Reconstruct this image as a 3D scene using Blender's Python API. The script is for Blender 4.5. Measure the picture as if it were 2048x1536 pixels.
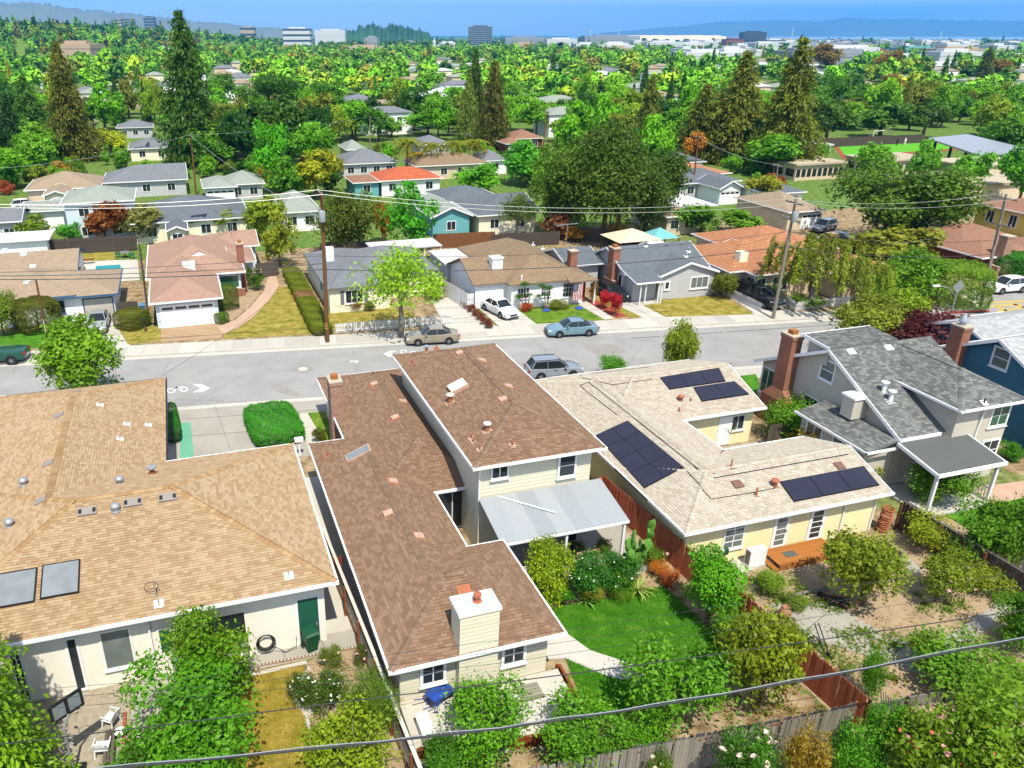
import bpy, math, random
import numpy as np
from mathutils import Vector, Matrix
R = math.radians
rng = random.Random(7)
SC = bpy.context.scene
COL = SC.collection
for o in list(bpy.data.objects): bpy.data.objects.remove(o)

# ---------------------------------------------------------------- camera
F, CX, CY, HY, H = 1560., 850., 768., 70., 25.3       # focal length and principal point in photo pixels, horizon row, height in metres
PIT = math.atan((CY-HY)/F); SP, CP = math.sin(PIT), math.cos(PIT)
YAW = R(17.1); CA, SA = math.cos(YAW), math.sin(YAW)
cam = bpy.data.cameras.new('camera'); cam_o = bpy.data.objects.new('camera', cam); COL.objects.link(cam_o)
cam.sensor_width = 36; cam.lens = F/2048*36; cam.shift_x = (1024-CX)/2048; cam.clip_start = .5; cam.clip_end = 90000
cam_o.location = (0, 0, H); cam_o.rotation_euler = (math.pi/2-PIT, 0, -YAW)
SC.camera = cam_o
SC.render.resolution_x, SC.render.resolution_y = 1024, 768

# ---------------------------------------------------------------- light
SUN_EL, SUN_AZ = R(61), R(4)                          # azimuth measured from straight behind the houses
sun = bpy.data.lights.new('sun', 'SUN'); sun.energy = 4.3; sun.angle = R(.53); sun.color = (1, .94, .8)
sun_o = bpy.data.objects.new('sun', sun); COL.objects.link(sun_o); sun_o.location = (0, -30, 80)
sd = Vector((math.sin(SUN_AZ)*math.cos(SUN_EL), math.cos(SUN_AZ)*math.cos(SUN_EL), -math.sin(SUN_EL)))
sun_o.rotation_euler = sd.to_track_quat('-Z', 'Y').to_euler()
W = bpy.data.worlds.new('World'); SC.world = W; W.use_nodes = True
nt = W.node_tree; sky = nt.nodes.new('ShaderNodeTexSky'); sky.sky_type = 'NISHITA'; sky.sun_disc = False
sky.sun_elevation = SUN_EL; sky.sun_rotation = math.pi-SUN_AZ; sky.altitude = 50; sky.air_density = 1.0; sky.dust_density = .25; sky.ozone_density = 4.0
bg = nt.nodes['Background']; bg.inputs['Strength'].default_value = .15
hs_ = nt.nodes.new('ShaderNodeHueSaturation'); hs_.inputs['Saturation'].default_value = .6; tint_ = nt.nodes.new('ShaderNodeMix'); tint_.data_type = 'RGBA'; tint_.blend_type = 'MULTIPLY'; tint_.inputs[0].default_value = 1.; tint_.inputs[7].default_value = (1., 1., 1., 1)
nt.links.new(sky.outputs[0], hs_.inputs['Color']); nt.links.new(hs_.outputs[0], tint_.inputs[6]); nt.links.new(tint_.outputs[2], bg.inputs[0])
SC.view_settings.view_transform = 'Standard'; SC.view_settings.look = 'None'
SC.view_settings.exposure = 1.0; SC.view_settings.gamma = 1.0; SC.view_settings.use_curve_mapping = False
cy = SC.cycles
cy.max_bounces = 6; cy.diffuse_bounces = 4; cy.glossy_bounces = 3; cy.transmission_bounces = 3; cy.transparent_max_bounces = 4; cy.volume_bounces = 0
cy.caustics_reflective = False; cy.caustics_refractive = False; cy.use_denoising = True
try: cy.denoiser = 'OPENIMAGEDENOISE'
except Exception: pass

# ---------------------------------------------------------------- pixels of the photograph to places (a ray met with height z)
def G(x, y, z=0.):
    v = (y-CY)/F; u = (x-CX)/F; f = CP-v*SP; d = SP+v*CP; t = (H-z)/d
    X, Y = u*t, f*t
    return Vector((X*CA+Y*SA, -X*SA+Y*CA, z))
def fwd(p): return -p[0]*-SA+p[1]*CA                   # distance along the view heading
def depth(p): return fwd(p)*CP-(p[2]-H)*SP
def ztop(p, y):                                        # height above ground seen at row y over the place p
    v = (y-CY)/F; return H-fwd(p)*(SP+v*CP)/(CP-v*SP)
def mpp(p): return depth(p)/F                          # metres per photo pixel there

# ---------------------------------------------------------------- mesh helpers
def lin(c): c /= 255.; return c/12.92 if c <= .04045 else ((c+.055)/1.055)**2.4
KX = 2.05
def C(r, g, b, k=KX): return (lin(r)/k, lin(g)/k, lin(b)/k, 1)
ORG = {}
def tag(o, label=None, cat=None, group=None, kind=None):
    if label: o['label'] = label
    if cat: o['category'] = cat
    if group: o['group'] = group
    if kind: o['kind'] = kind
    return o
def thing(name, label, cat, loc=(0, 0, 0), rz=None, group=None, sc=None):
    o = bpy.data.objects.new(name, None); COL.objects.link(o); o.location = loc; o.empty_display_size = .3
    if rz is not None: o.rotation_euler = (0, 0, rz)
    if sc is not None: o.scale = sc
    ORG[o] = Vector(loc) if rz is None else Vector((0, 0, 0))
    return tag(o, label, cat, group)
def link(name, me, parent=None, mat=None):
    o = bpy.data.objects.new(name, me); COL.objects.link(o)
    if parent is not None: o.parent = parent; ORG[o] = ORG.get(parent, Vector((0, 0, 0)))
    if mat is not None:
        if len(me.materials) == 0: me.materials.append(mat)
    return o
def copy_tree(o, parent=None, loc=None, rz=None, sc=None):
    c = o.copy(); COL.objects.link(c); c.parent = parent
    if loc is not None: c.location = loc
    if rz is not None: c.rotation_euler = (0, 0, rz)
    if sc is not None: c.scale = sc
    for ch in list(o.children): copy_tree(ch, c)
    return c
class MB:
    def __init__(s): s.v = []; s.f = []; s.t = []
    def add(s, vs, fs, tone=None):
        n = len(s.v); s.v += [tuple(p) for p in vs]
        for f in fs: s.f.append(tuple(i+n for i in f)); s.t.append(.5 if tone is None else tone)
        return s
    def box(s, x0, y0, z0, x1, y1, z1, tone=None):
        if x1 < x0: x0, x1 = x1, x0
        if y1 < y0: y0, y1 = y1, y0
        if z1 < z0: z0, z1 = z1, z0
        return s.add([(x0,y0,z0),(x1,y0,z0),(x1,y1,z0),(x0,y1,z0),(x0,y0,z1),(x1,y0,z1),(x1,y1,z1),(x0,y1,z1)],
                     [(0,3,2,1),(4,5,6,7),(0,1,5,4),(1,2,6,5),(2,3,7,6),(3,0,4,7)], tone)
    def bar(s, p, q, w, h=None, up=(0,0,1), tone=None):   # square bar from p to q
        h = h or w; p, q = Vector(p), Vector(q); d = (q-p).normalized(); u = Vector(up)
        if abs(d.dot(u)) > .98: u = Vector((1, 0, 0))
        a = d.cross(u).normalized()*w/2; b = a.cross(d).normalized()*h/2
        vs = [p-a-b, p+a-b, p+a+b, p-a+b, q-a-b, q+a-b, q+a+b, q-a+b]
        return s.add(vs, [(0,1,2,3),(7,6,5,4),(0,4,5,1),(1,5,6,2),(2,6,7,3),(3,7,4,0)], tone)
    def poly(s, vs, tone=None): return s.add(vs, [tuple(range(len(vs)))], tone)
    def prism(s, pts, z0, z1, tone=None):                # pts: xy outline counter-clockwise
        n = len(pts); vs = [(p[0],p[1],z0) for p in pts]+[(p[0],p[1],z1) for p in pts]
        fs = [tuple(range(n-1,-1,-1)), tuple(range(n,2*n))]+[(i,(i+1)%n,(i+1)%n+n,i+n) for i in range(n)]
        return s.add(vs, fs, tone)
    def solid(s, top, th, d=(0,0,-1), tone=None):        # a slab of any polygon pushed along d
        d = Vector(d)*th; n = len(top); vs = [Vector(p) for p in top]+[Vector(p)+d for p in top]
        fs = [tuple(range(n)), tuple(range(2*n-1,n-1,-1))]+[((i+1)%n,i,i+n,(i+1)%n+n) for i in range(n)]
        return s.add(vs, fs, tone)
    def tube(s, p, q, r0, r1=None, n=8, caps=True, tone=None):
        r1 = r0 if r1 is None else r1; p, q = Vector(p), Vector(q); d = (q-p).normalized()
        u = Vector((0,0,1)) if abs(d.z) < .9 else Vector((1,0,0)); a = d.cross(u).normalized(); b = a.cross(d)
        vs = []
        for c, r in ((p, r0), (q, r1)):
            for i in range(n):
                t = 2*math.pi*i/n; vs.append(c+a*math.cos(t)*r+b*math.sin(t)*r)
        fs = [(i,(i+1)%n,(i+1)%n+n,i+n) for i in range(n)]
        if caps: fs += [tuple(range(n-1,-1,-1)), tuple(range(n,2*n))]
        return s.add(vs, fs, tone)
    def path(s, pts, r, n=6, tone=None):
        pts = [Vector(p) for p in pts]; rs = r if isinstance(r, (list, tuple)) else [r]*len(pts); vs = []
        for i, p in enumerate(pts):
            d = (pts[min(i+1,len(pts)-1)]-pts[max(i-1,0)]).normalized()
            u = Vector((0,0,1)) if abs(d.z) < .95 else Vector((1,0,0)); a = d.cross(u).normalized(); b = a.cross(d)
            for k in range(n):
                t = 2*math.pi*k/n; vs.append(p+a*math.cos(t)*rs[i]+b*math.sin(t)*rs[i])
        m = len(pts); fs = [(i*n+k, i*n+(k+1)%n, (i+1)*n+(k+1)%n, (i+1)*n+k) for i in range(m-1) for k in range(n)]
        fs += [tuple(range(n-1,-1,-1)), tuple(range((m-1)*n, m*n))]
        return s.add(vs, fs, tone)
    def lathe(s, c, prof, n=12, tone=None):              # prof: (radius, height) from the bottom up
        vs = [(c[0]+r*math.cos(2*math.pi*k/n), c[1]+r*math.sin(2*math.pi*k/n), c[2]+z) for r, z in prof for k in range(n)]
        m = len(prof); fs = [(i*n+k, i*n+(k+1)%n, (i+1)*n+(k+1)%n, (i+1)*n+k) for i in range(m-1) for k in range(n)]
        fs += [tuple(range(n-1,-1,-1)), tuple(range((m-1)*n, m*n))]
        return s.add(vs, fs, tone)
    def mesh(s, name, org=(0,0,0), smooth=None):
        me = bpy.data.meshes.new(name); o = Vector(org)
        me.from_pydata([(p[0]-o.x, p[1]-o.y, p[2]-o.z) for p in s.v], [], s.f)
        a = me.attributes.new('tone', 'FLOAT', 'FACE'); a.data.foreach_set('value', np.array(s.t, dtype=np.float32))
        if smooth is not None:
            me.polygons.foreach_set('use_smooth', [True]*len(me.polygons)); me.set_sharp_from_angle(angle=R(smooth))
        me.update(); return me
    def build(s, name, mat, parent=None, smooth=None, at=None):
        org = ORG.get(parent, Vector((0,0,0))) if parent is not None else Vector((0,0,0))
        if parent is None and at is not None: org = Vector(at)
        o = link(name, s.mesh(name, org, smooth), parent, mat)
        if parent is None and at is not None: o.location = at; ORG[o] = Vector(at)
        return o
def quads_mesh(name, V, T, mat):                         # V: (n,4,3) numpy, T: (n,) tone
    n = len(V); me = bpy.data.meshes.new(name)
    me.vertices.add(4*n); me.vertices.foreach_set('co', V.reshape(-1).astype(np.float32))
    me.loops.add(4*n); me.loops.foreach_set('vertex_index', np.arange(4*n, dtype=np.int32))
    me.polygons.add(n); me.polygons.foreach_set('loop_start', np.arange(0, 4*n, 4, dtype=np.int32))
    a = me.attributes.new('tone', 'FLOAT', 'FACE'); a.data.foreach_set('value', T.astype(np.float32))
    me.update(calc_edges=True); me.materials.append(mat); return me

# ---------------------------------------------------------------- materials
MATS = {}
class NB:
    def __init__(s, name):
        s.m = bpy.data.materials.new(name); s.m.use_nodes = True; s.t = s.m.node_tree; s.b = s.t.nodes['Principled BSDF']
        MATS[name] = s.m
    def n(s, typ, **kw):
        x = s.t.nodes.new(typ)
        for k, v in kw.items(): setattr(x, k, v)
        return x
    def l(s, a, b): s.t.links.new(a, b)
    def put(s, sock, v):
        if hasattr(v, 'node'): s.l(v, sock)
        else: sock.default_value = v
    def coord(s, which='Object', sc=None):
        o = s.n('ShaderNodeTexCoord').outputs[which]
        if sc is None: return o
        mp = s.n('ShaderNodeMapping'); s.l(o, mp.inputs[0]); mp.inputs['Scale'].default_value = sc; return mp.outputs[0]
    def noise(s, scale, detail=3, vec=None, rough=.55):
        x = s.n('ShaderNodeTexNoise'); x.inputs['Scale'].default_value = scale; x.inputs['Detail'].default_value = detail; x.inputs['Roughness'].default_value = rough
        if vec is not None: s.l(vec, x.inputs['Vector'])
        return x.outputs['Fac']
    def ramp(s, fac, stops, interp='LINEAR'):
        x = s.n('ShaderNodeValToRGB'); x.color_ramp.interpolation = interp; e = x.color_ramp.elements
        while len(e) < len(stops): e.new(.5)
        for i, (p, c) in enumerate(stops): e[i].position = p; e[i].color = c
        s.l(fac, x.inputs[0]); return x.outputs[0]
    def mix(s, fac, a, b, typ='MIX'):
        x = s.n('ShaderNodeMix', data_type='RGBA', blend_type=typ); s.put(x.inputs[0], fac); s.put(x.inputs[6], a); s.put(x.inputs[7], b); return x.outputs[2]
    def math(s, op, a, b=0.):
        x = s.n('ShaderNodeMath', operation=op); s.put(x.inputs[0], a); s.put(x.inputs[1], b); return x.outputs[0]
    def bump(s, h, strength=.3, dist=.02):
        x = s.n('ShaderNodeBump'); x.inputs['Strength'].default_value = strength; x.inputs['Distance'].default_value = dist; s.l(h, x.inputs['Height']); s.l(x.outputs[0], s.b.inputs['Normal'])
    def tone(s): x = s.n('ShaderNodeAttribute'); x.attribute_name = 'tone'; return x.outputs['Fac']
    def out(s, col, rough=.8, spec=.3, metal=0.):
        s.put(s.b.inputs['Base Color'], col); s.put(s.b.inputs['Roughness'], rough); s.b.inputs['Specular IOR Level'].default_value = spec; s.b.inputs['Metallic'].default_value = metal
        return s.m
def mul(c, k): return (c[0]*k, c[1]*k, c[2]*k, 1)
def plain(name, col, rough=.75, var=.12, scale=2., bump=.0, spec=.3, metal=0., fine=18.):
    if name in MATS: return MATS[name]
    b = NB(name); v = b.coord('Object')
    f = b.math('ADD', b.math('MULTIPLY', b.noise(scale, 4, v), .6), b.math('MULTIPLY', b.noise(fine, 3, v), .4))
    col2 = b.ramp(f, [(.3, mul(col, 1-var*1.6)), (.5, col), (.72, mul(col, 1+var))])
    if bump: b.bump(b.noise(fine*2.2, 3, v), bump, .02)
    return b.out(col2, rough, spec, metal)
def tinted(name, c0, c1, rough=.8, stretch=(1,1,1), grain=.25, bump=.15, sc=9.):   # wood and the like: every object its own tint
    b = NB(name); r = b.n('ShaderNodeObjectInfo').outputs['Random']; v = b.coord('Object', stretch)
    base = b.mix(r, c0, c1); nn = b.noise(sc, 4, v)
    c = b.mix(b.math('MULTIPLY', nn, grain), base, mul(c0, .5))
    b.bump(nn, bump, .01); return b.out(c, rough, .2)
def roofing(name, cols, rough=.9, big=.35):                # loose pieces coloured one by one by their own tone
    b = NB(name); n = len(cols); v = b.coord('Object')
    c = b.ramp(b.tone(), [((i+.5)/n if n > 1 else .5, q) for i, q in enumerate(cols)])
    c = b.mix(b.math('MULTIPLY', b.noise(big, 4, v), .3), c, mul(cols[0], .95))
    nn = b.noise(90, 2, v); c = b.mix(b.math('MULTIPLY', nn, .35), c, mul(cols[-1], .75)); b.bump(nn, .35, .01)
    return b.out(c, rough, .15)
def farroof(name, c0, c1, cw=.34, ch=.16):                 # shingles too far away to tell apart
    b = NB(name); v = b.coord('Object'); sx = b.n('ShaderNodeSeparateXYZ'); b.l(v, sx.inputs[0])
    nr = b.n('ShaderNodeNewGeometry').outputs['True Normal']; sn = b.n('ShaderNodeSeparateXYZ'); b.l(nr, sn.inputs[0])
    alongy = b.math('GREATER_THAN', b.math('ABSOLUTE', sn.outputs[0]), b.math('ABSOLUTE', sn.outputs[1]))
    mx = b.n('ShaderNodeMix', data_type='FLOAT'); b.l(alongy, mx.inputs[0]); b.l(sx.outputs[0], mx.inputs[2]); b.l(sx.outputs[1], mx.inputs[3])
    cb = b.n('ShaderNodeCombineXYZ'); b.l(mx.outputs[0], cb.inputs[0]); b.l(b.math('MULTIPLY', sx.outputs[2], 2.6), cb.inputs[1])
    br = b.n('ShaderNodeTexBrick'); b.l(cb.outputs[0], br.inputs['Vector'])
    br.inputs['Color1'].default_value = c0; br.inputs['Color2'].default_value = c1; br.inputs['Mortar'].default_value = mul(c0, .5)
    br.inputs['Scale'].default_value = 1.; br.inputs['Brick Width'].default_value = cw; br.inputs['Row Height'].default_value = ch; br.inputs['Mortar Size'].default_value = .014 if ch < .3 else .035; br.inputs['Bias'].default_value = -.1
    c = b.mix(b.math('MULTIPLY', b.noise(.5, 4, v), .4), br.outputs[0], mul(c0, .8)); b.bump(br.outputs['Fac'], .25, -.02)
    return b.out(c, .9, .15)
def brickmat(name, c0, c1, mortar, sc=1., w=.27, h=.1):
    b = NB(name); v = b.coord('Object'); sx = b.n('ShaderNodeSeparateXYZ'); b.l(v, sx.inputs[0])
    cb = b.n('ShaderNodeCombineXYZ'); b.l(b.math('ADD', sx.outputs[0], sx.outputs[1]), cb.inputs[0]); b.l(sx.outputs[2], cb.inputs[1])
    br = b.n('ShaderNodeTexBrick'); b.l(cb.outputs[0], br.inputs['Vector'])
    br.inputs['Color1'].default_value = c0; br.inputs['Color2'].default_value = c1; br.inputs['Mortar'].default_value = mortar
    br.inputs['Scale'].default_value = sc; br.inputs['Brick Width'].default_value = w; br.inputs['Row Height'].default_value = h; br.inputs['Mortar Size'].default_value = .012; br.inputs['Bias'].default_value = -.2
    c = b.mix(b.math('MULTIPLY', b.noise(6, 3, v), .5), br.outputs[0], mul(c0, .6)); b.bump(br.outputs['Fac'], .4, -.02)
    return b.out(c, .85, .2)
def leafmat(name, c0, c1, trans=.3, rough=.55, obj=False):
    b = NB(name); t = b.tone()
    c = b.ramp(t, [(0., mul(c0, .62)), (.45, c0), (1., c1)])
    if obj: c = b.mix(1., c, b.n('ShaderNodeObjectInfo').outputs['Color'], 'MULTIPLY')
    m = b.out(c, rough, .25)
    tr = b.n('ShaderNodeBsdfTranslucent'); b.l(b.mix(.5, c, mul(c1, 1.2)) if not obj else c, tr.inputs[0])
    mx = b.n('ShaderNodeMixShader'); mx.inputs[0].default_value = trans
    b.l(b.b.outputs[0], mx.inputs[1]); b.l(tr.outputs[0], mx.inputs[2]); b.l(mx.outputs[0], b.t.nodes['Material Output'].inputs[0])
    return m
def lawnmat(name, cols, sc=1.2, stripes=None):
    b = NB(name); v = b.coord('Object'); f = b.noise(sc, 5, v, .65); g = b.noise(28, 3, v)
    f = b.math('ADD', b.math('MULTIPLY', f, .72), b.math('MULTIPLY', g, .28))
    n = len(cols); c = b.ramp(f, [(.34+.34*i/(n-1), q) for i, q in enumerate(cols)])
    b.bump(b.noise(60, 3, v), .7, .05); return b.out(c, .9, .1)
def glassmat(name, col, rough=.06): b = NB(name); v = b.coord('Object'); return b.out(b.mix(b.noise(1.3, 2, v), col, mul(col, .5)), rough, .55)
M = {}
M['white'] = plain('white_paint', C(252,252,250,1.35), .5, .04, 1.5)
M['trim'] = plain('white_trim', C(246,246,246,1.45), .45, .05, 1.5)
M['cream'] = plain('cream_siding', C(230,222,198,1.5), .65, .05, 1.2)
M['stucco_a'] = plain('pale_stucco', C(238,231,218,1.3), .85, .06, .8, .12)
M['stucco_c'] = plain('yellow_stucco', C(242,230,180,1.4), .85, .06, .8, .12)
M['taupe'] = plain('taupe_stucco', C(208,199,184,1.55), .85, .06, .9, .12)
M['blue_wall'] = plain('blue_stucco', C(66,122,150,1.5), .8, .08, .9, .1)
M['glass'] = glassmat('window_glass', C(60,72,78))
M['glass_green'] = glassmat('green_curtain_glass', C(70,130,100))
M['glass_pale'] = glassmat('pale_window_glass', C(150,165,160), .12)
M['metal'] = plain('galvanised_metal', C(196,200,204,1.8), .4, .1, 4, 0, .5, .5)
M['dark'] = plain('dark_metal', C(40,40,44), .5, .1, 4)
M['rubber'] = plain('black_rubber', C(34,34,36), .8, .1, 6)
M['copper'] = plain('rusty_copper', C(200,120,85), .7, .18, 6)
M['brick'] = brickmat('red_brick', C(196,110,74), C(158,78,54), C(200,186,170))
M['brick_old'] = brickmat('worn_brick', C(206,150,120), C(150,84,60), C(226,214,198))
M['concrete'] = plain('concrete', C(226,220,208), .9, .09, .35, .1)
M['concrete_grey'] = plain('grey_concrete', C(192,186,174), .9, .12, .5, .12)
M['brickcap'] = plain('chimney_cap', C(222,206,182), .8, .08, 3)

# ================================================================ the setting
def kn(x): return 55.79-.1277*(x+3.02)                 # near edge of the asphalt
def kf(x): return 66.59-.1469*(x+5.96)                 # far edge of the asphalt
KFX0, KFX1 = 78.0, 89.0                                # the side street on the right
b = NB('ground'); v = b.coord('Object'); f = b.noise(.05, 6, v, .62); g = b.noise(1.3, 5, v, .6)
c = b.ramp(g, [(.34, C(128,106,78)), (.5, C(176,152,116)), (.66, C(206,186,148))])
c2 = b.ramp(g, [(.36, C(84,124,44)), (.55, C(120,150,66)), (.7, C(176,172,116))])
far = b.n('ShaderNodeSeparateXYZ'); b.l(v, far.inputs[0])
isfar = b.math('GREATER_THAN', far.outputs[1], 100.)
c = b.mix(b.math('MAXIMUM', isfar, b.math('MULTIPLY', b.math('GREATER_THAN', f, .56), .7)), c, c2)
b.bump(b.noise(9, 5, v), .5, .06); M['ground'] = b.out(c, .95, .1)
b = NB('asphalt'); v = b.coord('Object'); f = b.noise(.35, 5, v, .6)
c = b.ramp(f, [(.3, C(180,178,174)), (.5, C(193,191,188)), (.7, C(204,202,198))])
st = b.coord('Object', (.05, 1.6, 1)); c = b.mix(b.math('MULTIPLY', b.math('GREATER_THAN', b.noise(1.4, 3, st), .6), .16), c, C(160,158,156))
mp_ = b.n('ShaderNodeMapping'); b.l(b.n('ShaderNodeTexCoord').outputs['Object'], mp_.inputs[0]); mp_.inputs['Rotation'].default_value = (0,0,R(8)); mp_.inputs['Scale'].default_value = (.04,.9,1); c = b.mix(b.math('MULTIPLY', b.noise(1.6, 5, mp_.outputs[0], .7), .34), c, C(150,148,146)); vo = b.n('ShaderNodeTexVoronoi', feature='DISTANCE_TO_EDGE'); vo.inputs['Scale'].default_value = .07; b.l(v, vo.inputs['Vector']); c = b.mix(b.math('MULTIPLY', b.math('MULTIPLY', b.math('LESS_THAN', vo.outputs['Distance'], .0025), b.math('GREATER_THAN', b.noise(.5, 2, v), .48)), .4), c, C(120,118,116)); c = b.mix(b.math('MULTIPLY', b.math('GREATER_THAN', b.noise(.8, 4, v, .7), .66), .28), c, C(140,136,132))
nn = b.noise(70, 2, v); c = b.mix(b.math('MULTIPLY', nn, .3), c, C(140,138,136)); b.bump(nn, .4, .02); M['asphalt'] = b.out(c, .9, .2)
M['slab'] = tinted('pavement_concrete', C(236,230,218), C(208,202,190), .9, (1,1,1), .22, .1, 3.)
M['lawn'] = lawnmat('green_lawn', [C(58,120,24), C(80,146,32), C(100,164,42), C(146,176,70)])
M['lawn_mid'] = lawnmat('mown_lawn', [C(70,122,24), C(104,148,36), C(140,166,56), C(170,172,84)])
M['lawn_dry'] = lawnmat('dry_lawn', [C(108,126,34), C(160,152,60), C(196,176,88), C(216,194,122)])
M['soil'] = plain('garden_soil', C(194,168,134), .95, .25, 1.2, .5)
M['mulch'] = plain('red_mulch', C(186,84,58), .95, .25, 5, .6)
M['paver'] = brickmat('brick_pavers', C(214,180,140), C(190,150,112), C(200,186,160), 1., .22, .11)
M['pathpink'] = plain('pink_path', C(222,186,160), .9, .1, 1.2, .1)
M['pathwhite'] = plain('pale_path', C(242,236,226,2.3), .9, .08, .8, .06)
M['pebble'] = plain('pebble_concrete', C(188,176,154), .95, .3, 5, .5, fine=45)
M['greenstrip'] = plain('green_painted_concrete', C(120,196,160), .8, .1, 1., .05)
M['kerb'] = plain('kerb_concrete', C(226,220,206), .9, .1, .8, .1)
M['roadpaint'] = plain('white_road_paint', C(240,240,238,1.6), .8, .12, 5)
M['yellowpaint'] = plain('yellow_road_paint', C(236,196,70), .8, .12, 5)
M['redpaint'] = plain('red_kerb_paint', C(206,60,56), .7, .12, 5)
M['patch'] = plain('asphalt_patch', C(172,166,160), .92, .08, 1.5, .2)
M['crack'] = plain('tar_crack', C(110,108,106), .9, .1, 3)

def struct(name, mb, mat, **kw): return tag(mb.build(name, mat, **kw), kind='structure')
BIG = 25000
m = MB(); n = 24
xs = [-BIG, -300]+[-300+i*(KFX0+296)/n for i in range(n+1)]
def gy(fn, x): return fn(max(-400, min(400, x)))
m.poly([(-BIG,-400,0),(BIG,-400,0),(BIG,gy(kn,400)-.75,0),(400,gy(kn,400)-.75,0),(-400,gy(kn,-400)-.75,0),(-BIG,gy(kn,-400)-.75,0)])
arc = [(KFX0-4+4*math.cos(R(a)), kf(KFX0-4)+4.35-4*math.sin(R(a))) for a in range(90, -1, -15)]
m.poly([(-BIG,gy(kf,-400)+.75,0),(-400,gy(kf,-400)+.75,0)]+[(x,y+.4,0) for x, y in arc]+[(KFX0,60.5,0),(400,60.5,0),(BIG,60.5,0),(BIG,BIG,0),(-BIG,BIG,0)])
struct('ground', m, M['ground'])
m = MB(); m.poly([(-BIG,gy(kn,-400)-1.2,-.12),(-400,kn(-400)-1.2,-.12),(400,kn(400)-1.2,-.12),(BIG,gy(kn,400)-1.2,-.12),(BIG,61,-.12),(400,61,-.12),(KFX0-5,61,-.12),(KFX0-5,kf(KFX0)+5,-.12),(KFX0-4,kf(KFX0)+1.2,-.12),(-400,kf(-400)+1.2,-.12),(-BIG,gy(kf,-400)+1.2,-.12)])
struct('road', m, M['asphalt'])
# gutters and kerbs
def strip(fn, x0, x1, a, bb, z0, z1, step=3.):
    m = MB(); x = x0
    while x < x1-.01:
        e = min(x+step, x1); g = .012
        m.add([(x,fn(x)+a,z0),(e-g,fn(e)+a,z0),(e-g,fn(e)+bb,z0),(x,fn(x)+bb,z0),(x,fn(x)+a,z1),(e-g,fn(e)+a,z1),(e-g,fn(e)+bb,z1),(x,fn(x)+bb,z1)],
              [(4,5,6,7),(0,1,5,4),(2,3,7,6),(1,2,6,5),(3,0,4,7)]); x = e
    return m
struct('gutter', strip(kf, -60, KFX0-4, 0, .62, -.3, -.108), M['concrete'])
struct('kerb', strip(kf, -60, KFX0-4.2, .62, .80, -.3, .012), M['kerb'])
struct('gutter', strip(kn, -60, 110, -.6, 0, -.3, -.108), M['concrete'])
struct('kerb', strip(kn, -60, 110, -.78, -.6, -.3, .012), M['kerb'])
m = MB(); cxx, cyy = KFX0-4, kf(KFX0-4)+4.77
for a in range(0, 90, 10):
    q = [(cxx+r*math.sin(R(t)), cyy-r*math.cos(R(t))) for r, t in ((3.95,a),(3.95,a+9.6),(4.15,a+9.6),(4.15,a))]
    m.prism(q, -.3, .012)
struct('kerb', m, M['kerb'])
m = MB()
for a in range(0, 90, 10):
    q = [(cxx+r*math.sin(R(t)), cyy-r*math.cos(R(t))) for r, t in ((4.15,a),(4.15,a+9.6),(4.75,a+9.6),(4.75,a))]
    m.prism(q, -.3, -.106)
struct('gutter', m, M['concrete'])
# pavement slabs, one object each
slabme = MB().box(0, 0, -.1, 1, 1, 0).mesh('pavement_slab'); slabme.materials.append(M['slab'])
def pavement(fn, ang, x0, x1, off, depth_, w=1.52, wide=None):
    base = tag(strip(fn, x0, x1, min(off, off+depth_), max(off, off+depth_), -.15, -.004, 6.).build('pavement', M['concrete_grey']), kind='structure')
    x = x0; ca_ = math.cos(ang)
    while x < x1-.5:
        o = link('pavement_slab', slabme, base); o.location = (x, fn(x)+min(off, off+depth_), .012); o.rotation_euler = (0, 0, ang)
        o.scale = (w/ca_-.02, abs(depth_), 1); x += w
pavement(kf, math.atan(-.1469), -40, KFX0-5, .81, 2.35)
pavement(kn, math.atan(-.1277), -12, 60, -.79, -1.9)

def pts(px, z): return [tuple(G(x, y, z)) for x, y in px]
def ccw(p): return p if sum(p[i][0]*p[(i+1)%len(p)][1]-p[(i+1)%len(p)][0]*p[i][1] for i in range(len(p))) > 0 else p[::-1]
def patch(name, mat, px, z=.008, world=False, th=.12):
    p = ccw([tuple(q) for q in px] if world else pts(px, z)); m = MB().prism(p, z-th, z)
    return struct(name, m, M[mat])
# far side of the street
patch('lawn', 'lawn', [(-60,672),(142,656),(150,690),(-60,704)], .03)
patch('driveway', 'concrete', [(166,640),(233,633),(243,668),(262,694),(150,702)], .02)
patch('lawn', 'lawn_dry', [(236,656),(322,651),(322,682),(255,688)], .03)
patch('driveway', 'paver', [(322,650),(437,641),(446,676),(321,683)], .025)
patch('path', 'pathpink', [(434,652),(470,640),(500,615),(528,582),(537,553),(552,552),(558,571),(540,597),(508,632),(475,655),(446,668)], .03)
patch('garden_bed', 'soil', [(425,640),(468,606),(525,556),(534,570),(498,613),(468,638),(434,650)], .018)
patch('lawn', 'lawn_dry', [(447,669),(476,656),(509,633),(541,598),(559,573),(578,573),(633,667),(447,677)], .028)
patch('lawn', 'lawn_dry', [(640,627),(760,612),(822,622),(838,645),(660,656)], .03)
patch('driveway', 'concrete', [(862,600),(922,590),(1000,660),(900,668)], .02)
patch('driveway', 'concrete', [(946,606),(1030,609),(1073,648),(1001,655)], .026)
patch('lawn', 'lawn_mid', [(1032,616),(1156,609),(1208,639),(1071,646)], .04)
patch('path', 'concrete', [(1025,611),(1154,604),(1155,608),(1031,615)], .03)
patch('path', 'concrete', [(1152,606),(1175,603),(1231,636),(1209,639)], .03)
patch('garden_bed', 'mulch', [(1174,603),(1191,599),(1258,632),(1229,636)], .03)
patch('lawn', 'lawn_dry', [(1190,599),(1206,597),(1284,634),(1258,634)], .034)
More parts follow.
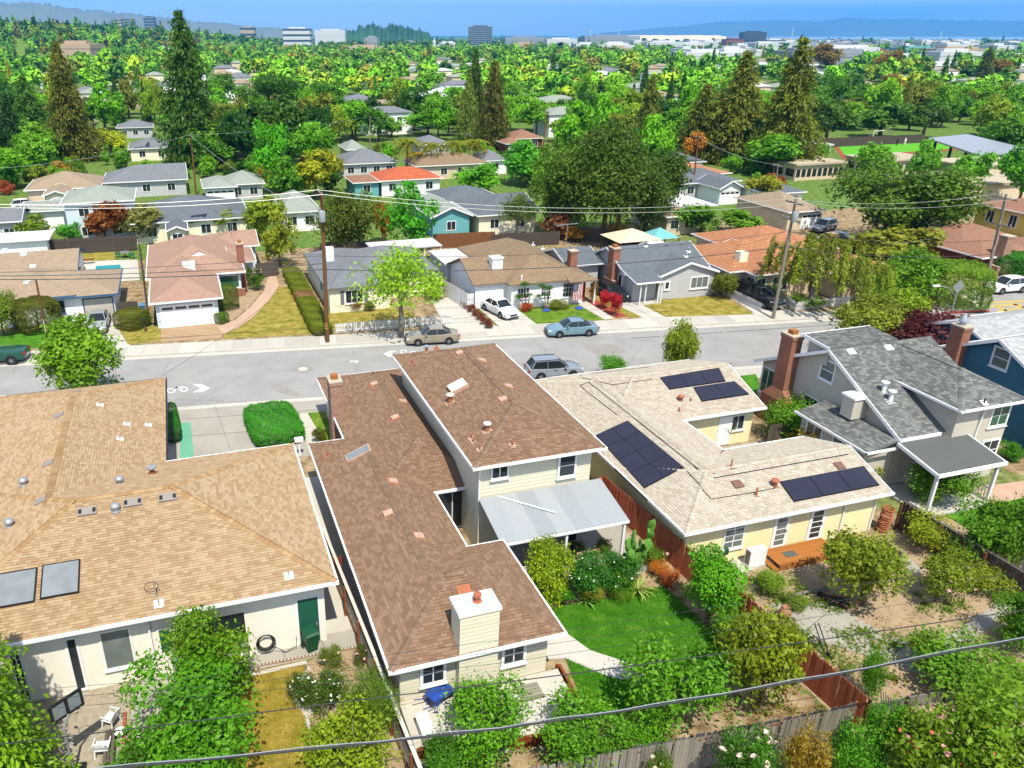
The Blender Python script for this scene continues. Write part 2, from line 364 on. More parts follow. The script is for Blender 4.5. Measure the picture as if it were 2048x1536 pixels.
patch('driveway', 'concrete', [(1206,597),(1264,599),(1331,634),(1284,636)], .026)
patch('lawn', 'lawn_dry', [(1268,600),(1442,591),(1508,628),(1335,633)], .04)
patch('driveway', 'concrete', [(1450,588),(1500,592),(1592,624),(1516,630)], .026)
patch('garden_bed', 'soil', [(1545,600),(1690,590),(1690,622),(1580,624)], .02)
patch('garden_bed', 'soil', [(1690,560),(1880,560),(1890,606),(1700,622)], .02)
patch('pool_deck', 'concrete', [(168,522),(275,519),(280,560),(170,566)], .02)
patch('lawn', 'lawn_dry', [(165,505),(232,503),(232,520),(165,523)], .03)
# near side
patch('driveway', 'concrete_grey', [(335,822),(655,799),(700,905),(385,932),(335,930)], .02)
patch('driveway_strip', 'greenstrip', [(361,846),(381,844),(389,925),(360,927)], .03)
patch('lawn', 'lawn_mid', [(615,826),(650,822),(672,880),(650,884)], .04)
patch('path', 'concrete', [(588,828),(615,826),(668,905),(628,912)], .034)
patch('path', 'concrete', [(3.9,16),(6.3,16),(6.3,42.5),(3.9,42.5)], .012, True)
patch('patio', 'pebble', [(-30,1395),(240,1330),(262,1340),(262,1345),(250,1640),(-60,1700)], .02)
patch('path', 'concrete_grey', [(262,1341),(300,1330),(520,1290),(690,1262),(725,1250),(735,1292),(515,1338),(330,1400),(262,1600)], .024)
patch('lawn', 'lawn_dry', [(500,1345),(612,1322),(590,1385),(612,1440),(640,1560),(470,1600),(440,1400)], .03)
patch('garden_bed', 'soil', [(618,1322),(700,1285),(760,1350),(830,1560),(650,1580),(618,1440),(596,1385)], .016)
patch('path', 'concrete_grey', [(5.9,19.6),(12.3,19.9),(12.6,22.6),(5.9,22.9)], .05, True)
patch('lawn', 'lawn', [(1098,1216),(1200,1198),(1325,1172),(1350,1192),(1440,1275),(1440,1345),(1330,1400),(1180,1450),(1080,1480),(1060,1420),(1100,1390),(1162,1395),(1130,1312),(1085,1300)], .04)
patch('path', 'pathwhite', [(1083,1272),(1128,1262),(1180,1300),(1290,1336),(1420,1352),(1440,1372),(1320,1376),(1215,1352),(1130,1316),(1085,1318)], .055)
patch('garden_bed', 'soil', [(1060,1110),(1330,1060),(1352,1172),(1330,1166),(1200,1192),(1096,1211),(1060,1180)], .02)
patch('patio', 'concrete_grey', [(10.9,29.2),(21.3,29.2),(21.3,32.3),(12.2,32.3),(12.2,34.3),(10.9,34.3)], .04, True)
patch('yard', 'concrete_grey', [(19.6,28.),(21.4,28.),(21.4,36),(19.6,36)], .034, True)
patch('garden_bed', 'soil', [(22.8,11),(40,11),(40,27.2),(22.8,27.2)], .01, True)
patch('path', 'concrete', [(1460,1120),(1530,1108),(1640,1098),(1640,1108),(1535,1128),(1480,1148)], .03)
patch('path', 'concrete_grey', [(1540,1210),(1600,1198),(1680,1215),(1760,1262),(1850,1300),(1985,1212),(2010,1196),(2030,1215),(1890,1320),(1990,1390),(1960,1400),(1830,1345),(1700,1300),(1590,1265)], .022)
patch('path', 'concrete_grey', [(1725,1080),(1765,1078),(1850,1140),(1830,1150)], .022)
patch('yard', 'pathpink', [(1865,985),(2060,960),(2060,1010),(1870,1025),(1850,1000)], .03)
patch('yard', 'concrete_grey', [(35.2,33.5),(39.,33.5),(39.,38.2),(29.,38.2),(29,33.6),(35.2,33.6)], .02, True)
patch('lawn', 'lawn', [(1890,1030),(2070,990),(2070,1060),(1940,1060)], .035)
patch('lawn', 'lawn', [(1475,752),(1512,748),(1530,800),(1490,800)], .03)
patch('lawn', 'lawn_mid', [(1190,1520),(1330,1500),(1330,1600),(1190,1600)], .03)

# road markings and scars
def mark(name, mat, polys, label, cat, z=-.112, group=None):
    m = MB()
    for q in polys: m.prism(ccw(pts(q, z)), z-.006, z)
    o = m.build(name, M[mat]); return tag(o, label, cat, group) if label else tag(o, kind='structure')
def ring(cx, cy, rx, ry, w, n=18):
    out = []
    for i in range(n):
        a, e = 2*math.pi*i/n, 2*math.pi*(i+1)/n
        out.append([(cx+rx*math.cos(a), cy+ry*math.sin(a)), (cx+rx*math.cos(e), cy+ry*math.sin(e)), (cx+(rx-w)*math.cos(e), cy+(ry-w*.5)*math.sin(e)), (cx+(rx-w)*math.cos(a), cy+(ry-w*.5)*math.sin(a))])
    return out
def sharrow(ox, oy, s, fl=1):
    P_ = ring(ox, oy+1, 9*s, 4.6*s, 2.6*s, 12)+ring(ox+24*s*fl, oy-1.5, 9*s, 4.6*s, 2.6*s, 12)
    P_ += [[(ox,oy-1),(ox+10*s*fl,oy-7*s),(ox+13*s*fl,oy-6*s),(ox+2*s*fl,oy+1)], [(ox+10*s*fl,oy-7*s),(ox+22*s*fl,oy-2*s),(ox+20*s*fl,oy),(ox+9*s*fl,oy-4.5*s)], [(ox+4*s*fl,oy-5*s),(ox+22*s*fl,oy-7*s),(ox+22*s*fl,oy-5*s),(ox+4*s*fl,oy-3*s)]]
    for k in (42, 52): P_ += [[(ox+k*s*fl,oy-11*s),(ox+(k+6)*s*fl,oy-11.5*s),(ox+(k+22)*s*fl,oy-3.5*s),(ox+(k+16)*s*fl,oy-3.2*s)], [(ox+(k+16)*s*fl,oy-3.2*s),(ox+(k+22)*s*fl,oy-3.5*s),(ox+(k+6)*s*fl,oy+4*s),(ox+k*s*fl,oy+4.2*s)]]
    return P_
mark('bicycle_lane_marking', 'roadpaint', sharrow(342, 780, 1.05), 'white bicycle and double arrow marking on the road beside the tan roof', 'road marking')
mark('bicycle_lane_marking', 'roadpaint', sharrow(826, 705, -.8), 'white bicycle and arrow marking behind the beige sedan', 'road marking')
mark('utility_marking', 'roadpaint', ring(712, 723, 4, 2.4, 1.6, 8)+[[(700,722),(706,721),(706,723.5),(700,724)]], 'small faint white paint marks on the road near the manhole', 'road marking')
mark('crossing_marking', 'yellowpaint', [[(1993,622),(2062,610),(2064,613),(1995,625)], [(1960,604),(2066,600),(2068,603),(1962,607)], [(1975,611),(2040,607),(2042,610),(1977,614)], [(1990,613),(2010,622),(2016,621),(1996,612)], [(2020,607),(2048,616),(2054,615),(2026,606)]], 'yellow zebra crossing marking at the side street corner', 'road marking', -.113)
mark('road_patch', 'patch', [[(1167,690),(1232,688),(1254,704),(1189,709)]], None, None)
mark('road_patch', 'patch', [[(540,770),(560,769),(600,788),(592,793),(560,785)]], None, None)
m = MB(); c0 = G(606, 738, -.12); m.lathe((c0.x, c0.y, -.13), [(.85,0),(.85,.012)], 24); tag(m.build('manhole_collar', M['patch']), kind='structure')
m = MB(); m.lathe((c0.x, c0.y, -.125), [(.4,0),(.4,.016),(.32,.022)], 20); tag(m.build('manhole_cover', M['kerb']), 'round pale manhole cover with dark ring in the street', 'manhole cover')
mark('road_seam', 'crack', [[(x, 690-.066*(x-1050)), (x+60, 690-.066*(x-990)), (x+60, 691-.066*(x-990)), (x, 691-.066*(x-1050))] for x in range(1260, 1660, 64)], None, None)
mark('kerb_marking', 'redpaint', [[(1884,624),(1980,620),(1980,622.5),(1884,626.5)]], 'strip of red paint along the far corner kerb', 'kerb paint', .02)
mark('kerb_marking', 'redpaint', [[(20,694),(95,690),(95,693),(20,697)]], 'strip of red paint on kerb below the green lawn', 'kerb paint', .02)

# joints and stains in the concrete
def seam(lines, z=.034, w=.022):
    m = MB()
    for a, e in lines: p, q = G(*a, z), G(*e, z); m.bar(p, q, w, .01)
    tag(m.build('concrete_joint', M['crack']), kind='structure')
seam([((372,838),(655,818)),((378,872),(668,850)),((430,812),(470,925)),((520,806),(575,912))], .03)
seam([((935,612),(876,617)),((957,632),(890,640)),((968,628),(1040,624)),((958,617),(1030,612)),((985,608),(1030,650)),((1235,598),(1305,634)),((1222,610),(1285,610)),((1248,622),(1310,622)),((1160,612),(1188,609)),((1178,622),(1206,619)),((1480,602),(1530,600)),((1500,614),(1560,612)),((168,655),(238,650)),((160,672),(246,668))], .038)
seam([((1560,1225),(1600,1200)),((1610,1262),(1668,1214)),((1690,1296),(1745,1255)),((1770,1322),(1815,1284)),((1860,1300),(1900,1322)),((1920,1258),(1950,1282))], .034)
seam([((300,1332),(318,1402)),((400,1310),(418,1362)),((470,1298),(486,1342)),((560,1285),(572,1322)),((640,1272),(652,1306)),((4.2,0),(4.2,0))][:5], .036)

# ================================================================ house building kit
FOOT = []
class House:
    def __init__(s, name, label, cat, loc, group=None):
        s.o = thing(name, label, cat, loc, None, group); s.w = []; s.blocks = []; s.planes = []; s.roofs = []
    def height(s, x, y, skip=None):
        best = -1
        for i, (x0,x1,y0,y1,z,p,ax,e) in enumerate(s.w):
            if i == skip or not (x0 <= x <= x1 and y0 <= y <= y1): continue
            d = []
            if ax == 'x':
                d += [y-y0, y1-y]
                if e[0] == 'h': d.append(x-x0)
                if e[1] == 'h': d.append(x1-x)
            else:
                d += [x-x0, x1-x]
                if e[0] == 'h': d.append(y-y0)
                if e[1] == 'h': d.append(y1-y)
            best = max(best, z+p*min(d))
        for x0,x1,y0,y1,z in s.blocks:
            if x0 <= x <= x1 and y0 <= y <= y1: best = max(best, z)
        return best
    def pix(s, px, py, zmax=9.5, zmin=1.8):               # where the ray of a photo pixel meets the roof
        z = zmax
        while z > zmin:
            p = G(px, py, z)
            if s.height(p.x, p.y) >= z: return p
            z -= .02
        return G(px, py, zmin)
    def basis(s, p):
        e = .06; hx = (s.height(p.x+e, p.y)-s.height(p.x-e, p.y))/(2*e); hy = (s.height(p.x, p.y+e)-s.height(p.x, p.y-e))/(2*e)
        if abs(hx) > 2: hx = 0
        if abs(hy) > 2: hy = 0
        n = Vector((-hx, -hy, 1)).normalized(); v = Vector((hx, hy, hx*hx+hy*hy))
        v = v.normalized() if v.length > 1e-4 else Vector((0, 1, 0)); u = v.cross(n).normalized()
        return u, v, n
    def wing(s, x0, x1, y0, y1, z, p, ax, ends, roofmat, wallmat=None, over=.45, base=0., trim='trim', gutter=True, th=.14, wally=None):
        FOOT.append((x0,x1,y0,y1)); i = len(s.w); s.w.append((x0,x1,y0,y1,z,p,ax,ends)); org = s.o
        def sw(q): return (q[1], q[0], q[2]) if ax == 'y' else q
        a0, a1, b0, b1 = (x0,x1,y0,y1) if ax == 'x' else (y0,y1,x0,x1)
        half = (b1-b0)/2; bm = (b0+b1)/2; zr = z+p*half
        ra = a0+half if ends[0] == 'h' else a0; rb = a1-half if ends[1] == 'h' else a1
        if ra > rb: ra = rb = (ra+rb)/2
        pl = [[(a0,b0,z),(a1,b0,z),(rb,bm,zr),(ra,bm,zr)], [(a1,b1,z),(a0,b1,z),(ra,bm,zr),(rb,bm,zr)]]
        if ends[0] == 'h': pl.append([(a0,b1,z),(a0,b0,z),(ra,bm,zr)])
        if ends[1] == 'h': pl.append([(a1,b0,z),(a1,b1,z),(rb,bm,zr)])
        pl = [[sw(q) for q in f] for f in pl]
        if ax == 'y': pl = [[f[1], f[0]]+f[2:][::-1] for f in pl]
        m = MB()
        if ends == ('h', 'h') or ends == 'hh':
            for f in pl: m.poly(f)
            q = [(x0,y0),(x1,y0),(x1,y1),(x0,y1)]
            for k in range(4): e, g = q[k], q[(k+1)%4]; m.poly([(e[0],e[1],z-th),(g[0],g[1],z-th),(g[0],g[1],z),(e[0],e[1],z)])
            m.poly([(a,c,z-th) for a, c in q[::-1]])
        else:
            for f in pl: m.solid(f, th)
        r = m.build('roof', roofmat, org); s.roofs.append(r)
        for f in pl: s.planes.append((i, f, r))
        if gutter:
            m = MB(); g = .1; t = .004
            def eave(k):
                if k == 'y0': m.box(x0-g, y0-g, z-.13, x1+g, y0-t, z+.015)
                if k == 'y1': m.box(x0-g, y1+t, z-.13, x1+g, y1+g, z+.015)
                if k == 'x0': m.box(x0-g, y0-t, z-.13, x0-t, y1+t, z+.013)
                if k == 'x1': m.box(x1+t, y0-t, z-.13, x1+g, y1+t, z+.013)
            lo, hi = ('y0','y1') if ax == 'x' else ('x0','x1'); eave(lo); eave(hi)
            el, eh = ('x0','x1') if ax == 'x' else ('y0','y1')
            for e_, k, av in ((ends[0], el, a0), (ends[1], eh, a1)):
                if e_ == 'b': continue
                if e_ == 'h': eave(k)
                else:
                    sg = -1 if av == a0 else 1
                    for bb in (b0, b1): m.bar(sw((av+sg*.03, bb, z-.07)), sw((av+sg*.03, bm, zr-.07)), .05, .2)
            m.build('gutter', M[trim], r)
        if wallmat:
            wy = wally or (x0+over, x1-over, y0+over, y1-over); m = MB(); m.box(wy[0], wy[2], base, wy[1], wy[3], z-th+.01)
            A0, A1, B0, B1 = (wy[0],wy[1],wy[2],wy[3]) if ax == 'x' else (wy[2],wy[3],wy[0],wy[1])
            zz = z-th; pp = [(B0, zz), (B1, zz), (B1, z-th+p*(b1-B1)-.02), ((B0+B1)/2, z-th+p*min(half, ((B0+B1)/2-b0))-.02), (B0, z-th+p*(B0-b0)-.02)]
            for e_, av in ((ends[0], A0), (ends[1], A1)):
                if e_ == 'g':
                    t0, t1 = (av, av+.15) if av == A0 else (av-.15, av)
                    vs = [sw((t0,c,d)) for c, d in pp]+[sw((t1,c,d)) for c, d in pp]
                    m.add(vs, [(0,1,2,3,4),(9,8,7,6,5)]+[(k,k+5,(k+1)%5+5,(k+1)%5) for k in range(5)])
            m.build('wall', wallmat, org)
        return i
    def shingle(s, mat, expo=.15, wid=(.2,.36), t=.022, near=300, only=None, skipboxes=()):
        allp = []
        for i, f, r in s.planes:
            if only is not None and i not in only: continue
            p0, p1 = Vector(f[0]), Vector(f[1]); u = (p1-p0).normalized(); q = Vector(f[2]); n = u.cross(q-p0).normalized(); vv = n.cross(u)
            P2 = [((Vector(c)-p0).dot(u), (Vector(c)-p0).dot(vv)) for c in f]; vm = max(c[1] for c in P2); k = 0
            while k*expo < vm-.02:
                v0, v1 = k*expo, min((k+1)*expo, vm); vc = (v0+v1)/2; us = []
                for a in range(len(P2)):
                    (ua, va), (ub, vb) = P2[a], P2[(a+1)%len(P2)]
                    if (va-vc)*(vb-vc) < 0: us.append(ua+(ub-ua)*(vc-va)/(vb-va))
                k += 1
                if len(us) < 2: continue
                a, e = min(us), max(us); x = a-rng.random()*.15
                while x < e-.01:
                    w = rng.uniform(*wid); l, rr = max(x, a), min(x+w, e); x += w
                    if rr-l < .03: continue
                    c = p0+u*((l+rr)/2)+vv*vc
                    if s.height(c.x, c.y, i) > c.z+.03: continue
                    allp.append((depth(c), r, p0+u*l+vv*v0+n*.004, u*(rr-l-.006), vv*(v1-v0+.012), n, rng.random()))
        allp.sort(key=lambda q: q[0])
        tones = 10; mes = []
        for k in range(tones):
            mb = MB(); mb.add([(0,0,t),(1,0,t*.75),(1,1,.002),(0,1,.002),(0,0,0),(1,0,0)], [(0,1,2,3),(4,5,1,0),(4,0,3),(5,2,1)], (k+.5)/tones)
            me = mb.mesh('shingle'); me.materials.append(mat); mes.append(me)
        rest = {}
        for j, (d, r, o, a, e, n, tn) in enumerate(allp):
            if j < near:
                ob = link('shingle', mes[int(tn*tones)], r); o2 = o-ORG[r]
                ob.matrix_basis = Matrix(((a.x,e.x,n.x,o2.x),(a.y,e.y,n.y,o2.y),(a.z,e.z,n.z,o2.z),(0,0,0,1)))
            else:
                h = n*t*rng.uniform(.7, 1.3); mb = rest.setdefault(r, MB())
                mb.add([o+h, o+a+h*.75, o+a+e+n*.002, o+e+n*.002, o, o+a], [(0,1,2,3),(4,5,1,0),(4,0,3),(5,2,1)], tn)
        for r, mb in rest.items(): tag(mb.build('shingles', mat, r), kind='stuff')
    def caps(s, mat, only=None, step=.26, w=.17, lim=300):
        mes = []
        for k in range(6):
            mb = MB(); mb.add([(0,-w,-.035),(0,0,.045),(0,w,-.035),(step*1.15,-w,-.055),(step*1.15,0,.022),(step*1.15,w,-.055),(0,-w,-.08),(0,0,-.02),(0,w,-.08)], [(0,3,4,1),(1,4,5,2),(6,0,1,7),(7,1,2,8)], (k+.5)/6)
            me = mb.mesh('ridge_cap'); me.materials.append(mat); mes.append(me)
        done = 0
        for i, (x0,x1,y0,y1,z,p,ax,ends) in enumerate(s.w):
            if only is not None and i not in only: continue
            r = s.roofs[i]
            def sw(q): return Vector((q[1], q[0], q[2])) if ax == 'y' else Vector(q)
            a0, a1, b0, b1 = (x0,x1,y0,y1) if ax == 'x' else (y0,y1,x0,x1)
            half = (b1-b0)/2; bm = (b0+b1)/2; zr = z+p*half; ra = a0+half if ends[0] == 'h' else a0; rb = a1-half if ends[1] == 'h' else a1
            if ra > rb: ra = rb = (ra+rb)/2
            ln = [(sw((ra,bm,zr)), sw((rb,bm,zr)))]
            if ends[0] == 'h': ln += [(sw((a0,b0,z)), sw((ra,bm,zr))), (sw((a0,b1,z)), sw((ra,bm,zr)))]
            if ends[1] == 'h': ln += [(sw((a1,b0,z)), sw((rb,bm,zr))), (sw((a1,b1,z)), sw((rb,bm,zr)))]
            for a, e in ln:
                L_ = (e-a).length
                if L_ < .2: continue
                d = (e-a).normalized(); side = d.cross(Vector((0,0,1))).normalized(); up = side.cross(d); k = 0.
                while k < L_-.05:
                    c = a+d*k; k += step
                    if s.height(c.x, c.y, i) > c.z+.05 or done >= lim: continue
                    ob = link('ridge_cap', mes[rng.randrange(6)], r); o2 = c+up*.035-ORG[r]; done += 1
                    ob.matrix_basis = Matrix(((d.x,side.x,up.x,o2.x),(d.y,side.y,up.y,o2.y),(d.z,side.z,up.z,o2.z),(0,0,0,1)))
    # ---- openings; face: which way the wall looks, at: its plane
    def fr(s, face, at):
        if face == '-y': return lambda a, d, z: (a, at-d, z)
        if face == '+y': return lambda a, d, z: (a, at+d, z)
        if face == '-x': return lambda a, d, z: (at-d, a, z)
        return lambda a, d, z: (at+d, a, z)
    def bx(s, m, T, a0, a1, d0, d1, z0, z1):
        p, q = T(a0,d0,z0), T(a1,d1,z1); m.box(p[0],p[1],p[2],q[0],q[1],q[2])
    def window(s, face, at, a0, a1, z0, z1, frame='trim', glass='glass', nv=1, nh=0, sill=True, fw=.09, name='window', split=0):
        T = s.fr(face, at); m = MB()
        s.bx(m,T,a0-fw,a1+fw,-.02,.05,z1,z1+fw); s.bx(m,T,a0-fw,a1+fw,-.02,.05,z0-fw,z0)
        s.bx(m,T,a0-fw,a0,-.02,.047,z0,z1); s.bx(m,T,a1,a1+fw,-.02,.047,z0,z1)
        o = m.build(name, M[frame], s.o)
        m = MB(); s.bx(m,T,a0,a1,-.02,.012,z0,z1); m.build('pane', M[glass], o)
        if nv or nh:
            m = MB()
            for k in range(nv): c = a0+(a1-a0)*(k+1)/(nv+1); s.bx(m,T,c-.025,c+.025,-.02,.03,z0,z1)
            for k in range(nh): c = z0+(z1-z0)*(k+1)/(nh+1); s.bx(m,T,a0,a1,-.02,.028,c-.025,c+.025)
            m.build('muntin', M[frame], o)
        if sill: m = MB(); s.bx(m,T,a0-fw-.05,a1+fw+.05,.0,.11,z0-fw-.05,z0-fw+.004); m.build('sill', M[frame], o)
        return o
    def door(s, face, at, a0, a1, z0, z1, mat, frame='trim', handle=True, panes=0, glass='glass'):
        T = s.fr(face, at); m = MB(); s.bx(m,T,a0,a1,-.02,.03,z0,z1); d = m.build('door', M[mat], s.o)
        m = MB(); fw = .08; s.bx(m,T,a0-fw,a1+fw,-.02,.045,z1,z1+fw); s.bx(m,T,a0-fw,a0,-.02,.044,z0,z1); s.bx(m,T,a1,a1+fw,-.02,.044,z0,z1); m.build('frame', M[frame], d)
        if handle: m = MB(); s.bx(m,T,a1-.14,a1-.09,.02,.1,z0+.95,z0+1.1); m.build('handle', M['metal'], d)
        for k in range(panes):
            h = (z1-z0-.3)/panes; m = MB(); s.bx(m,T,a0+.12,a1-.12,.0,.036,z0+.15+k*h+.03,z0+.15+(k+1)*h-.03); m.build('pane', M[glass], d)
        return d
    def garage(s, face, at, a0, a1, z0, z1, mat='trim', lights=4, rows=4, frame='trim'):
        T = s.fr(face, at); m = MB(); h = (z1-z0)/rows
        for k in range(rows): s.bx(m,T,a0,a1,-.02,.02,z0+k*h+.012,z0+(k+1)*h-.012)
        s.bx(m,T,a0,a1,-.03,.008,z0,z1); d = m.build('garage_door', M[mat], s.o)
        m = MB(); fw = .12; s.bx(m,T,a0-fw,a1+fw,-.02,.06,z1,z1+fw); s.bx(m,T,a0-fw,a0,-.02,.058,z0,z1); s.bx(m,T,a1,a1+fw,-.02,.058,z0,z1); m.build('frame', M[frame], d)
        for k in range(lights):
            w = (a1-a0)/max(lights, 1); m = MB(); s.bx(m,T,a0+k*w+w*.08,a0+(k+1)*w-w*.08,.0,.028,z1-h*.85,z1-h*.25); m.build('window', M['glass'], d)
        return d
    def siding(s, face, at, a0, a1, z0, z1, mat, step=.2, name='siding_board'):
        T = s.fr(face, at); n = max(1, int((z1-z0)/step)); st = (z1-z0)/n
        for k in range(n):
            z = z0+k*st; m = MB()
            q = [T(a0,.004,z+.004),T(a1,.004,z+.004),T(a1,.028,z+.004),T(a0,.028,z+.004),T(a0,.004,z+st),T(a1,.004,z+st),T(a1,.010,z+st),T(a0,.010,z+st)]
            m.add(q, [(0,1,2,3),(3,2,6,7),(4,7,6,5),(0,3,7,4),(1,5,6,2)]); m.build(name, mat, s.o)
    # ---- things fixed to the roof, placed by photo pixel
    def slopebox(s, name, mat, px, py, w, l, h, lift=.02, parent=None, turn=0., sink=.06):
        p = s.pix(px, py); u, v, n = s.basis(p)
        if turn: u = (u*math.cos(turn)+v*math.sin(turn)); v = n.cross(u)
        m = MB(); b0 = [p-u*w/2-v*l/2-n*sink, p+u*w/2-v*l/2-n*sink, p+u*w/2+v*l/2-n*sink, p-u*w/2+v*l/2-n*sink]; t0 = [q+n*(h+lift+sink) for q in b0]
        m.add(b0+t0, [(3,2,1,0),(4,5,6,7),(0,1,5,4),(1,2,6,5),(2,3,7,6),(3,0,4,7)]); return m.build(name, M[mat], parent or s.o), p, (u, v, n)
    def hoodvent(s, px, py, mat='copper', w=.42, l=.46, h=.13):
        p = s.pix(px, py); u, v, n = s.basis(p); m = MB()
        b0 = [p-u*w/2-v*l/2-n*.03, p+u*w/2-v*l/2-n*.03, p+u*w/2+v*l/2-n*.03, p-u*w/2+v*l/2-n*.03]
        t0 = [b0[0]+n*(h+.03), b0[1]+n*(h+.03), b0[2]+n*(h*.5+.03), b0[3]+n*(h*.5+.03)]
        m.add(b0+t0, [(4,5,6,7),(0,1,5,4),(1,2,6,5),(2,3,7,6),(3,0,4,7)]); o = m.build('roof_vent', M['ventface' if mat == 'copper' else mat], s.o)
        f = .14; m = MB(); q = [p-u*(w/2+f)-v*(l/2+f), p+u*(w/2+f)-v*(l/2+f), p+u*(w/2+f)+v*(l/2+f), p-u*(w/2+f)+v*(l/2+f)]
        m.solid([c+n*.032 for c in q], .06, -n); m.build('flashing', M[mat], o); return o
    def pipe(s, px, py, h=.45, r=.06, mat='copper', cap=False, fl=.22, flmat=None, top='metal'):
        p = s.pix(px, py); u, v, n = s.basis(p); m = MB(); m.tube(p-Vector((0,0,.1)), p+Vector((0,0,h)), r, r, 10); o = m.build('vent_pipe', M[mat], s.o, 40)
        if cap: m = MB(); m.lathe((p.x,p.y,p.z+h), [(r*1.1,-.06),(r*1.9,-.03),(r*1.9,.03),(r*.6,.09)], 12); m.build('cap', M[top], o, 40)
        m = MB(); m.solid([p-u*fl-v*fl+n*.034, p+u*fl-v*fl+n*.034, p+u*fl+v*fl+n*.034, p-u*fl+v*fl+n*.034], .06, -n); m.build('flashing', M[flmat or mat], o); return o
    def panel_array(s, c4, nx, ny, gap=.02, lift=.12, group=None):   # corners in photo pixels: low left, low right, high right, high left
        P4 = [s.pix(*c) for c in c4]; n = (P4[1]-P4[0]).cross(P4[3]-P4[0]).normalized(); out = []
        def at(a, b_): return (P4[0]*(1-a)*(1-b_)+P4[1]*a*(1-b_)+P4[2]*a*b_+P4[3]*(1-a)*b_)+n*lift
        for i in range(nx):
            for j in range(ny):
                g = .0012; a0, a1, b0, b1 = i/nx+g, (i+1)/nx-g, j/ny+g, (j+1)/ny-g
                m = MB(); m.solid([at(a0,b0),at(a1,b0),at(a1,b1),at(a0,b1)], .05, -n); o = m.build('solar_panel', M['pvframe'], s.o)
                g = .012; a0, a1, b0, b1 = a0+g/nx*1.2, a1-g/nx*1.2, b0+g/ny*1.2, b1-g/ny*1.2
                m = MB(); m.solid([q+n*.004 for q in (at(a0,b0),at(a1,b0),at(a1,b1),at(a0,b1))], .003, -n); m.build('cell_sheet', M['pv'], o)
        m = MB()
        for j in range(ny+1): m.bar(at(0,j/ny)-n*.03, at(1,j/ny)-n*.03, .04, .05)
        for a in (.08,.5,.92):
            for b_ in (.05,.95): q = at(a,b_); m.bar(q-n*.02, q-n*(lift+.03), .05)
        return m.build('panel_rail', M['pvframe'], s.o)
    def chimney(s, x0, x1, y0, y1, z0, z1, mat='brick', cap='brickcap', pot=True, name='chimney', corbel=True):
        m = MB(); m.box(x0,y0,z0,x1,y1,z1-.16)
        if corbel: m.box(x0-.05,y0-.05,z1-.3,x1+.05,y1+.05,z1-.1)
        o = m.build(name, M[mat], s.o); m = MB(); m.box(x0-.06,y0-.06,z1-.1,x1+.06,y1+.06,z1); m.build('cap', M[cap], o)
        if pot: m = MB(); xm, ym = (x0+x1)/2, (y0+y1)/2; w = min(x1-x0, y1-y0)*.28; m.box(xm-w,ym-w,z1,xm+w,ym+w,z1+.28); m.build('flue', M['flue'], o)
        return o
    def downspout(s, pts_, mat='trim'):
        m = MB()
        for a, b_ in zip(pts_, pts_[1:]): m.bar(a, b_, .08, .08)
        return m.build('downspout', M[mat], s.o)
M['ventface'] = plain('weathered_vent_metal', C(226,186,160), .6, .14, 5)
M['flue'] = plain('clay_flue', C(190,120,60), .8, .15, 6)
b = NB('solar_cells'); v = b.coord('Object'); M['pv'] = b.out(b.mix(b.noise(.9, 3, v), C(40,40,54), C(58,56,76)), .2, .5)
M['pvframe'] = plain('black_panel_frame', C(30,30,36), .4, .1, 4)

# ================================================================ the near houses
def wy(px, py, Y): g = G(px, py); k = Y/g.y; return g.x*k, H*(1-k)
def wx(px, py, X): g = G(px, py); k = X/g.x; return g.y*k, H*(1-k)
M['sh_tan'] = roofing('tan_shingles', [C(186,152,114), C(201,169,130), C(209,178,139), C(217,189,151)])
M['sh_tan_cap'] = roofing('tan_ridge_shingles', [C(182,142,98), C(196,156,112), C(212,178,134)])
M['sh_brown'] = roofing('brown_shingles', [C(144,112,88), C(156,123,98), C(164,131,105), C(176,144,118)])
M['sh_brown_cap'] = roofing('brown_ridge_shingles', [C(140,114,94), C(156,128,106), C(166,138,114)])
M['sh_cream'] = roofing('cream_shingles', [C(204,189,168), C(216,202,182), C(224,211,193), C(231,220,203)])
M['sh_grey'] = roofing('grey_shingles', [C(106,108,107), C(124,127,125), C(140,143,140), C(160,163,159)])
M['sh_white'] = roofing('white_shingles', [C(196,198,200,2.3), C(214,216,218,2.3), C(228,229,230,2.3)])
M['green_door'] = plain('green_door_paint', C(40,110,88), .5, .08, 3)
M['patio_metal'] = tinted('corrugated_steel', C(214,220,224,2.2), C(190,198,204,2.2), .4, (1,.3,1), .18, .05, 2.)
M['skyglass'] = glassmat('skylight_glass', C(176,184,188), .15)
M['skydome'] = plain('white_skylight_dome', C(250,240,232,1.5), .3, .04, 2)
M['dark_roll'] = plain('grey_roll_roofing', C(106,110,108), .9, .06, .8, .1)
M['redwood'] = tinted('redwood_stain', C(176,92,48), C(150,72,38), .8, (1,1,8), .2)
M['siding'] = tinted('cream_boards', C(230,222,198,1.5), C(222,214,190,1.5), .65, (1,1,1), .08, .03)

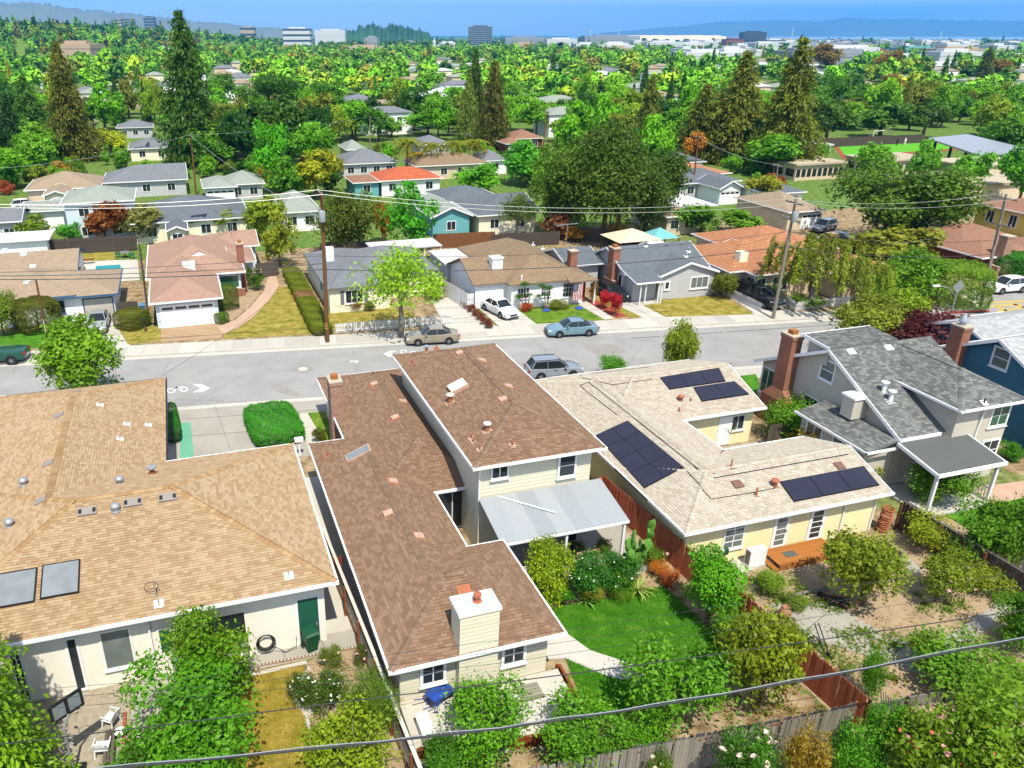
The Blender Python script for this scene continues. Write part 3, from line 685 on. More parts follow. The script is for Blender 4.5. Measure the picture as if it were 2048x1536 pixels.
def skylight(hs, px, py, w, l, h=.1, frame='pvframe', glass='skyglass', turn=0.):
    o, p, (u, v, n) = hs.slopebox('skylight', frame, px, py, w, l, h, turn=turn); q = p+n*(h+.026); m = MB(); a = w/2-.06; e = l/2-.06
    m.solid([q-u*a-v*e, q+u*a-v*e, q+u*a+v*e, q-u*a+v*e], .01, -n); m.build('pane', M[glass], o); return o
def turbine(hs, px, py, r=.19, h=.3, base='metal'):
    p = hs.pix(px, py); m = MB(); m.lathe((p.x,p.y,p.z-.1), [(r*1.25,0),(r*1.25,.14),(r*.9,.16),(r*.9,.16+h*.4)], 14); o = m.build('vent_base', M[base], hs.o, 40)
    m = MB(); m.lathe((p.x,p.y,p.z+.06+h*.4), [(r*.9,0),(r*1.15,.04),(r*1.2,.1),(r*.9,.2),(r*.3,.25)], 14); m.build('dome', M['metal'], o, 50); return o

# ---- A: the tan roof on the left
A = House('bungalow', 'pale stucco bungalow with wide tan shingle hip roof at lower left', 'house', (-4, 34, 0))
A.wing(-13.0, 4.39, 27.4, 40.45, 3.6, .33, 'x', 'hh', M['sh_tan'], M['stucco_a'], .5)
A.wing(-13.0, -2.65, 34.6, 52.6, 3.58, .33, 'y', 'bh', M['sh_tan'], M['stucco_a'], .55, gutter=False)
A.shingle(M['sh_tan'], .15, (.2, .36), .032); A.caps(M['sh_tan_cap'])
m = MB(); m.box(-2.64,40.4,3.45,-2.54,52.7,3.6); m.box(-13,52.61,3.45,-2.55,52.7,3.6); m.build('gutter', M['dark'], A.roofs[1])
YA = 27.9
def A_rect(a, b_, z0=None, z1=None):
    x0, t0 = wy(*a, YA); x1, t1 = wy(*b_, YA); return min(x0,x1), max(x0,x1), z0 if z0 is not None else min(t0,t1), z1 if z1 is not None else max(t0,t1)
A.door('-y', YA, *A_rect((594,1200), (640,1272), .1, 2.6), 'green_door')
A.door('-y', YA, *A_rect((316,1256), (345,1293), 1.25, 2.45), 'green_door', handle=False)
A.window('-y', YA, *A_rect((198,1257), (268,1320), .95, 2.85), glass='glass_pale', nv=0)
A.window('-y', YA, *A_rect((420,1240), (486,1250), 1.3, 2.4), frame='dark', glass='glass', nv=1)
A.window('-y', YA, *A_rect((131,1274), (166,1350), .2, 2.85), nv=0, sill=False, fw=.12, name='sliding_door')
A.window('-y', YA, *A_rect((18,1300), (60,1390), .2, 2.8), nv=1, sill=False, fw=.12, name='sliding_door')
A.downspout([(-3.5,YA-.1,3.4), (-3.5,YA-.1,.1)])
for px, py in ((175,1025),(266,1007),(336,997)):
    o, p, (u,v,n) = A.slopebox('roof_vent', 'ventgrey', px, py, .82, .46, .12) if 'ventgrey' in M else (M.__setitem__('ventgrey', plain('grey_vent_cap', C(170,160,152), .6, .08, 4)), A.slopebox('roof_vent', 'ventgrey', px, py, .82, .46, .12))[1]
    for sgn in (-1, 1):
        m = MB(); q = p+u*sgn*.3+n*.145; m.solid([q-u*.07-v*.13,q+u*.07-v*.13,q+u*.07+v*.13,q-u*.07+v*.13], .01, -n); m.build('louvre', M['dark'], o)
for px, py in ((97,928),(82,1003),(118,832),(152,785)): A.slopebox('roof_vent', 'ventgrey', px, py, .5, .55, .08)
for px, py in ((240,967),(232,1022),(48,970),(20,1053)): turbine(A, px, py)
for px, py in ((200,810),(253,848),(296,850),(240,878),(578,1152),(318,1208)): A.pipe(px, py, .22, .035, 'metal', False, .2, 'trim')
A.pipe(305, 948, .4, .13, 'copper', True)
skylight(A, 122, 1160, 1.5, 1.7, .1); skylight(A, 34, 1178, 1.5, 1.7, .1)
mast = A.pix(313, 1195); m = MB(); m.tube(mast, mast+Vector((0,0,.9)), .03, .03); mo = m.build('service_mast', M['metal'], A.o)
m = MB(); m.path([mast+Vector((.28*math.cos(t*.5)-.15, .1, .5+.26*math.sin(t*.5))) for t in range(14)], .014); m.build('cable_loop', M['dark'], mo)

# ---- B: the brown two-storey house
B = House('two_storey_house', 'cream sided house with brown shingle roofs and a two storey block, in the centre', 'house', (10, 34, 0))
B.wing(7.65, 14.5, 34.15, 51.04, 2.9, .41, 'y', 'hh', M['sh_brown'], M['cream'], .5)
B.wing(12.28, 19.58, 31.56, 47.2, 5.6, .41, 'y', 'hh', M['sh_brown'], M['cream'], .5)
B.wing(5.47, 11.0, 25.45, 41.5, 2.88, .41, 'y', 'bh', M['sh_brown'], M['cream'], .5)
B.wing(5.47, 12.85, 22.3, 28.95, 2.9, .41, 'x', 'hh', M['sh_brown'], M['cream'], .48)
B.shingle(M['sh_brown'], .15, (.2, .36), .032); B.caps(M['sh_brown_cap'], lim=300)
B.siding('-y', 32.06, 12.76, 19.1, 3.3, 5.45, M['siding']); B.siding('-y', 22.78, 5.97, 12.35, .55, 2.75, M['siding']); B.siding('+x', 12.37, 22.8, 28.4, .55, 2.75, M['siding'])
B.window('-y', 31.99, 13.45, 14.25, 4.55, 5.2, nv=1); B.window('-y', 31.99, 17.25, 18.1, 4.0, 5.2, nv=0, nh=1, fw=.12)
B.window('-y', 22.71, 6.9, 7.75, 1.45, 2.4, nv=1, nh=1, fw=.13); B.window('-y', 22.71, 10.4, 11.25, 1.5, 2.4, nv=1, nh=1, fw=.13)
B.window('-y', 34.63, 11.45, 13.0, .1, 2.4, nv=1, sill=False, fw=.12, name='sliding_door')
m = MB(); m.box(8.3,22.35,.5,9.93,23.37,4.84); ch = m.build('chimney_chase', M['cream'], B.o)
for k in range(22):
    z = .55+k*.19
    if z > 4.6: break
    m = MB(); m.add([(8.29,22.34,z),(9.94,22.34,z),(9.94,22.315,z),(8.29,22.315,z),(8.29,22.34,z+.185),(9.94,22.34,z+.185),(9.94,22.333,z+.185),(8.29,22.333,z+.185)], [(0,1,2,3),(3,2,6,7),(0,3,7,4),(1,5,6,2)]); m.build('siding_board', M['siding'], ch)
m = MB(); m.box(8.22,22.27,4.78,10.01,23.45,4.93); m.build('chimney_cap', M['skydome'], ch)
m = MB(); m.lathe((9.2,22.9,4.9), [(.2,0),(.2,.04),(.11,.06),(.11,.25),(.16,.26),(.17,.36),(.15,.4)], 14); m.build('flue', M['copper'], ch, 40)
o, p, _ = B.slopebox('roof_vent', 'copper', 927, 1182, .6, .45, .1)
B.chimney(7.45, 8.2, 44.5, 45.6, 0, 5.4, 'brick_old')
skylight(B, 717, 908, .75, 1.5, .1, 'ventface', 'skyglass'); skylight(B, 917, 776, 1.0, 1.1, .22, 'ventface', 'skydome')
for px, py in ((749,768),(805,803),(791,835),(785,963),(777,1027),(837,1073),(920,706),(963,721),(1016,773),(1007,799)): B.hoodvent(px, py)
B.pipe(655,912,.3,.05); B.pipe(824,728,.32,.05); B.pipe(853,704,.4,.1,'copper',True,.22,'ventface'); B.pipe(873,697,.3,.05); B.pipe(900,805,.5,.12,'copper',True,.26,'ventface','skydome'); B.pipe(974,862,.45,.11,'copper',True,.26,'ventface','skydome')
for px, py in ((943,877),(947,884),(960,899),(1025,891)): B.pipe(px, py, .3, .05, 'copper', False, .17, 'ventface')
B.downspout([(12.75,31.9,5.45),(12.75,32.0,4.9),(12.75,32.0,3.3)])
B.downspout([(14.4,34.0,2.8),(14.4,32.3,2.3)])
# the patio cover: corrugated sheets on white posts
pc = thing('patio_cover', 'corrugated silver metal patio roof on white posts behind the brown house', 'patio cover', (16, 30, 0))
nsh = 7; x0, x1, ya, yb, za, zb = 12.75, 19.72, 28.85, 31.98, 2.78, 3.45
for k in range(nsh):
    a, e = x0+(x1-x0)*k/nsh, x0+(x1-x0)*(k+1)/nsh+.05; m = MB(); nn = 18; zz = .006*(k%2)
    for i in range(nn+1):
        x = a+(e-a)*i/nn; dz = (.022 if i%2 else -.022)+zz
        m.v += [(x,ya,za+dz),(x,yb,zb+dz)]
    for i in range(nn): m.f.append((2*i,2*i+2,2*i+3,2*i+1)); m.t.append(.5)
    m.build('roof_sheet', M['patio_metal'], pc)
m = MB(); m.box(x0,ya+.02,za-.2,x1,ya+.12,za-.025); m.box(x0,ya-.06,za-.14,x1+.02,ya+.016,za-.02); m.build('beam', M['trim'], pc)
for x in (12.95, 16.3, 19.55): MB().box(x-.06,ya+.03,.04,x+.06,ya+.15,za-.2).build('post', M['trim'], pc)
m = MB(); nr = Vector((0,-(zb-za),yb-ya)).normalized()
for x in np.arange(x0+.3, x1, .8): m.bar((x,ya+.1,za-.1),(x,yb,zb-.09),.05,.1)
m.build('rafters', M['trim'], pc)
m = MB(); m.tube((13.75,31.9,3.48),(16.2,30.1,3.14),.045,.045,8); m.build('drain_pipe', M['trim'], pc)
# brick stack and bits in the little court
m = MB()
for i in range(14):
    x = 11.35+.05*(i%2)+rng.uniform(-.02,.02); y = 31.2+.23*(i%7); z = .05+.08*(i//7); m.box(x,y,z,x+.42,y+.2,z+.07)
tag(m.build('brick_pile', M['brick']), 'low pile of loose red bricks in the court by the sliding door', 'bricks')

# ---- C: the cream roof with solar panels
Cc = House('courtyard_house', 'yellow stucco courtyard house with cream shingle roof and black solar panels', 'house', (28, 36, 0))
Cc.wing(21.87, 29.03, 30.4, 46.6, 2.68, .31, 'y', 'bh', M['sh_cream'], M['stucco_c'], .5)
Cc.wing(21.87, 34.8, 27.1, 33.8, 2.7, .33, 'x', 'hg', M['sh_cream'], M['stucco_c'], .45)
Cc.wing(23.5, 35.35, 37.99, 46.6, 2.72, .33, 'x', 'hg', M['sh_cream'], M['stucco_c'], .45)
Cc.shingle(M['sh_cream'], .15, (.2, .36), .028); Cc.caps(M['sh_cream'], w=.14)
Cc.panel_array([(1405,942+3),(1368,932),(1258,843),(1196,872)][::1] if False else [(1289,978),(1368,937),(1256,844),(1193,873)], 2, 4)
Cc.panel_array([(1338,780),(1450,764),(1437,738),(1320,757)], 3, 1); Cc.panel_array([(1403,804),(1497,790),(1468,765),(1386,777)], 2, 1)
Cc.panel_array([(1586,1005),(1757,972),(1726,935),(1559,966)], 3, 1)
for a, e in (((1161,752),(1402,944)),((1427,957),(1716,906)),((1182,748),(1299,735)),((1312,746),(1462,728))):
    n = 14; P_ = []
    for i in range(n+1):
        p = Cc.pix(a[0]+(e[0]-a[0])*i/n, a[1]+(e[1]-a[1])*i/n); P_.append(p+Vector((0,0,.03)))
    m = MB(); m.path(P_, .035, 5); m.build('ridge_vent', M['dark'], Cc.o)
for chain in ([(1180,765),(1160,772),(1170,782),(1247,841)], [(1368,938),(1400,972),(1408,985),(1422,1000),(1500,988),(1560,976)], [(1165,757),(1200,765),(1225,771),(1320,758)]):
    P_ = []
    for a, e in zip(chain, chain[1:]):
        for i in range(6): P_.append(Cc.pix(a[0]+(e[0]-a[0])*i/6, a[1]+(e[1]-a[1])*i/6)+Vector((0,0,.06)))
    m = MB(); m.path(P_, .02, 5); m.build('conduit', M['dark'], Cc.o)
M['valley'] = plain('brown_valley_metal', C(140,104,90), .6, .1, 4)
for a, e in (((1426,948),(1447,902)),):
    p, q = Cc.pix(*a)+Vector((0,0,.03)), Cc.pix(*e)+Vector((0,0,.03)); m = MB(); m.bar(p, q, .2, .03); m.build('valley_flashing', M['valley'], Cc.o)
for px, py, w in ((1474,970,.55),(1678,933,.5)): Cc.slopebox('roof_vent', 'valley', px, py, w, .5, .1)
for px, py, h, r in ((1462,935,.5,.04),(1512,992,.5,.05),(1549,972,.35,.12),(1361,802,.35,.12),(1381,803,.25,.06),(1358,823,.3,.05)): Cc.pipe(px, py, h, r, 'copper', r > .1, .16, 'valley', 'copper')
M['rust'] = plain('rust', C(190,110,60), .85, .2, 5)
YC = 27.55
Cc.window('-y', YC, 24.7, 25.8, .85, 2.4, nv=1, nh=3, glass='glass_pale')
Cc.door('-y', YC, 27.8, 28.65, .22, 2.25, 'white', panes=5, glass='glass_pale'); Cc.door('-y', YC, 30.1, 30.98, .22, 2.25, 'white', panes=5, glass='glass')
Cc.window('-x', 22.37, 31.4, 32.4, 1.3, 2.0, nv=0); Cc.window('-x', 22.37, 29.6, 30.6, 1.3, 2.0, nv=0)
Cc.door('-y', 38.44, 32.3, 33.2, .05, 2.1, 'white'); Cc.window('-y', 38.44, 33.3, 34.2, 1.1, 2.1)
Cc.downspout([(34.6,27.2,2.6),(34.3,27.5,2.3),(34.3,27.5,.1)]); Cc.downspout([(32.2,27.1,2.6),(32.2,27.5,2.3),(32.2,27.5,.1)])

# ---- D: the grey roof on the right
D = House('two_storey_house', 'taupe stucco house with grey shingle saltbox roof and tall brick chimney', 'house', (43, 36, 0))
zr, yr, pr = 6.8, 37.0, .5
def slab(hs, poly, mat, th=.16, shingle=None, name='roof'):
    m = MB().solid(poly, th); r = m.build(name, mat, hs.o); hs.planes.append((len(hs.w)+900, poly, r)); return r
D.blocks = []
D.height = (lambda s_h: (lambda x, y, skip=None: s_h(x, y, skip)))(D.height)
rear = [(38.6,30.55,3.575),(47.0,30.55,3.575),(47.0,yr,zr),(38.6,yr,zr)]; front = [(47.0,43.4,3.6),(38.6,43.4,3.6),(38.6,yr,zr),(47.0,yr,zr)]
slab(D, rear, M['sh_grey']); slab(D, front, M['sh_grey'])
dorm = [(38.6,37.05,6.9),(44.2,37.05,6.9),(44.2,39.4,7.02),(38.6,39.4,7.02)]; slab(D, dorm, M['sh_grey'])
D.wing(41.7, 46.85, 29.7, 37.4, 5.4, .5, 'y', 'hb', M['sh_grey'], M['taupe'], .45)
lean = [(36.5,30.9,3.0),(38.95,30.9,3.0),(38.95,36.3,4.1),(38.3,36.3,3.8)]
m = MB(); m.solid([(36.4,30.6,3.02),(38.62,30.6,3.5),(38.62,36.4,3.5),(36.4,36.4,3.02)], .14); r_ = m.build('roof', M['sh_grey'], D.o); D.planes.append((950, [(36.4,36.4,3.02),(36.4,30.6,3.02),(38.62,30.6,3.5),(38.62,36.4,3.5)], r_))
_h = D.height
def Dh(x, y, skip=None):
    b_ = _h(x, y, skip)
    if 38.6 <= x <= 47 and 30.55 <= y <= 43.4 and skip is not None and skip < 900: b_ = max(b_, zr-pr*abs(y-yr)-.0)
    if skip is None and 38.6 <= x <= 47 and 30.55 <= y <= 43.4: b_ = max(b_, zr-pr*abs(y-yr))
    if skip is None and 38.6 <= x <= 44.2 and 37.05 <= y <= 39.4: b_ = max(b_, 6.9)
    if skip is None and 36.4 <= x <= 38.6 and 30.6 <= y <= 36.4: b_ = max(b_, 3.02+(x-36.4)*.3)
    return b_
D.height = Dh
D.shingle(M['sh_grey'], .17, (.22, .38), .028)
D.caps(M['sh_grey'])
m = MB()
m.add([(39.05,31.,0),(39.05,43.,0),(39.05,43.,3.6),(39.05,yr,6.62),(39.05,31.,3.62),(39.2,31.,0),(39.2,43.,0),(39.2,43.,3.6),(39.2,yr,6.62),(39.2,31.,3.62)], [(0,1,2,3,4)[::-1],(5,6,7,8,9),(0,4,9,5),(1,6,7,2),(0,5,6,1),(2,7,8,3),(3,8,9,4)])
m.box(39.2,31.0,0,46.5,42.9,3.4); m.box(38.95,37.3,5.5,44.0,39.1,6.85); m.build('wall', M['taupe'], D.o)
m = MB(); m.box(36.8,31.,0,39.0,36.2,2.9); m.build('wall', M['taupe'], D.o)
m = MB(); m.bar((38.56,43.42,3.52),(38.56,yr,6.72),.06,.22); m.bar((38.56,30.5,3.5),(38.56,yr,6.72),.06,.22); m.bar((38.56,37.0,6.86),(38.56,39.45,6.98),.06,.2); m.box(38.5,39.41,6.84,44.2,39.5,7.04); m.box(36.32,30.5,2.88,36.4,36.5,3.04); m.box(36.32,30.5,2.9,38.6,30.58,3.06); m.box(38.6,30.45,3.4,41.7,30.55,3.6); m.build('fascia', M['trim'], D.o)
D.window('-x', 39.05, 36.65, 37.7, 4.6, 5.85, nv=0, nh=1, glass='glass_pale', fw=.11); D.window('-x', 39.05, 41.7, 42.8, 1.4, 3.25, nv=1, glass='glass_green', fw=.11)
D.window('-x', 39.05, 37.4, 38.6, 1.9, 2.9, nv=1); D.window('-x', 36.8, 34.4, 35.6, 1.7, 2.6, nv=1); D.window('-x', 36.8, 32.0, 33.4, 1.7, 2.6, nv=1)
D.window('-y', 30.15, 44.95, 46.2, 3.7, 5.0, nv=1, nh=1, glass='glass_green', fw=.12); D.window('-y', 30.15, 45.0, 46.2, 1.3, 2.6, nv=1, nh=1, fw=.12)
c = D.chimney(38.2, 39.04, 39.75, 40.85, 0, 6.75, 'brick'); m = MB(); m.box(38.0,38.95,0,39.04,41.5,2.0); m.add([(38.0,38.95,2.0),(39.04,38.95,2.0),(39.04,41.5,2.0),(38.0,41.5,2.0),(38.2,39.75,2.7),(39.04,39.75,2.7),(39.04,40.85,2.7),(38.2,40.85,2.7)], [(0,1,5,4),(1,2,6,5),(2,3,7,6),(3,0,4,7)]); m.build('hearth_base', M['brick'], c)
bx_ = D.pix(1722,818); X_, Y_, Z_ = bx_.x, bx_.y, bx_.z; m = MB(); m.box(X_-.75,Y_-.1,Z_-.6,X_+.75,Y_+.8,Z_+.75); o = m.build('roof_box', M['taupe'], D.o); m = MB(); m.box(X_-.85,Y_-.2,Z_+.75,X_+.85,Y_+.9,Z_+.87); m.box(X_-.65,Y_,Z_+.87,X_+.65,Y_+.7,Z_+.95); m.build('cap', M['white'], o)
for px, py in ((1701,705),(1776,697)): D.slopebox('roof_vent', 'trim', px, py, .55, .45, .1)
for px, py in ((1766,785),(1780,803)): D.pipe(px, py, .7, .13, 'trim', True, .28, 'trim', 'trim')
D.pipe(1968, 806, .3, .05, 'dark', False, .2, 'trim')
D.downspout([(44.0,30.0,5.2),(44.0,30.1,3.6),(44.0,30.1,.2)])
pd = thing('porch_roof', 'dark grey flat porch roof with white edge on the taupe house', 'patio cover', (41, 29, 0))
m = MB(); m.solid([(38.55,27.6,2.88),(43.45,27.6,2.88),(43.45,30.5,3.42),(38.55,30.5,3.42)], .08); m.build('roof_sheet', M['dark_roll'], pd)
m = MB(); m.box(38.45,27.5,2.68,43.55,27.596,2.9); m.bar((38.49,27.6,2.78),(38.49,30.5,3.32),.1,.2); m.bar((43.51,27.6,2.78),(43.51,30.5,3.32),.1,.2); m.build('fascia', M['trim'], pd)
for x in (38.75, 43.25): MB().box(x-.08,27.7,0,x+.08,27.86,2.75).build('post', M['trim'], pd)
m = MB(); m.box(43.2,27.9,.95,43.27,30.4,1.02); m.box(43.2,27.9,.2,43.27,30.4,.26)
for y in np.arange(28., 30.4, .17): m.box(43.21,y,.26,43.26,y+.04,.95)
m.build('railing', M['trim'], pd)
m = MB(); m.box(38.4,27.5,.0,43.4,30.9,.14); tag(m.build('porch_floor', M['concrete']), kind='structure')

# ---- E: the blue house at the right edge
E_ = House('gabled_house', 'blue stucco house with white shingle roof and brick chimney at right edge', 'house', (56, 36, 0))
E_.wing(51.15, 63, 30.6, 40.2, 4.3, .5, 'x', 'gg', M['sh_white'], M['blue_wall'], .5)
E_.wing(50.6, 63, 26.5, 31.2, 2.6, .35, 'x', 'gg', M['sh_white'], M['blue_wall'], .5)
E_.wing(57.3, 68, 38.4, 47.5, 3.0, .4, 'x', 'gg', M['sh_white'], M['blue_wall'], .5)
E_.shingle(M['sh_white'], .2, (.25, .5), .015, 120)
E_.window('-x', 51.65, 34.75, 35.8, 4.7, 5.95, nv=0, nh=1, glass='glass_pale', fw=.12)
E_.chimney(50.85, 51.6, 37.75, 38.75, 0, 6.75, 'brick', pot=False); m = MB(); m.lathe((51.2,38.25,6.75), [(.22,0),(.22,.2),(.3,.25),(.28,.4),(.05,.8)], 10); m.build('flue_cowl', M['metal'], E_.o, 40)

# ================================================================ the row across the street
M['r_pink'] = farroof('pink_brown_shingles', C(206,168,148), C(188,148,128)); M['r_tan'] = farroof('sandy_shingles', C(198,176,150), C(178,154,128))
M['r_grey'] = farroof('slate_grey_shingles', C(152,156,162), C(134,138,146)); M['r_brown'] = farroof('mid_brown_shingles', C(176,152,122), C(150,124,98))
M['r_dark'] = farroof('dark_grey_shingles', C(130,138,146), C(112,120,130)); M['r_tile'] = farroof('orange_clay_tiles', C(212,150,110), C(196,132,94), .7, .42)
M['r_rust'] = farroof('rusty_brown_shingles', C(186,140,116), C(166,122,100)); M['r_white'] = farroof('white_gravel_roof', C(240,240,240), C(232,232,234), 2., 2.)
M['r_green'] = farroof('pale_green_shingles', C(186,194,182), C(172,180,168)); M['r_red'] = farroof('red_clay_tiles', C(226,124,84), C(208,104,68), .6, .4); M['r_beige'] = farroof('beige_gravel_roof', C(222,208,182), C(212,196,170), 3, 3)
M['w_white'] = plain('white_stucco', C(246,246,244,1.3), .8, .04, .8, .05); M['w_grey'] = plain('grey_stucco', C(196,196,196,1.5), .8, .05, .8, .05); M['w_pale'] = plain('pale_yellow_stucco', C(240,232,204,1.35), .8, .05, .8, .05)
M['w_blue'] = plain('pale_blue_siding', C(206,220,228,1.4), .7, .05, .8); M['w_teal'] = plain('teal_siding', C(110,178,182,1.5), .7, .06, .8); M['w_yellow'] = plain('yellow_siding', C(240,214,110,1.4), .7, .05, .8)
M['w_tan'] = plain('tan_stucco', C(222,202,170,1.45), .8, .05, .8); M['w_maroon'] = plain('maroon_siding', C(120,52,48,1.6), .7, .08, .8); M['w_brown'] = plain('brown_siding', C(150,120,96,1.6), .75, .08, .8)
M['blue_trim'] = plain('blue_trim', C(62,112,146), .5, .06, 2); M['red_door'] = plain('red_garage_paint', C(176,60,54), .6, .08, 2); M['beige_door'] = plain('beige_garage_paint', C(230,222,204), .6, .05, 2)

Fh = House('ranch_house', 'ranch house with sandy shingle roof and blue trim behind the leaning light pole', 'house', (-14, 85, 0))
Fh.wing(-27, -10.9, 77.85, 88.1, 2.7, .33, 'x', 'hh', M['r_tan'], M['w_white'], .5, trim='blue_trim')
Fh.wing(-18, -7.1, 77.7, 86.9, 2.58, .3, 'x', 'hh', M['r_tan'], M['w_white'], .45, trim='blue_trim')
Fh.wing(-24, -11.25, 84, 95.4, 2.72, .3, 'x', 'hg', M['r_tan'], M['w_white'], .5, trim='blue_trim')
Fh.garage('-y', 78.15, -10.3, -7.75, .05, 2.1, 'beige_door', 0, 4, 'blue_trim'); Fh.window('-y', 78.15, -13.6, -12.1, 1.0, 2.1, frame='blue_trim', nv=1)
for px, py in ((10,500),(47,510),(66,534)): Fh.slopebox('roof_vent', 'trim', px, py, .6, .5, .12)
Gh = House('ranch_house', 'pale blue house with pink brown roof and white double garage door', 'house', (0, 84, 0))
Gh.wing(-4.1, 2.45, 73.05, 86, 2.7, .42, 'y', 'hg', M['r_pink'], M['w_blue'], .45)
Gh.wing(-4.5, 5.3, 81.4, 96, 2.72, .42, 'y', 'hh', M['r_pink'], M['w_blue'], .45)
Gh.wing(1.5, 7.95, 92.4, 99, 2.7, .35, 'x', 'hg', M['r_pink'], M['w_blue'], .45); Gh.wing(4, 6.9, 86.2, 92.6, 2.5, .3, 'x', 'gh', M['r_pink'], M['w_blue'], .3)
Gh.garage('-y', 73.5, -3.2, 1.6, .05, 2.15, 'white', 4, 5); Gh.window('-y', 81.85, 2.75, 4.6, 1.0, 2.25, glass='glass_green', nv=0)
Gh.siding('-y', 73.5, -3.62, -3.35, .1, 2.5, M['w_blue']); Gh.siding('-y', 73.5, 1.75, 1.98, .1, 2.5, M['w_blue'])
Gh.chimney(4.9, 5.6, 84.6, 85.6, 0, 4.9, 'brick'); m = MB(); m.box(2.1,81.6,.0,5.2,81.85,.8); m.build('brick_skirt', M['brick'], Gh.o)
m = MB(); p = Gh.pix(378, 536); m.box(p.x-.6,p.y-.2,p.z-.4,p.x+.6,p.y+.7,p.z+.55); m.build('cooler_box', M['white'], Gh.o)
m = MB(); q = Gh.pix(398, 510, ); m.add([(q.x-1.3,q.y-.1,q.z-.2),(q.x+1.3,q.y-.1,q.z-.2),(q.x,q.y-.1,q.z+.42),(q.x,q.y+1.6,q.z+.42),(q.x-1.3,q.y+1.2,q.z-.1),(q.x+1.3,q.y+1.2,q.z-.1)], [(0,1,2),(0,2,3,4),(1,5,3,2)]); m.build('dormer', M['r_pink'], Gh.o)
m = MB(); m.add([(q.x-1.05,q.y-.14,q.z-.12),(q.x+1.05,q.y-.14,q.z-.12),(q.x,q.y-.14,q.z+.36)], [(0,1,2)]); m.build('dormer_vent', M['white'], Gh.o)
Hh = House('cottage', 'pale yellow cottage with slate grey hip roof behind the picket fence', 'house', (17, 79, 0))
Hh.wing(12.3, 19.2, 72.8, 87, 2.7, .36, 'y', 'hh', M['r_grey'], M['w_pale'], .35, gutter=False); Hh.wing(15, 25, 76, 86.5, 2.7, .33, 'x', 'hh', M['r_grey'], M['w_pale'], .35, gutter=False)
Hh.window('-y', 73.15, 14.3, 16.0, .95, 2.2, nv=2)
for a in (13.75, 16.15): MB().box(a,73.08,.9,a+.35,73.14,2.25).build('shutter', M['r_grey'], Hh.o)
Hh.window('-x', 12.65, 77, 77.8, 1.4, 2.2, nv=0, frame='w_teal'); Hh.window('-x', 12.65, 75, 75.8, 1.4, 2.2, nv=0, frame='w_teal')
Ih = House('ranch_house', 'white brick house with brown shingle roof and American flag at its porch', 'house', (33, 76, 0))
Ih.wing(29.9, 38.7, 68.7, 84.5, 2.7, .42, 'y', 'hh', M['r_brown'], M['w_white'], .4, gutter=False); Ih.wing(26.5, 34, 69.9, 78.3, 2.66, .4, 'x', 'gh', M['r_brown'], M['w_white'], .4, gutter=False)
Ih.wing(36.2, 39.4, 68.1, 73.5, 2.62, .3, 'x', 'gh', M['r_brown'], None, .4, gutter=False)
Ih.garage('-y', 70.3, 27.2, 29.4, .05, 2.1, 'white', 0, 4); Ih.window('-y', 69.1, 31.0, 32.2, 1.1, 2.1, nv=3, nh=1); Ih.window('-y', 69.1, 33.6, 34.6, 1.1, 2.1, nv=3, nh=1); Ih.window('-y', 69.1, 36.0, 37.9, .8, 2.2, nv=5, nh=2)
p = Ih.pix(992, 535); m = MB(); m.box(p.x-.55,p.y-.4,p.z-.6,p.x+.55,p.y+.6,p.z+1.0); o = m.build('chimney', M['white'], Ih.o); m = MB(); m.box(p.x-.65,p.y-.5,p.z+1.0,p.x+.65,p.y+.7,p.z+1.12); m.build('cap', M['white'], o)
m = MB(); m.box(26.4,78.4,2.4,30.0,84.6,2.55); m.build('flat_roof', M['r_white'], Ih.o); m = MB(); m.box(26.6,78.5,0,30.0,84.4,2.4); m.build('wall', M['w_blue'], Ih.o)
m = MB(); m.box(37.9,69.2,0,38.6,69.35,2.5); m.build('wall', M['w_maroon'], Ih.o); m = MB(); m.box(39.15,68.3,0,39.3,68.45,2.55); m.build('post', M['trim'], Ih.o)
for px, py in ((1066,490),(1085,498)): Ih.pipe(px, py, .4, .06, 'trim')
Ih.pipe(1043, 560, .5, .08, 'trim')
Jh = House('ranch_house', 'grey stucco house with dark grey gabled roof and tall brick chimney', 'house', (47, 71, 0))
Jh.wing(42.7, 52.9, 68.6, 76.9, 2.75, .445, 'x', 'gg', M['r_dark'], M['w_grey'], .5); m = MB(); m.solid([(42.7,66.2,2.45),(45.9,66.2,2.45),(45.9,69.3,3.09),(42.7,69.3,3.09)], .1); m.build('porch_roof', M['r_dark'], Jh.o); m = MB(); m.box(42.65,66.1,2.32,45.9,66.19,2.47); m.bar((42.67,66.2,2.38),(42.67,69.3,3.02),.05,.14); m.build('fascia', M['trim'], Jh.o); m = MB(); m.box(43.2,67.6,0,45.9,69.2,2.6); m.build('wall', M['w_grey'], Jh.o); Jh.wing(45.85, 52.95, 67.0, 76, 2.68, .34, 'y', 'gg', M['r_dark'], M['w_grey'], .3)
Jh.wing(38.4, 42.8, 73.2, 80, 2.7, .33, 'x', 'gg', M['r_dark'], M['w_grey'], .4)
Jh.window('-y', 67.3, 49.9, 51.9, 1.0, 2.1, nv=2, glass='glass_pale', fw=.13); Jh.window('-y', 67.3, 46.8, 47.2, 1.2, 1.9, nv=0, fw=.13); Jh.window('-x', 43.2, 69.9, 70.5, 1.0, 2.2, nv=0, fw=.13)
Jh.chimney(42.35, 43.15, 70.6, 71.7, 0, 5.0, 'brick'); m = MB(); m.box(42.3,70.2,0,43.1,72.1,1.6); m.build('hearth_base', M['brick'], Jh.o)
Jh.chimney(38.3, 39.1, 72.3, 73.1, 2, 4.6, 'brick', pot=False)
for x in (43.3, 43.9, 45.4, 45.75): MB().box(x,66.35,0,x+.1,66.45,2.45).build('porch_post', M['trim'], Jh.o)
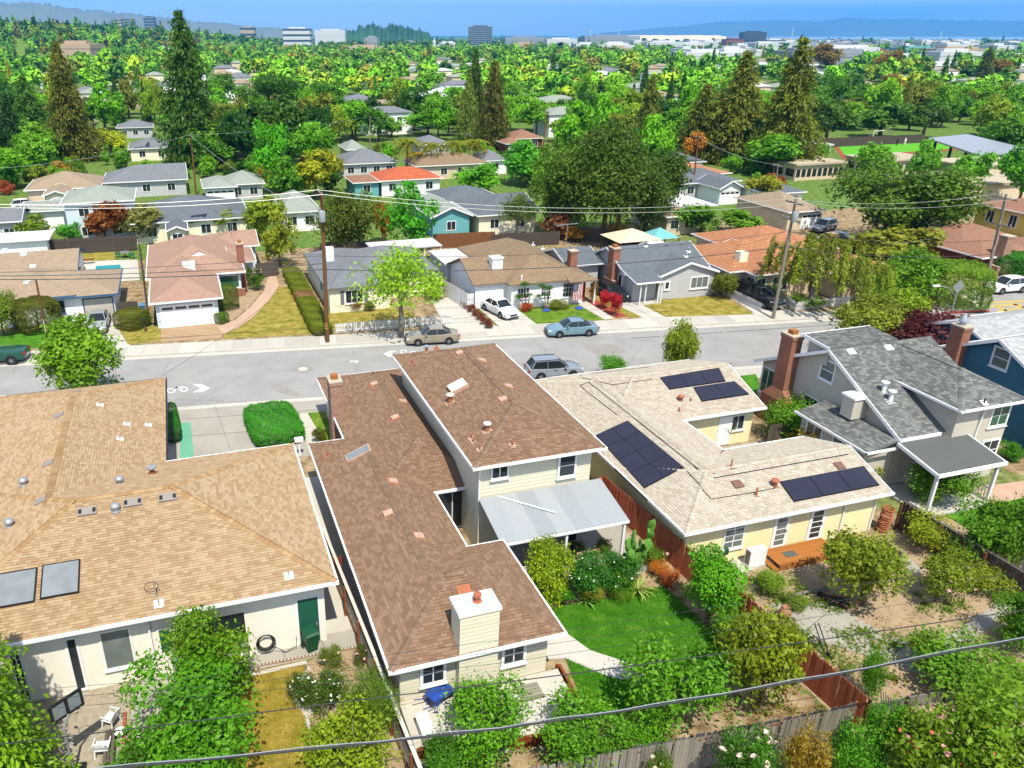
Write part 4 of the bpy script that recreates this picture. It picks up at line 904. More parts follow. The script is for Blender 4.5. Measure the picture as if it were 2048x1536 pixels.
m = MB(); m.box(43.2,66.3,0,45.9,67.2,.12); m.build('porch_floor', M['concrete'], Jh.o)
for px, py, h in ((1292,493,.5),(1334,495,.5),(1363,492,.4),(1377,503,.4),(1372,513,.3)): Jh.pipe(px, py, h, .07, 'metal', True, .2, 'trim')
Kh = House('tiled_house', 'long low house with ribbed orange tile roof behind the weeping tree', 'house', (62, 70, 0))
Kh.wing(53.7, 71, 66.3, 77, 2.7, .33, 'x', 'hh', M['r_tile'], M['w_tan'], .5); Kh.wing(55.5, 63.5, 64.4, 74, 2.72, .33, 'y', 'hg', M['r_tile'], M['w_tan'], .5)
Kh.wing(63.5, 71.5, 60.8, 76, 2.7, .33, 'y', 'hh', M['r_tile'], M['w_tan'], .5); Kh.wing(60, 72, 71, 82.2, 2.74, .33, 'x', 'hh', M['r_tile'], M['w_tan'], .5)
Kh.garage('-y', 66.8, 53.9, 55.3, .05, 2.1, 'red_door', 0, 4); Kh.window('-y', 64.9, 56.2, 57.2, .7, 2.1, nv=1); Kh.window('-x', 56.0, 65.2, 66.2, .7, 2.1, nv=2); Kh.window('-y', 64.9, 58.2, 60, .7, 2.1, nv=2)
p = Kh.pix(1482, 520); m = MB(); m.box(p.x-.5,p.y-.4,p.z-.4,p.x+.5,p.y+.5,p.z+.9); m.build('chimney', M['w_pale'], Kh.o)
p = Kh.pix(1660, 485); m = MB(); m.box(p.x-.6,p.y-.5,p.z-.5,p.x+.6,p.y+.5,p.z+1.2); m.build('chimney', M['brick'], Kh.o)
Rh = House('corner_house', 'brown corner house with rusty shingle hip roof and rubble stone chimney', 'house', (92, 70, 0))
Rh.wing(86.0, 97, 66.8, 76, 2.7, .33, 'x', 'hh', M['r_rust'], M['w_maroon'], .6); Rh.wing(84.2, 93, 62.9, 69.5, 2.66, .33, 'x', 'hh', M['r_rust'], M['w_maroon'], .6); Rh.wing(91, 108, 60.5, 69, 2.7, .33, 'x', 'hh', M['r_rust'], M['w_maroon'], .6)
Rh.chimney(86.2, 87.3, 62.2, 63.2, 0, 5.1, 'brick_old', pot=False); m = MB(); m.box(85.6,61.9,0,87.8,63.3,1.8); m.build('hearth_base', M['brick_old'], Rh.o)
Rh.window('-y', 63.5, 89.5, 91.2, .4, 2.2, nv=1, fw=.14, name='sliding_door')
Mh = House('two_storey_house', 'yellow two storey house with brown roof at the far right', 'house', (104, 71, 0))
Mh.wing(97.2, 114, 64.5, 76, 5.6, .3, 'x', 'hh', M['r_rust'], M['w_yellow'], .45)
for y in (74.0, 71.0, 67.6): Mh.window('-x', 97.65, y-.9, y, 3.6, 5.0, nv=1, frame='trim')
for y in (72.5, 68.6): Mh.garage('-x', 97.65, y-2.6, y, .05, 2.2, 'beige_door', 4, 4)

# ================================================================ fences
M['fence_red'] = tinted('red_brown_fence', C(190,104,72,1.35), C(166,88,60,1.35), .85, (1,1,.3), .2)
M['fence_grey'] = tinted('weathered_fence', C(168,160,148,1.6), C(126,120,112,1.6), .9, (3,3,.35), .4, .25)
M['fence_dark'] = tinted('dark_old_fence', C(116,104,94,1.7), C(86,76,70,1.7), .9, (3,3,.35), .3, .2)
M['fence_cream'] = tinted('cream_fence', C(226,220,208,1.4), C(204,198,186,1.4), .85, (2,2,.3), .2)
M['fence_white'] = tinted('white_picket_paint', C(248,248,246,1.6), C(238,238,236,1.6), .6, (1,1,1), .05, .03)
M['fence_brown'] = tinted('brown_fence', C(156,104,66), C(128,84,54), .9, (3,3,.35), .3, .2)
M['post'] = tinted('fence_post', C(170,104,62), C(140,86,54), .85, (2,2,.3), .25)
def board_mesh(w, h, t, top, mat):
    m = MB()
    if top == 'dog': P_ = [(-w/2,0),(w/2,0),(w/2,h-.05),(w/2-.04,h),(-w/2+.04,h),(-w/2,h-.05)]
    elif top == 'point': P_ = [(-w/2,0),(w/2,0),(w/2,h-.07),(0,h),(-w/2,h-.07)]
    else: P_ = [(-w/2,0),(w/2,0),(w/2,h),(-w/2,h)]
    n = len(P_); vs = [(x,-t/2,z) for x, z in P_]+[(x,t/2,z) for x, z in P_]
    m.add(vs, [tuple(range(n)), tuple(range(2*n-1,n-1,-1))]+[((i+1)%n,i,i+n,(i+1)%n+n) for i in range(n)])
    me = m.mesh('board'); me.materials.append(mat); return me
def fence(label, p0, p1, h, w, gap, mat, top='dog', t=.022, rails='fence_brown', posts=2.4, name='fence', cap=None, joined=False, bname='board', jit=1., side=1, group=None, z0=.04):
    p0, p1 = Vector((p0[0],p0[1],0)), Vector((p1[0],p1[1],0)); d = (p1-p0); L_ = d.length; d.normalize(); ang = math.atan2(d.y, d.x); nrm = Vector((-d.y, d.x, 0))*side
    f = thing(name, label, 'fence', p0, None, group); me = board_mesh(w, h, t, top, M[mat]); n = int(L_/(w+gap)); J = MB()
    for i in range(n):
        c = p0+d*((i+.5)*(w+gap)); hs = 1+rng.uniform(-.02,.02)*jit
        if joined: a = c-d*w/2; q = c+d*w/2; J.prism([(a.x,a.y),(q.x,q.y),(q.x+nrm.x*t,q.y+nrm.y*t),(a.x+nrm.x*t,a.y+nrm.y*t)] if side > 0 else [(q.x,q.y),(a.x,a.y),(a.x+nrm.x*t,a.y+nrm.y*t),(q.x+nrm.x*t,q.y+nrm.y*t)], z0, h*hs)
        else:
            o = link(bname, me, f); o.location = c-p0+Vector((0,0,z0)); o.rotation_euler = (rng.gauss(0,.008)*jit, rng.gauss(0,.008)*jit, ang+rng.gauss(0,.015)*jit); o.scale = (1,1,hs)
    if joined: tag(J.build('boards', M[mat], f), kind='stuff')
    for z in ((.35, h-.3) if h > 1 else (.25, h-.22)):
        m = MB(); m.bar(p0+nrm*(t/2+.025)+Vector((0,0,z)), p1+nrm*(t/2+.025)+Vector((0,0,z)), .04, .085); m.build('rail', M[rails], f)
    if posts:
        k = max(1, round(L_/posts))
        for i in range(k+1): c = p0+d*(L_*i/k)+nrm*(t/2+.1); MB().box(c.x-.05,c.y-.05,0,c.x+.05,c.y+.05,h-.04).build('post', M[rails], f)
    if cap: m = MB(); m.bar(p0+Vector((0,0,h+.03)), p1+Vector((0,0,h+.03)), .15, .04); m.build('cap', M[cap], f)
    return f
fence('tall red brown board fence between the brown house yard and the solar house', (21.55,34.6), (23.1,16.55), 1.8, .145, .004, 'fence_red', 'dog', side=1)
fence('short red brown gate section beside the silver patio roof', (20.1,34.0), (21.5,34.55), 1.8, .145, .004, 'fence_red', 'dog', side=-1, posts=0, name='gate')
fence('weathered grey dog eared fence across the bottom of the picture', (6.2,17.75), (22.6,16.5), 1.8, .145, .005, 'fence_grey', 'dog', side=1, jit=2)
fence('cream fence with flat cap between the tan and brown roofed houses', (4.95,34.2), (5.75,14.5), 1.75, .15, .004, 'fence_cream', 'flat', side=-1, rails='post', cap='fence_cream')
fence('dark weathered fence with ladder between the solar house and grey roof house', G(1808,1003,1.8), G(2075,1162,1.8), 1.8, .15, .004, 'fence_dark', 'flat', side=-1, rails='fence_brown', cap='fence_dark')
fence('brown stained gate in the gap beside the tan roof', (4.6,31.6), (5.5,31.65), 1.7, .15, .004, 'redwood', 'flat', posts=0, name='gate', rails='redwood')
fence('dark wooden gate in the courtyard of the solar house', (35.3,37.2), (37.1,37.3), 1.7, .15, .01, 'fence_dark', 'flat', posts=0, name='gate')
# low foreground boards at the lower right
low = thing('retaining_boards', 'low weathered horizontal boards holding the bed at lower right', 'retaining wall', G(1900,1410))
a, e = G(1690,1438), G(2010,1380)
for k in range(3):
    m = MB(); m.bar(a+Vector((0,0,.12+.2*k)), e+Vector((0,0,.12+.2*k)), .05, .19); m.build('plank', M['fence_grey'], low)
for k in range(4): c = a.lerp(e, (k+.4)/4); MB().box(c.x-.05,c.y-.14,0,c.x+.05,c.y-.03,.75).build('stake', M['fence_dark'], low)
tr = thing('trellis', 'dark lattice trellis panel in the shrubs at lower right', 'trellis', G(1780,1470)); a, e = G(1765,1462), G(1830,1510)
dv = (e-a).normalized(); L_ = (e-a).length
for i in range(14):
    p = a+dv*(L_*i/13); m = MB(); m.bar(p+Vector((0,0,.2)), p+dv*.5+Vector((0,0,1.7)), .03, .02); m.build('slat', M['fence_dark'], tr)
    m = MB(); m.bar(p+Vector((.02,.02,.2)), p-dv*.5+Vector((.02,.02,1.7)), .03, .02); m.build('slat', M['fence_dark'], tr)
# across the street
ffar = lambda label, a, b_, h, mat, **k: fence(label, G(*a, h), G(*b_, h), h, .16, .005, mat, 'flat', joined=True, posts=2.6, rails='fence_dark', **k)
ffar('old dark fence at the back of the swimming pool yard', (88,480), (270,470), 2.0, 'fence_dark', side=-1)
ffar('dark side fence between the sandy roof and pink roof houses', (275,476), (291,604), 1.8, 'fence_dark')
ffar('dark fence behind the pink roof house', (512,528), (556,522), 1.7, 'fence_dark'); ffar('dark fence behind the slate grey cottage', (640,487), (760,480), 1.8, 'fence_dark')
ffar('brown back fence below the teal gabled house', (868,468), (990,463), 1.9, 'fence_brown'); ffar('dark back fence behind the white brick house', (985,470), (1120,462), 1.8, 'fence_dark'); ffar('dark back fence under the orange pavilion', (1120,450), (1290,462), 1.9, 'fence_dark')
ffar('brown board fence beside the big dark tree', (1660,470), (1735,490), 1.9, 'fence_brown'); ffar('dark gate between the sandy roof garage and hedge', (233,604), (273,602), 1.8, 'fence_dark', name='gate')
ffar('long dark fence at the back of the playing field', (1620,278), (1850,268), 2.2, 'fence_dark')
fence('white board fence along the side of the white brick house', G(868,548,1.7), G(935,588,1.7), 1.7, .16, .006, 'fence_white', 'flat', rails='fence_white', posts=0); fence('short white board gate beside the white garage', G(935,588,1.7), G(948,587,1.7), 1.7, .16, .006, 'fence_white', 'flat', rails='fence_white', posts=0, name='gate')
pk = dict(h=.95, w=.085, gap=.075, mat='fence_white', top='point', rails='fence_white', posts=0, bname='picket', jit=.6, name='picket_fence')
fence('white picket fence in front of the slate grey cottage', G(671,667), G(906,648), **pk)
fence('white picket fence along the left of the black pickup', G(1449,590), G(1522,625), **pk); fence('white picket fence running back right of the black pickup', G(1556,598), G(1589,623), **pk); fence('white picket fence facing the street below the weeping tree', G(1589,623), G(1700,609), **pk)

# ================================================================ garden things
M['bin_green'] = plain('green_bin_plastic', C(24,92,60), .5, .08, 4); M['bin_blue'] = plain('blue_bin_plastic', C(90,150,200), .5, .06, 4); M['blue_tray'] = plain('blue_barrow_paint', C(54,96,196), .45, .1, 3); M['plastic_white'] = plain('white_plastic', C(250,250,250,1.5), .35, .03, 3)
M['terracotta'] = plain('terracotta', C(196,140,112), .85, .12, 5); M['stone'] = plain('pale_stone', C(226,216,200), .9, .12, 3, .2); M['deckwood'] = tinted('deck_stain', C(206,134,66), C(176,106,48), .7, (1,6,1), .2); M['red'] = plain('red_plastic', C(190,50,44), .5, .08, 3); M['teal'] = plain('teal_canvas', C(36,140,110), .7, .08, 3)
def wheel(m, c, r, w, ax=(0,1,0)):
    a = Vector(ax); c = Vector(c); m.tube(c-a*w/2, c+a*w/2, r, r, 16)
def cart(label, at, rz, mat, sc=1., name='wheeled_bin'):
    t = thing(name, label, 'bin', at, rz); m = MB(); w, d, h = .29*sc, .33*sc, .98*sc
    m.add([(-w*.8,-d*.8,.06),(w*.8,-d*.8,.06),(w*.8,d*.8,.06),(-w*.8,d*.8,.06),(-w,-d,h),(w,-d,h),(w,d,h),(-w,d,h)], [(3,2,1,0),(4,5,6,7),(0,1,5,4),(1,2,6,5),(2,3,7,6),(3,0,4,7)]); m.build('body', M[mat], t)
    m = MB(); m.add([(-w-.03,-d-.05,h),(w+.03,-d-.05,h),(w+.03,d+.05,h),(-w-.03,d+.05,h),(-w*.9,-d*.85,h+.08),(w*.9,-d*.85,h+.08),(w*.9,d*.85,h+.1),(-w*.9,d*.85,h+.1)], [(3,2,1,0),(4,5,6,7),(0,1,5,4),(1,2,6,5),(2,3,7,6),(3,0,4,7)]); m.build('lid', M[mat], t)
    for s_ in (-1, 1): m = MB(); wheel(m, (s_*(w+.02), d*.75, .13), .13, .05, (1,0,0)); m.build('wheel', M['rubber'], t, 40)
    m = MB(); m.tube((-w,d+.09,h-.02),(w,d+.09,h-.02),.018); m.build('handle', M[mat], t); return t
g = G(622,1298); cart('dark green wheeled rubbish bin by the tall green door', (g.x, g.y, .03), .25, 'bin_green')
cart('blue lidded recycling bin left of the white double garage', G(287,628), 0, 'bin_blue'); cart('grey blue bin half hidden behind the round red hedge', G(252,628), 0, 'bin_blue')
def barrow(label, at, rz, tray, flip=False, inner=None):
    t = thing('wheelbarrow', label, 'wheelbarrow', at, rz); m = MB()
    b0 = [(-.3,-.2,.38),(.35,-.18,.33),(.35,.18,.33),(-.3,.2,.38)]; t0 = [(-.5,-.34,.66),(.62,-.3,.62),(.62,.3,.62),(-.5,.34,.66)]
    m.add(b0+t0+[(x*.96,y*.95,z+.02) for x, y, z in b0]+[(x*.97,y*.96,z) for x, y, z in t0], [(3,2,1,0),(0,1,5,4),(1,2,6,5),(2,3,7,6),(3,0,4,7),(8,9,10,11),(12,13,9,8),(13,14,10,9),(14,15,11,10),(15,12,8,11),(4,5,13,12),(5,6,14,13),(6,7,15,14),(7,4,12,15)]); m.build('tray', M[tray], t)
    for s_ in (-1, 1):
        m = MB(); m.path([(-1.0,s_*.3,.6),(-.4,s_*.24,.36),(.3,s_*.12,.28),(.68,s_*.07,.2)], .022, 8); m.build('handle', M[tray if not flip else 'fence_brown'], t)
        m = MB(); m.path([(-.3,s_*.24,.34),(-.42,s_*.27,.02),(-.3,s_*.26,.02),(-.12,s_*.22,.34)], .017, 6); m.build('leg', M[tray if not flip else 'dark'], t)
    m = MB(); m.lathe((0,0,0), [(.1,-.04),(.19,-.045),(.2,0),(.19,.045),(.1,.04)], 18); w_ = m.build('wheel', M['rubber'], t, 40); w_.location = (.68,0,.2); w_.rotation_euler = (math.pi/2,0,0)
    if flip: t.rotation_euler = (R(158), R(8), rz); t.location.z += .62
    return t
g = G(877,1408,.55); barrow('blue wheelbarrow standing behind the cream chimney wall', (g.x,g.y,.55), R(20), 'blue_tray')
M['rusty'] = plain('rusty_black_steel', C(70,56,52), .6, .35, 5); g = G(1668,1212); barrow('rusty black wheelbarrow tipped over in the bare garden', (g.x,g.y,.02), R(130), 'rusty', True)
# raised slab and redwood edging behind the brown house
tag(MB().prism([(5.95,20.6),(9.0,20.45),(9.6,19.95),(12.75,19.75),(12.95,22.75),(5.95,22.8)], 0, .5).build('terrace', M['concrete']), kind='structure')
ed = thing('garden_edging', 'redwood stained timber edging round the raised slab by the lawn', 'edging', (12.5,20,0))
for a, e in (((9.5,19.86),(12.85,19.66)),((12.95,19.6),(13.1,22.9)),((6.0,20.5),(8.9,20.36))):
    for z in (.18,.44): m = MB(); m.bar((a[0],a[1],z),(e[0],e[1],z),.12,.24); m.build('timber', M['redwood'], ed)
for x, y in ((12.9,21.5),(12.98,22.85),(12.9,19.66)): MB().box(x-.06,y-.06,0,x+.06,y+.06,.62).build('post', M['redwood'], ed)
hatch = thing('crawlspace_hatch', 'grey weathered plank hatch lying on the raised slab', 'hatch', (11.3,21.9,.5))
for i in range(5): MB().box(10.75,21.45+.17*i,.505,11.75,21.6+.17*i,.56).build('plank', M['fence_grey'], hatch)
cab = thing('storage_cabinet', 'white plastic garden cabinet beside the cream fence', 'cabinet', (6.6,19.6,0)); g0 = G(850,1447,1.0)
MB().box(g0.x-.22,g0.y-.75,0,g0.x+.22,g0.y+.5,.95).build('body', M['trim'], cab); MB().box(g0.x-.26,g0.y-.8,.95,g0.x+.26,g0.y+.55,1.02).build('lid', M['plastic_white'], cab); MB().box(g0.x-.02,g0.y-.765,.1,g0.x+.02,g0.y-.75,.9).build('door_gap', M['dark'], cab)
# basketball hoop
bp = G(150,1548); hz = 3.15; hb = G(133,1412,hz); hoop = thing('basketball_hoop', 'portable basketball hoop with black framed backboard on the pebble patio', 'basketball hoop', (bp.x,bp.y,0))
m = MB(); m.tube((bp.x,bp.y,0),(bp.x,bp.y,2.3),.05,.05,10); m.tube((bp.x,bp.y,2.3),(hb.x,hb.y-.02,hz-.35),.045,.045,8); m.build('pole', M['metal'], hoop)
MB().box(bp.x-.4,bp.y-.3,0,bp.x+.4,bp.y+.3,.2).build('base', M['dark'], hoop)
ux, uy = math.cos(R(35)), math.sin(R(35)); U = Vector((ux,uy,0)); V_ = Vector((0,0,1)); N_ = Vector((-uy,ux,0))
def obox(m, c, a, b_, t_): q = [c-U*a-V_*b_-N_*t_, c+U*a-V_*b_-N_*t_, c+U*a+V_*b_-N_*t_, c-U*a+V_*b_-N_*t_]; m.add(q+[p+N_*2*t_ for p in q], [(3,2,1,0)[::-1],(4,5,6,7)[::-1],(0,1,5,4)[::-1],(1,2,6,5)[::-1],(2,3,7,6)[::-1],(3,0,4,7)[::-1]])
hb = Vector(hb); m = MB(); [obox(m, hb+o_, a, b_, .03) for o_, a, b_ in ((V_*.36,.62,.05),(-V_*.36,.62,.05),(U*.57,.05,.36),(-U*.57,.05,.36),(U*0,.06,.36))]; m.build('backboard_frame', M['rubber'], hoop)
m = MB(); obox(m, hb, .56, .34, .008); m.build('backboard', M['skyglass'], hoop)
m = MB(); rc = hb+N_*.3-V_*.22; m.path([rc+U*.22*math.cos(t*.4)+N_*.22*math.sin(t*.4) for t in range(17)], .012, 6); m.build('rim', M['copper'], hoop)
# plastic chairs and a bench
def chair(label, at, rz, mat='plastic_white', sc=1.):
    t = thing('garden_chair', label, 'chair', at, rz, None, (sc,)*3); MB().box(-.25,-.24,.4,.25,.24,.43).build('seat', M[mat], t)
    m = MB()
    for i in range(7):
        x = -.21+.07*i; m.bar((x,.22,.44),(x*1.05,.33,.86-.03*abs(i-3)),.045,.015)
    m.path([(-.26,.2,.42),(-.27,.33,.78),(-.15,.36,.9),(.15,.36,.9),(.27,.33,.78),(.26,.2,.42)], .022, 6); m.build('backrest', M[mat], t)
    for s_ in (-1, 1):
        m = MB(); m.path([(s_*.27,-.24,.4),(s_*.29,-.22,.64),(s_*.29,.25,.66)], .022, 6); m.build('armrest', M[mat], t)
        for y in (-.22,.2): m = MB(); m.bar((s_*.23,y,.41),(s_*.27,y*1.2,0),.05,.04); m.build('leg', M[mat], t)
    return t
chair('white plastic garden chair facing the basketball hoop', G(208,1508), R(170)); chair('white plastic garden chair beside the brick edging', G(225,1450), R(235))
bn = thing('bench', 'low dark timber bench beside the brick edging of the patio', 'bench', G(230,1505))
g = G(228,1500); [MB().box(g.x-.3+.13*i,g.y-.9,.36,g.x-.19+.13*i,g.y+.7,.41).build('slat', M['fence_dark'], bn) for i in range(3)]
[MB().box(g.x-.28,y,0,g.x+.08,y+.08,.36).build('leg', M['fence_dark'], bn) for y in (g.y-.8,g.y+.5)]
st_ = thing('side_table', 'small white plastic side table by the bench', 'table', G(243,1478)); g = G(243,1478); m = MB(); m.lathe((g.x,g.y,.4), [(.22,0),(.22,.03)], 14); m.build('table_top', M['plastic_white'], st_); m = MB(); m.tube((g.x,g.y,0),(g.x,g.y,.4),.05,.04); m.build('leg', M['plastic_white'], st_)
be = thing('brick_edging', 'row of red bricks edging the tan house patio', 'edging', G(247,1500))
for i in range(14): p = G(251,1432).lerp(G(246,1525), i/13); MB().box(p.x-.06,p.y-.1,.0,p.x+.06,p.y+.1,.12).build('brick', M['brick'], be)
be = thing('brick_edging', 'row of worn bricks along the path below the green bin', 'edging', G(600,1310))
for i in range(30): p = G(505,1335).lerp(G(712,1296), i/29); MB().box(p.x-.1,p.y-.06,.0,p.x+.1,p.y+.06,.1).build('brick', M['brick_old'], be)
m = MB(); m.path([G(*q)+Vector((0,0,.03)) for q in ((500,1352),(560,1338),(612,1326),(618,1340),(604,1360),(588,1380),(590,1400),(612,1430),(622,1470),(632,1520),(640,1580))], .09, 6); tag(m.build('mowing_kerb', M['concrete']), 'curved pale concrete kerb edging the dry lawn', 'edging')
def pot(label, at, r, h, mat, rim=True, name='plant_pot', base=None):
    t = thing(name, label, 'pot', at); x, y, z = at; m = MB(); m.lathe((x,y,z), [(r*.7,0),(r*.95,h*.8),(r,h),(r*.86,h),(r*.8,h*.8)], 16); m.build('body', M[mat], t, 40); m = MB(); m.lathe((x,y,z+h*.76), [(r*.84,0),(r*.84,.03)], 14); m.build('soil', M['soil'], t)
    if base: MB().box(x-r*1.4,y-r*1.4,z-.06,x+r*1.4,y+r*1.4,z).build('plinth', M[base], t)
    return t
g = G(650,1428); pot('white fluted pot standing on a pink stone plinth', (g.x,g.y,.08), .2, .42, 'stone', base='pathpink'); g = G(655,1492); pot('wide white bowl pot on the bare bed by the lawn', (g.x,g.y,0), .26, .28, 'stone')
g = G(1567,1238); t = thing('urn', 'terracotta urn beside the red brown fence', 'urn', (g.x,g.y,0)); m = MB(); m.lathe((g.x,g.y,0), [(.16,0),(.27,.2),(.3,.4),(.22,.6),(.14,.68),(.18,.74),(.14,.76),(.1,.66)], 16); m.build('body', M['terracotta'], t, 50)
for i, (px, py, lb) in enumerate(((618,1424,'round white stepping disc beside the white rose bed'),(672,1413,'round white stepping disc under the second rose bush'))):
    g = G(px, py); m = MB(); m.lathe((g.x,g.y,0), [(.2,0),(.2,.05)], 16); tag(m.build('stepping_stone', M['stone'], at=(g.x,g.y,0)), lb, 'stepping stone')
hs = thing('garden_hose', 'coiled green hose hanging on the pale stucco wall', 'hose', (0,0,0)); g = G(531,1290); m = MB()
for k in range(4): m.path([(g.x+(.3+.04*k)*math.cos(t*.42), 27.78-.03*k, .75+(.36+.03*k)*math.sin(t*.42)) for t in range(16)], .022, 5)
m.path([(g.x+.3,27.7,.5),(g.x+.8,27.6,.1),(g.x+1.3,27.65,.25),(g.x+1.35,27.75,.7)], .02, 5); m.build('coil', M['dark'], hs)
# solar house back wall
dk = thing('deck', 'small orange stained timber deck at the back doors', 'deck', (29,26.6,0))
for i in range(9): MB().box(27.15,26.05+.155*i,.3,31.0,26.19+.155*i,.335).build('plank', M['deckwood'], dk)
for i in range(2): MB().box(26.85,26.0+.3*i,.12,27.14,26.9,.16+.0*i) if False else None
MB().box(26.8,25.95,.02,27.1,27.45,.15).build('step', M['deckwood'], dk); MB().box(27.15,26.0,.02,31.0,26.04,.29).build('skirt', M['deckwood'], dk)
g = G(1580,1108,.34); tag(MB().box(g.x-.35,g.y-.22,.338,g.x+.35,g.y+.22,.352).build('door_mat', M['dark_roll'], at=(g.x,g.y,.338)), 'dark grey door mat on the orange deck', 'mat')
ac = thing('heat_pump', 'white outdoor heat pump unit beside the orange deck', 'heat pump', (26.2,26.9,0)); MB().box(25.75,26.65,.1,26.75,27.05,1.05).build('casing', M['plastic_white'], ac)
for x in (26.05, 26.5):
    m = MB(); m.lathe((0,0,0), [(.2,0),(.2,.02)], 18); o = m.build('fan_grille', M['concrete_grey'], ac); o.location = (x-26.2, 26.645-26.9, .6); o.rotation_euler = (math.pi/2,0,0)
m = MB()
for i in range(12): m.box(25.742,26.7,.2+.065*i,25.749,27.0,.235+.065*i)
m.build('side_grille', M['dark'], ac); MB().box(25.7,26.6,.02,26.8,27.1,.1).build('plinth', M['concrete'], ac)
hr = thing('hose_reel', 'red hose reel on the yellow wall near the fence', 'hose reel', (24.0,27.3,.2)); m = MB(); m.lathe((0,0,0), [(.24,-.12),(.24,-.1),(.17,-.1),(.17,.1),(.24,.1),(.24,.12)], 18); o = m.build('reel', M['red'], hr, 40); o.location = (0,0,.3); o.rotation_euler = (math.pi/2,0,0); m = MB(); m.bar((23.8,27.25,.05),(23.8,27.35,.75),.04); m.bar((24.2,27.25,.05),(24.2,27.35,.75),.04); m.bar((23.8,27.35,.75),(24.2,27.35,.75),.04); m.build('frame', M['dark'], hr)
MB().box(24.75,27.42,.55,24.95,27.5,.95); mb_ = thing('meter_box', 'small green meter box on the yellow stucco wall', 'meter box', (24.85,27.45,.5)); MB().box(24.78,27.38,.55,24.98,27.54,.9).build('case', M['bin_green'], mb_); m = MB(); m.tube((24.88,27.46,.02),(24.88,27.46,.55),.02); m.build('pipe', M['metal'], mb_)
rc_ = thing('wire_coil', 'stack of rusty orange wire coils at the yellow house corner', 'wire coil', G(1762,1062)); g = G(1762,1062)
for k in range(11):
    m = MB(); rr = .27+.02*math.sin(k*2.1); z = .06+.14*k; P_ = [(g.x+rr*math.cos(t*.4)+.01*k, g.y+rr*math.sin(t*.4), z+.03*math.sin(t)) for t in range(17)]; m.path(P_, .045, 6); m.build('coil', M['copper'] if k%2 else M['rust'], rc_)
ld = thing('ladder', 'aluminium ladder lying along the dark weathered fence', 'ladder', (36,26.5,1.2)); a0, a1 = G(1819,1004,1.55), G(1942,1083,1.55); b0_, b1_ = a0+Vector((-.06,-.1,-.42)), a1+Vector((-.06,-.1,-.42))
for a, e in ((a0,a1),(b0_,b1_)): m = MB(); m.bar(a,e,.035,.08); m.build('rail', M['plastic_white'], ld)
for i in range(12): m = MB(); m.tube(a0.lerp(a1,(i+.5)/12), b0_.lerp(b1_,(i+.5)/12), .017); m.build('rung', M['metal'], ld)
pb = thing('planter_box', 'weathered plank planter box beside the wire coils', 'planter', G(1790,1095)); a, e = G(1770,1085,.5), G(1802,1112,.5)
for k in range(4): m = MB(); m.bar(Vector((a.x,a.y,.12+.17*k)), Vector((e.x,e.y,.12+.17*k)), .03, .165); m.build('plank', M['fence_grey'], pb)
ps = thing('paving_steps', 'loose pale paving slabs leading off the bare garden path', 'paving', G(1935,1190))
for i, (px, py) in enumerate(((1922,1180),(1945,1174),(1928,1192),(1958,1188),(1945,1204),(1972,1200),(1962,1214),(1990,1210))): g = G(px,py); o = MB().box(-.42,-.14,0,.42,.14,.06).build('slab', M['slab'], ps); o.location = Vector((g.x,g.y,.01))-ORG[ps]; o.rotation_euler = (0,0,R(-6)+rng.uniform(-.08,.08))
for lb, a, e, r in (('short pale log at the edge of the bare garden', (1523,1190),(1552,1182),.13), ('long grey log edging the bare garden bed', (1570,1198),(1655,1178),.1)):
    p, q = G(*a), G(*e); m = MB(); m.tube((p.x,p.y,r),(q.x,q.y,r),r,r*.85,12); tag(m.build('log', M['fence_grey'], at=(p.x,p.y,0)), lb, 'log')
tl = thing('garden_cultivator', 'black wheeled garden cultivator lying by the red brown fence', 'cultivator', G(1640,1310)); g = G(1638,1300)
m = MB(); m.path([(g.x-.5,g.y+.3,.4),(g.x-.2,g.y+.45,.42),(g.x+.1,g.y+.35,.42),(g.x,g.y,.4),(g.x-.3,g.y,.4),(g.x-.5,g.y+.3,.4)], .025, 6); m.build('handle', M['rubber'], tl); m = MB(); m.bar((g.x+.1,g.y-.5,.1),(g.x+.25,g.y+.6,1.0),.04); m.bar((g.x-.1,g.y-.5,.1),(g.x+.05,g.y+.6,1.0),.04); m.build('shaft', M['dark'], tl); m = MB(); wheel(m,(g.x,g.y-.5,.14),.14,.06,(1,0,0)); m.build('wheel', M['rubber'], tl)
tb = thing('flower_trough', 'pink stone trough among the flowers by the patio', 'trough', (16.6,27.9,0)); g = G(1175,1102,.3); MB().box(g.x-.7,g.y-.2,0,g.x+.7,g.y+.2,.4).build('body', M['pathpink'], tb)
oc = thing('office_chair', 'black swivel chair in the shade under the metal patio roof', 'chair', (17.7,30.6,.04)); m = MB(); [m.bar((17.7,30.6,.12),(17.7+.3*math.cos(t*1.257),30.6+.3*math.sin(t*1.257),.08),.04) for t in range(5)]; m.tube((17.7,30.6,.1),(17.7,30.6,.45),.03); m.build('base', M['rubber'], oc); MB().box(17.45,30.35,.45,17.95,30.85,.53).build('seat', M['rubber'], oc); MB().box(17.47,30.82,.6,17.93,30.9,1.1).build('backrest', M['rubber'], oc)
mbx = thing('mailbox', 'white mailbox on a post near the clipped juniper mound', 'mailbox', G(600,912)); g = G(600,912); MB().box(g.x-.05,g.y-.05,0,g.x+.05,g.y+.05,1.1).build('post', M['trim'], mbx); MB().box(g.x-.28,g.y-.15,1.1,g.x+.28,g.y+.15,1.35).build('box', M['plastic_white'], mbx)
mbx = thing('mailbox', 'dark mailbox on a post on the small lawn left of the paver driveway', 'mailbox', G(291,665)); g = G(291,665); MB().box(g.x-.05,g.y-.05,0,g.x+.05,g.y+.05,1.1).build('post', M['fence_dark'], mbx); MB().box(g.x-.12,g.y-.25,1.1,g.x+.12,g.y+.25,1.32).build('box', M['dark'], mbx)
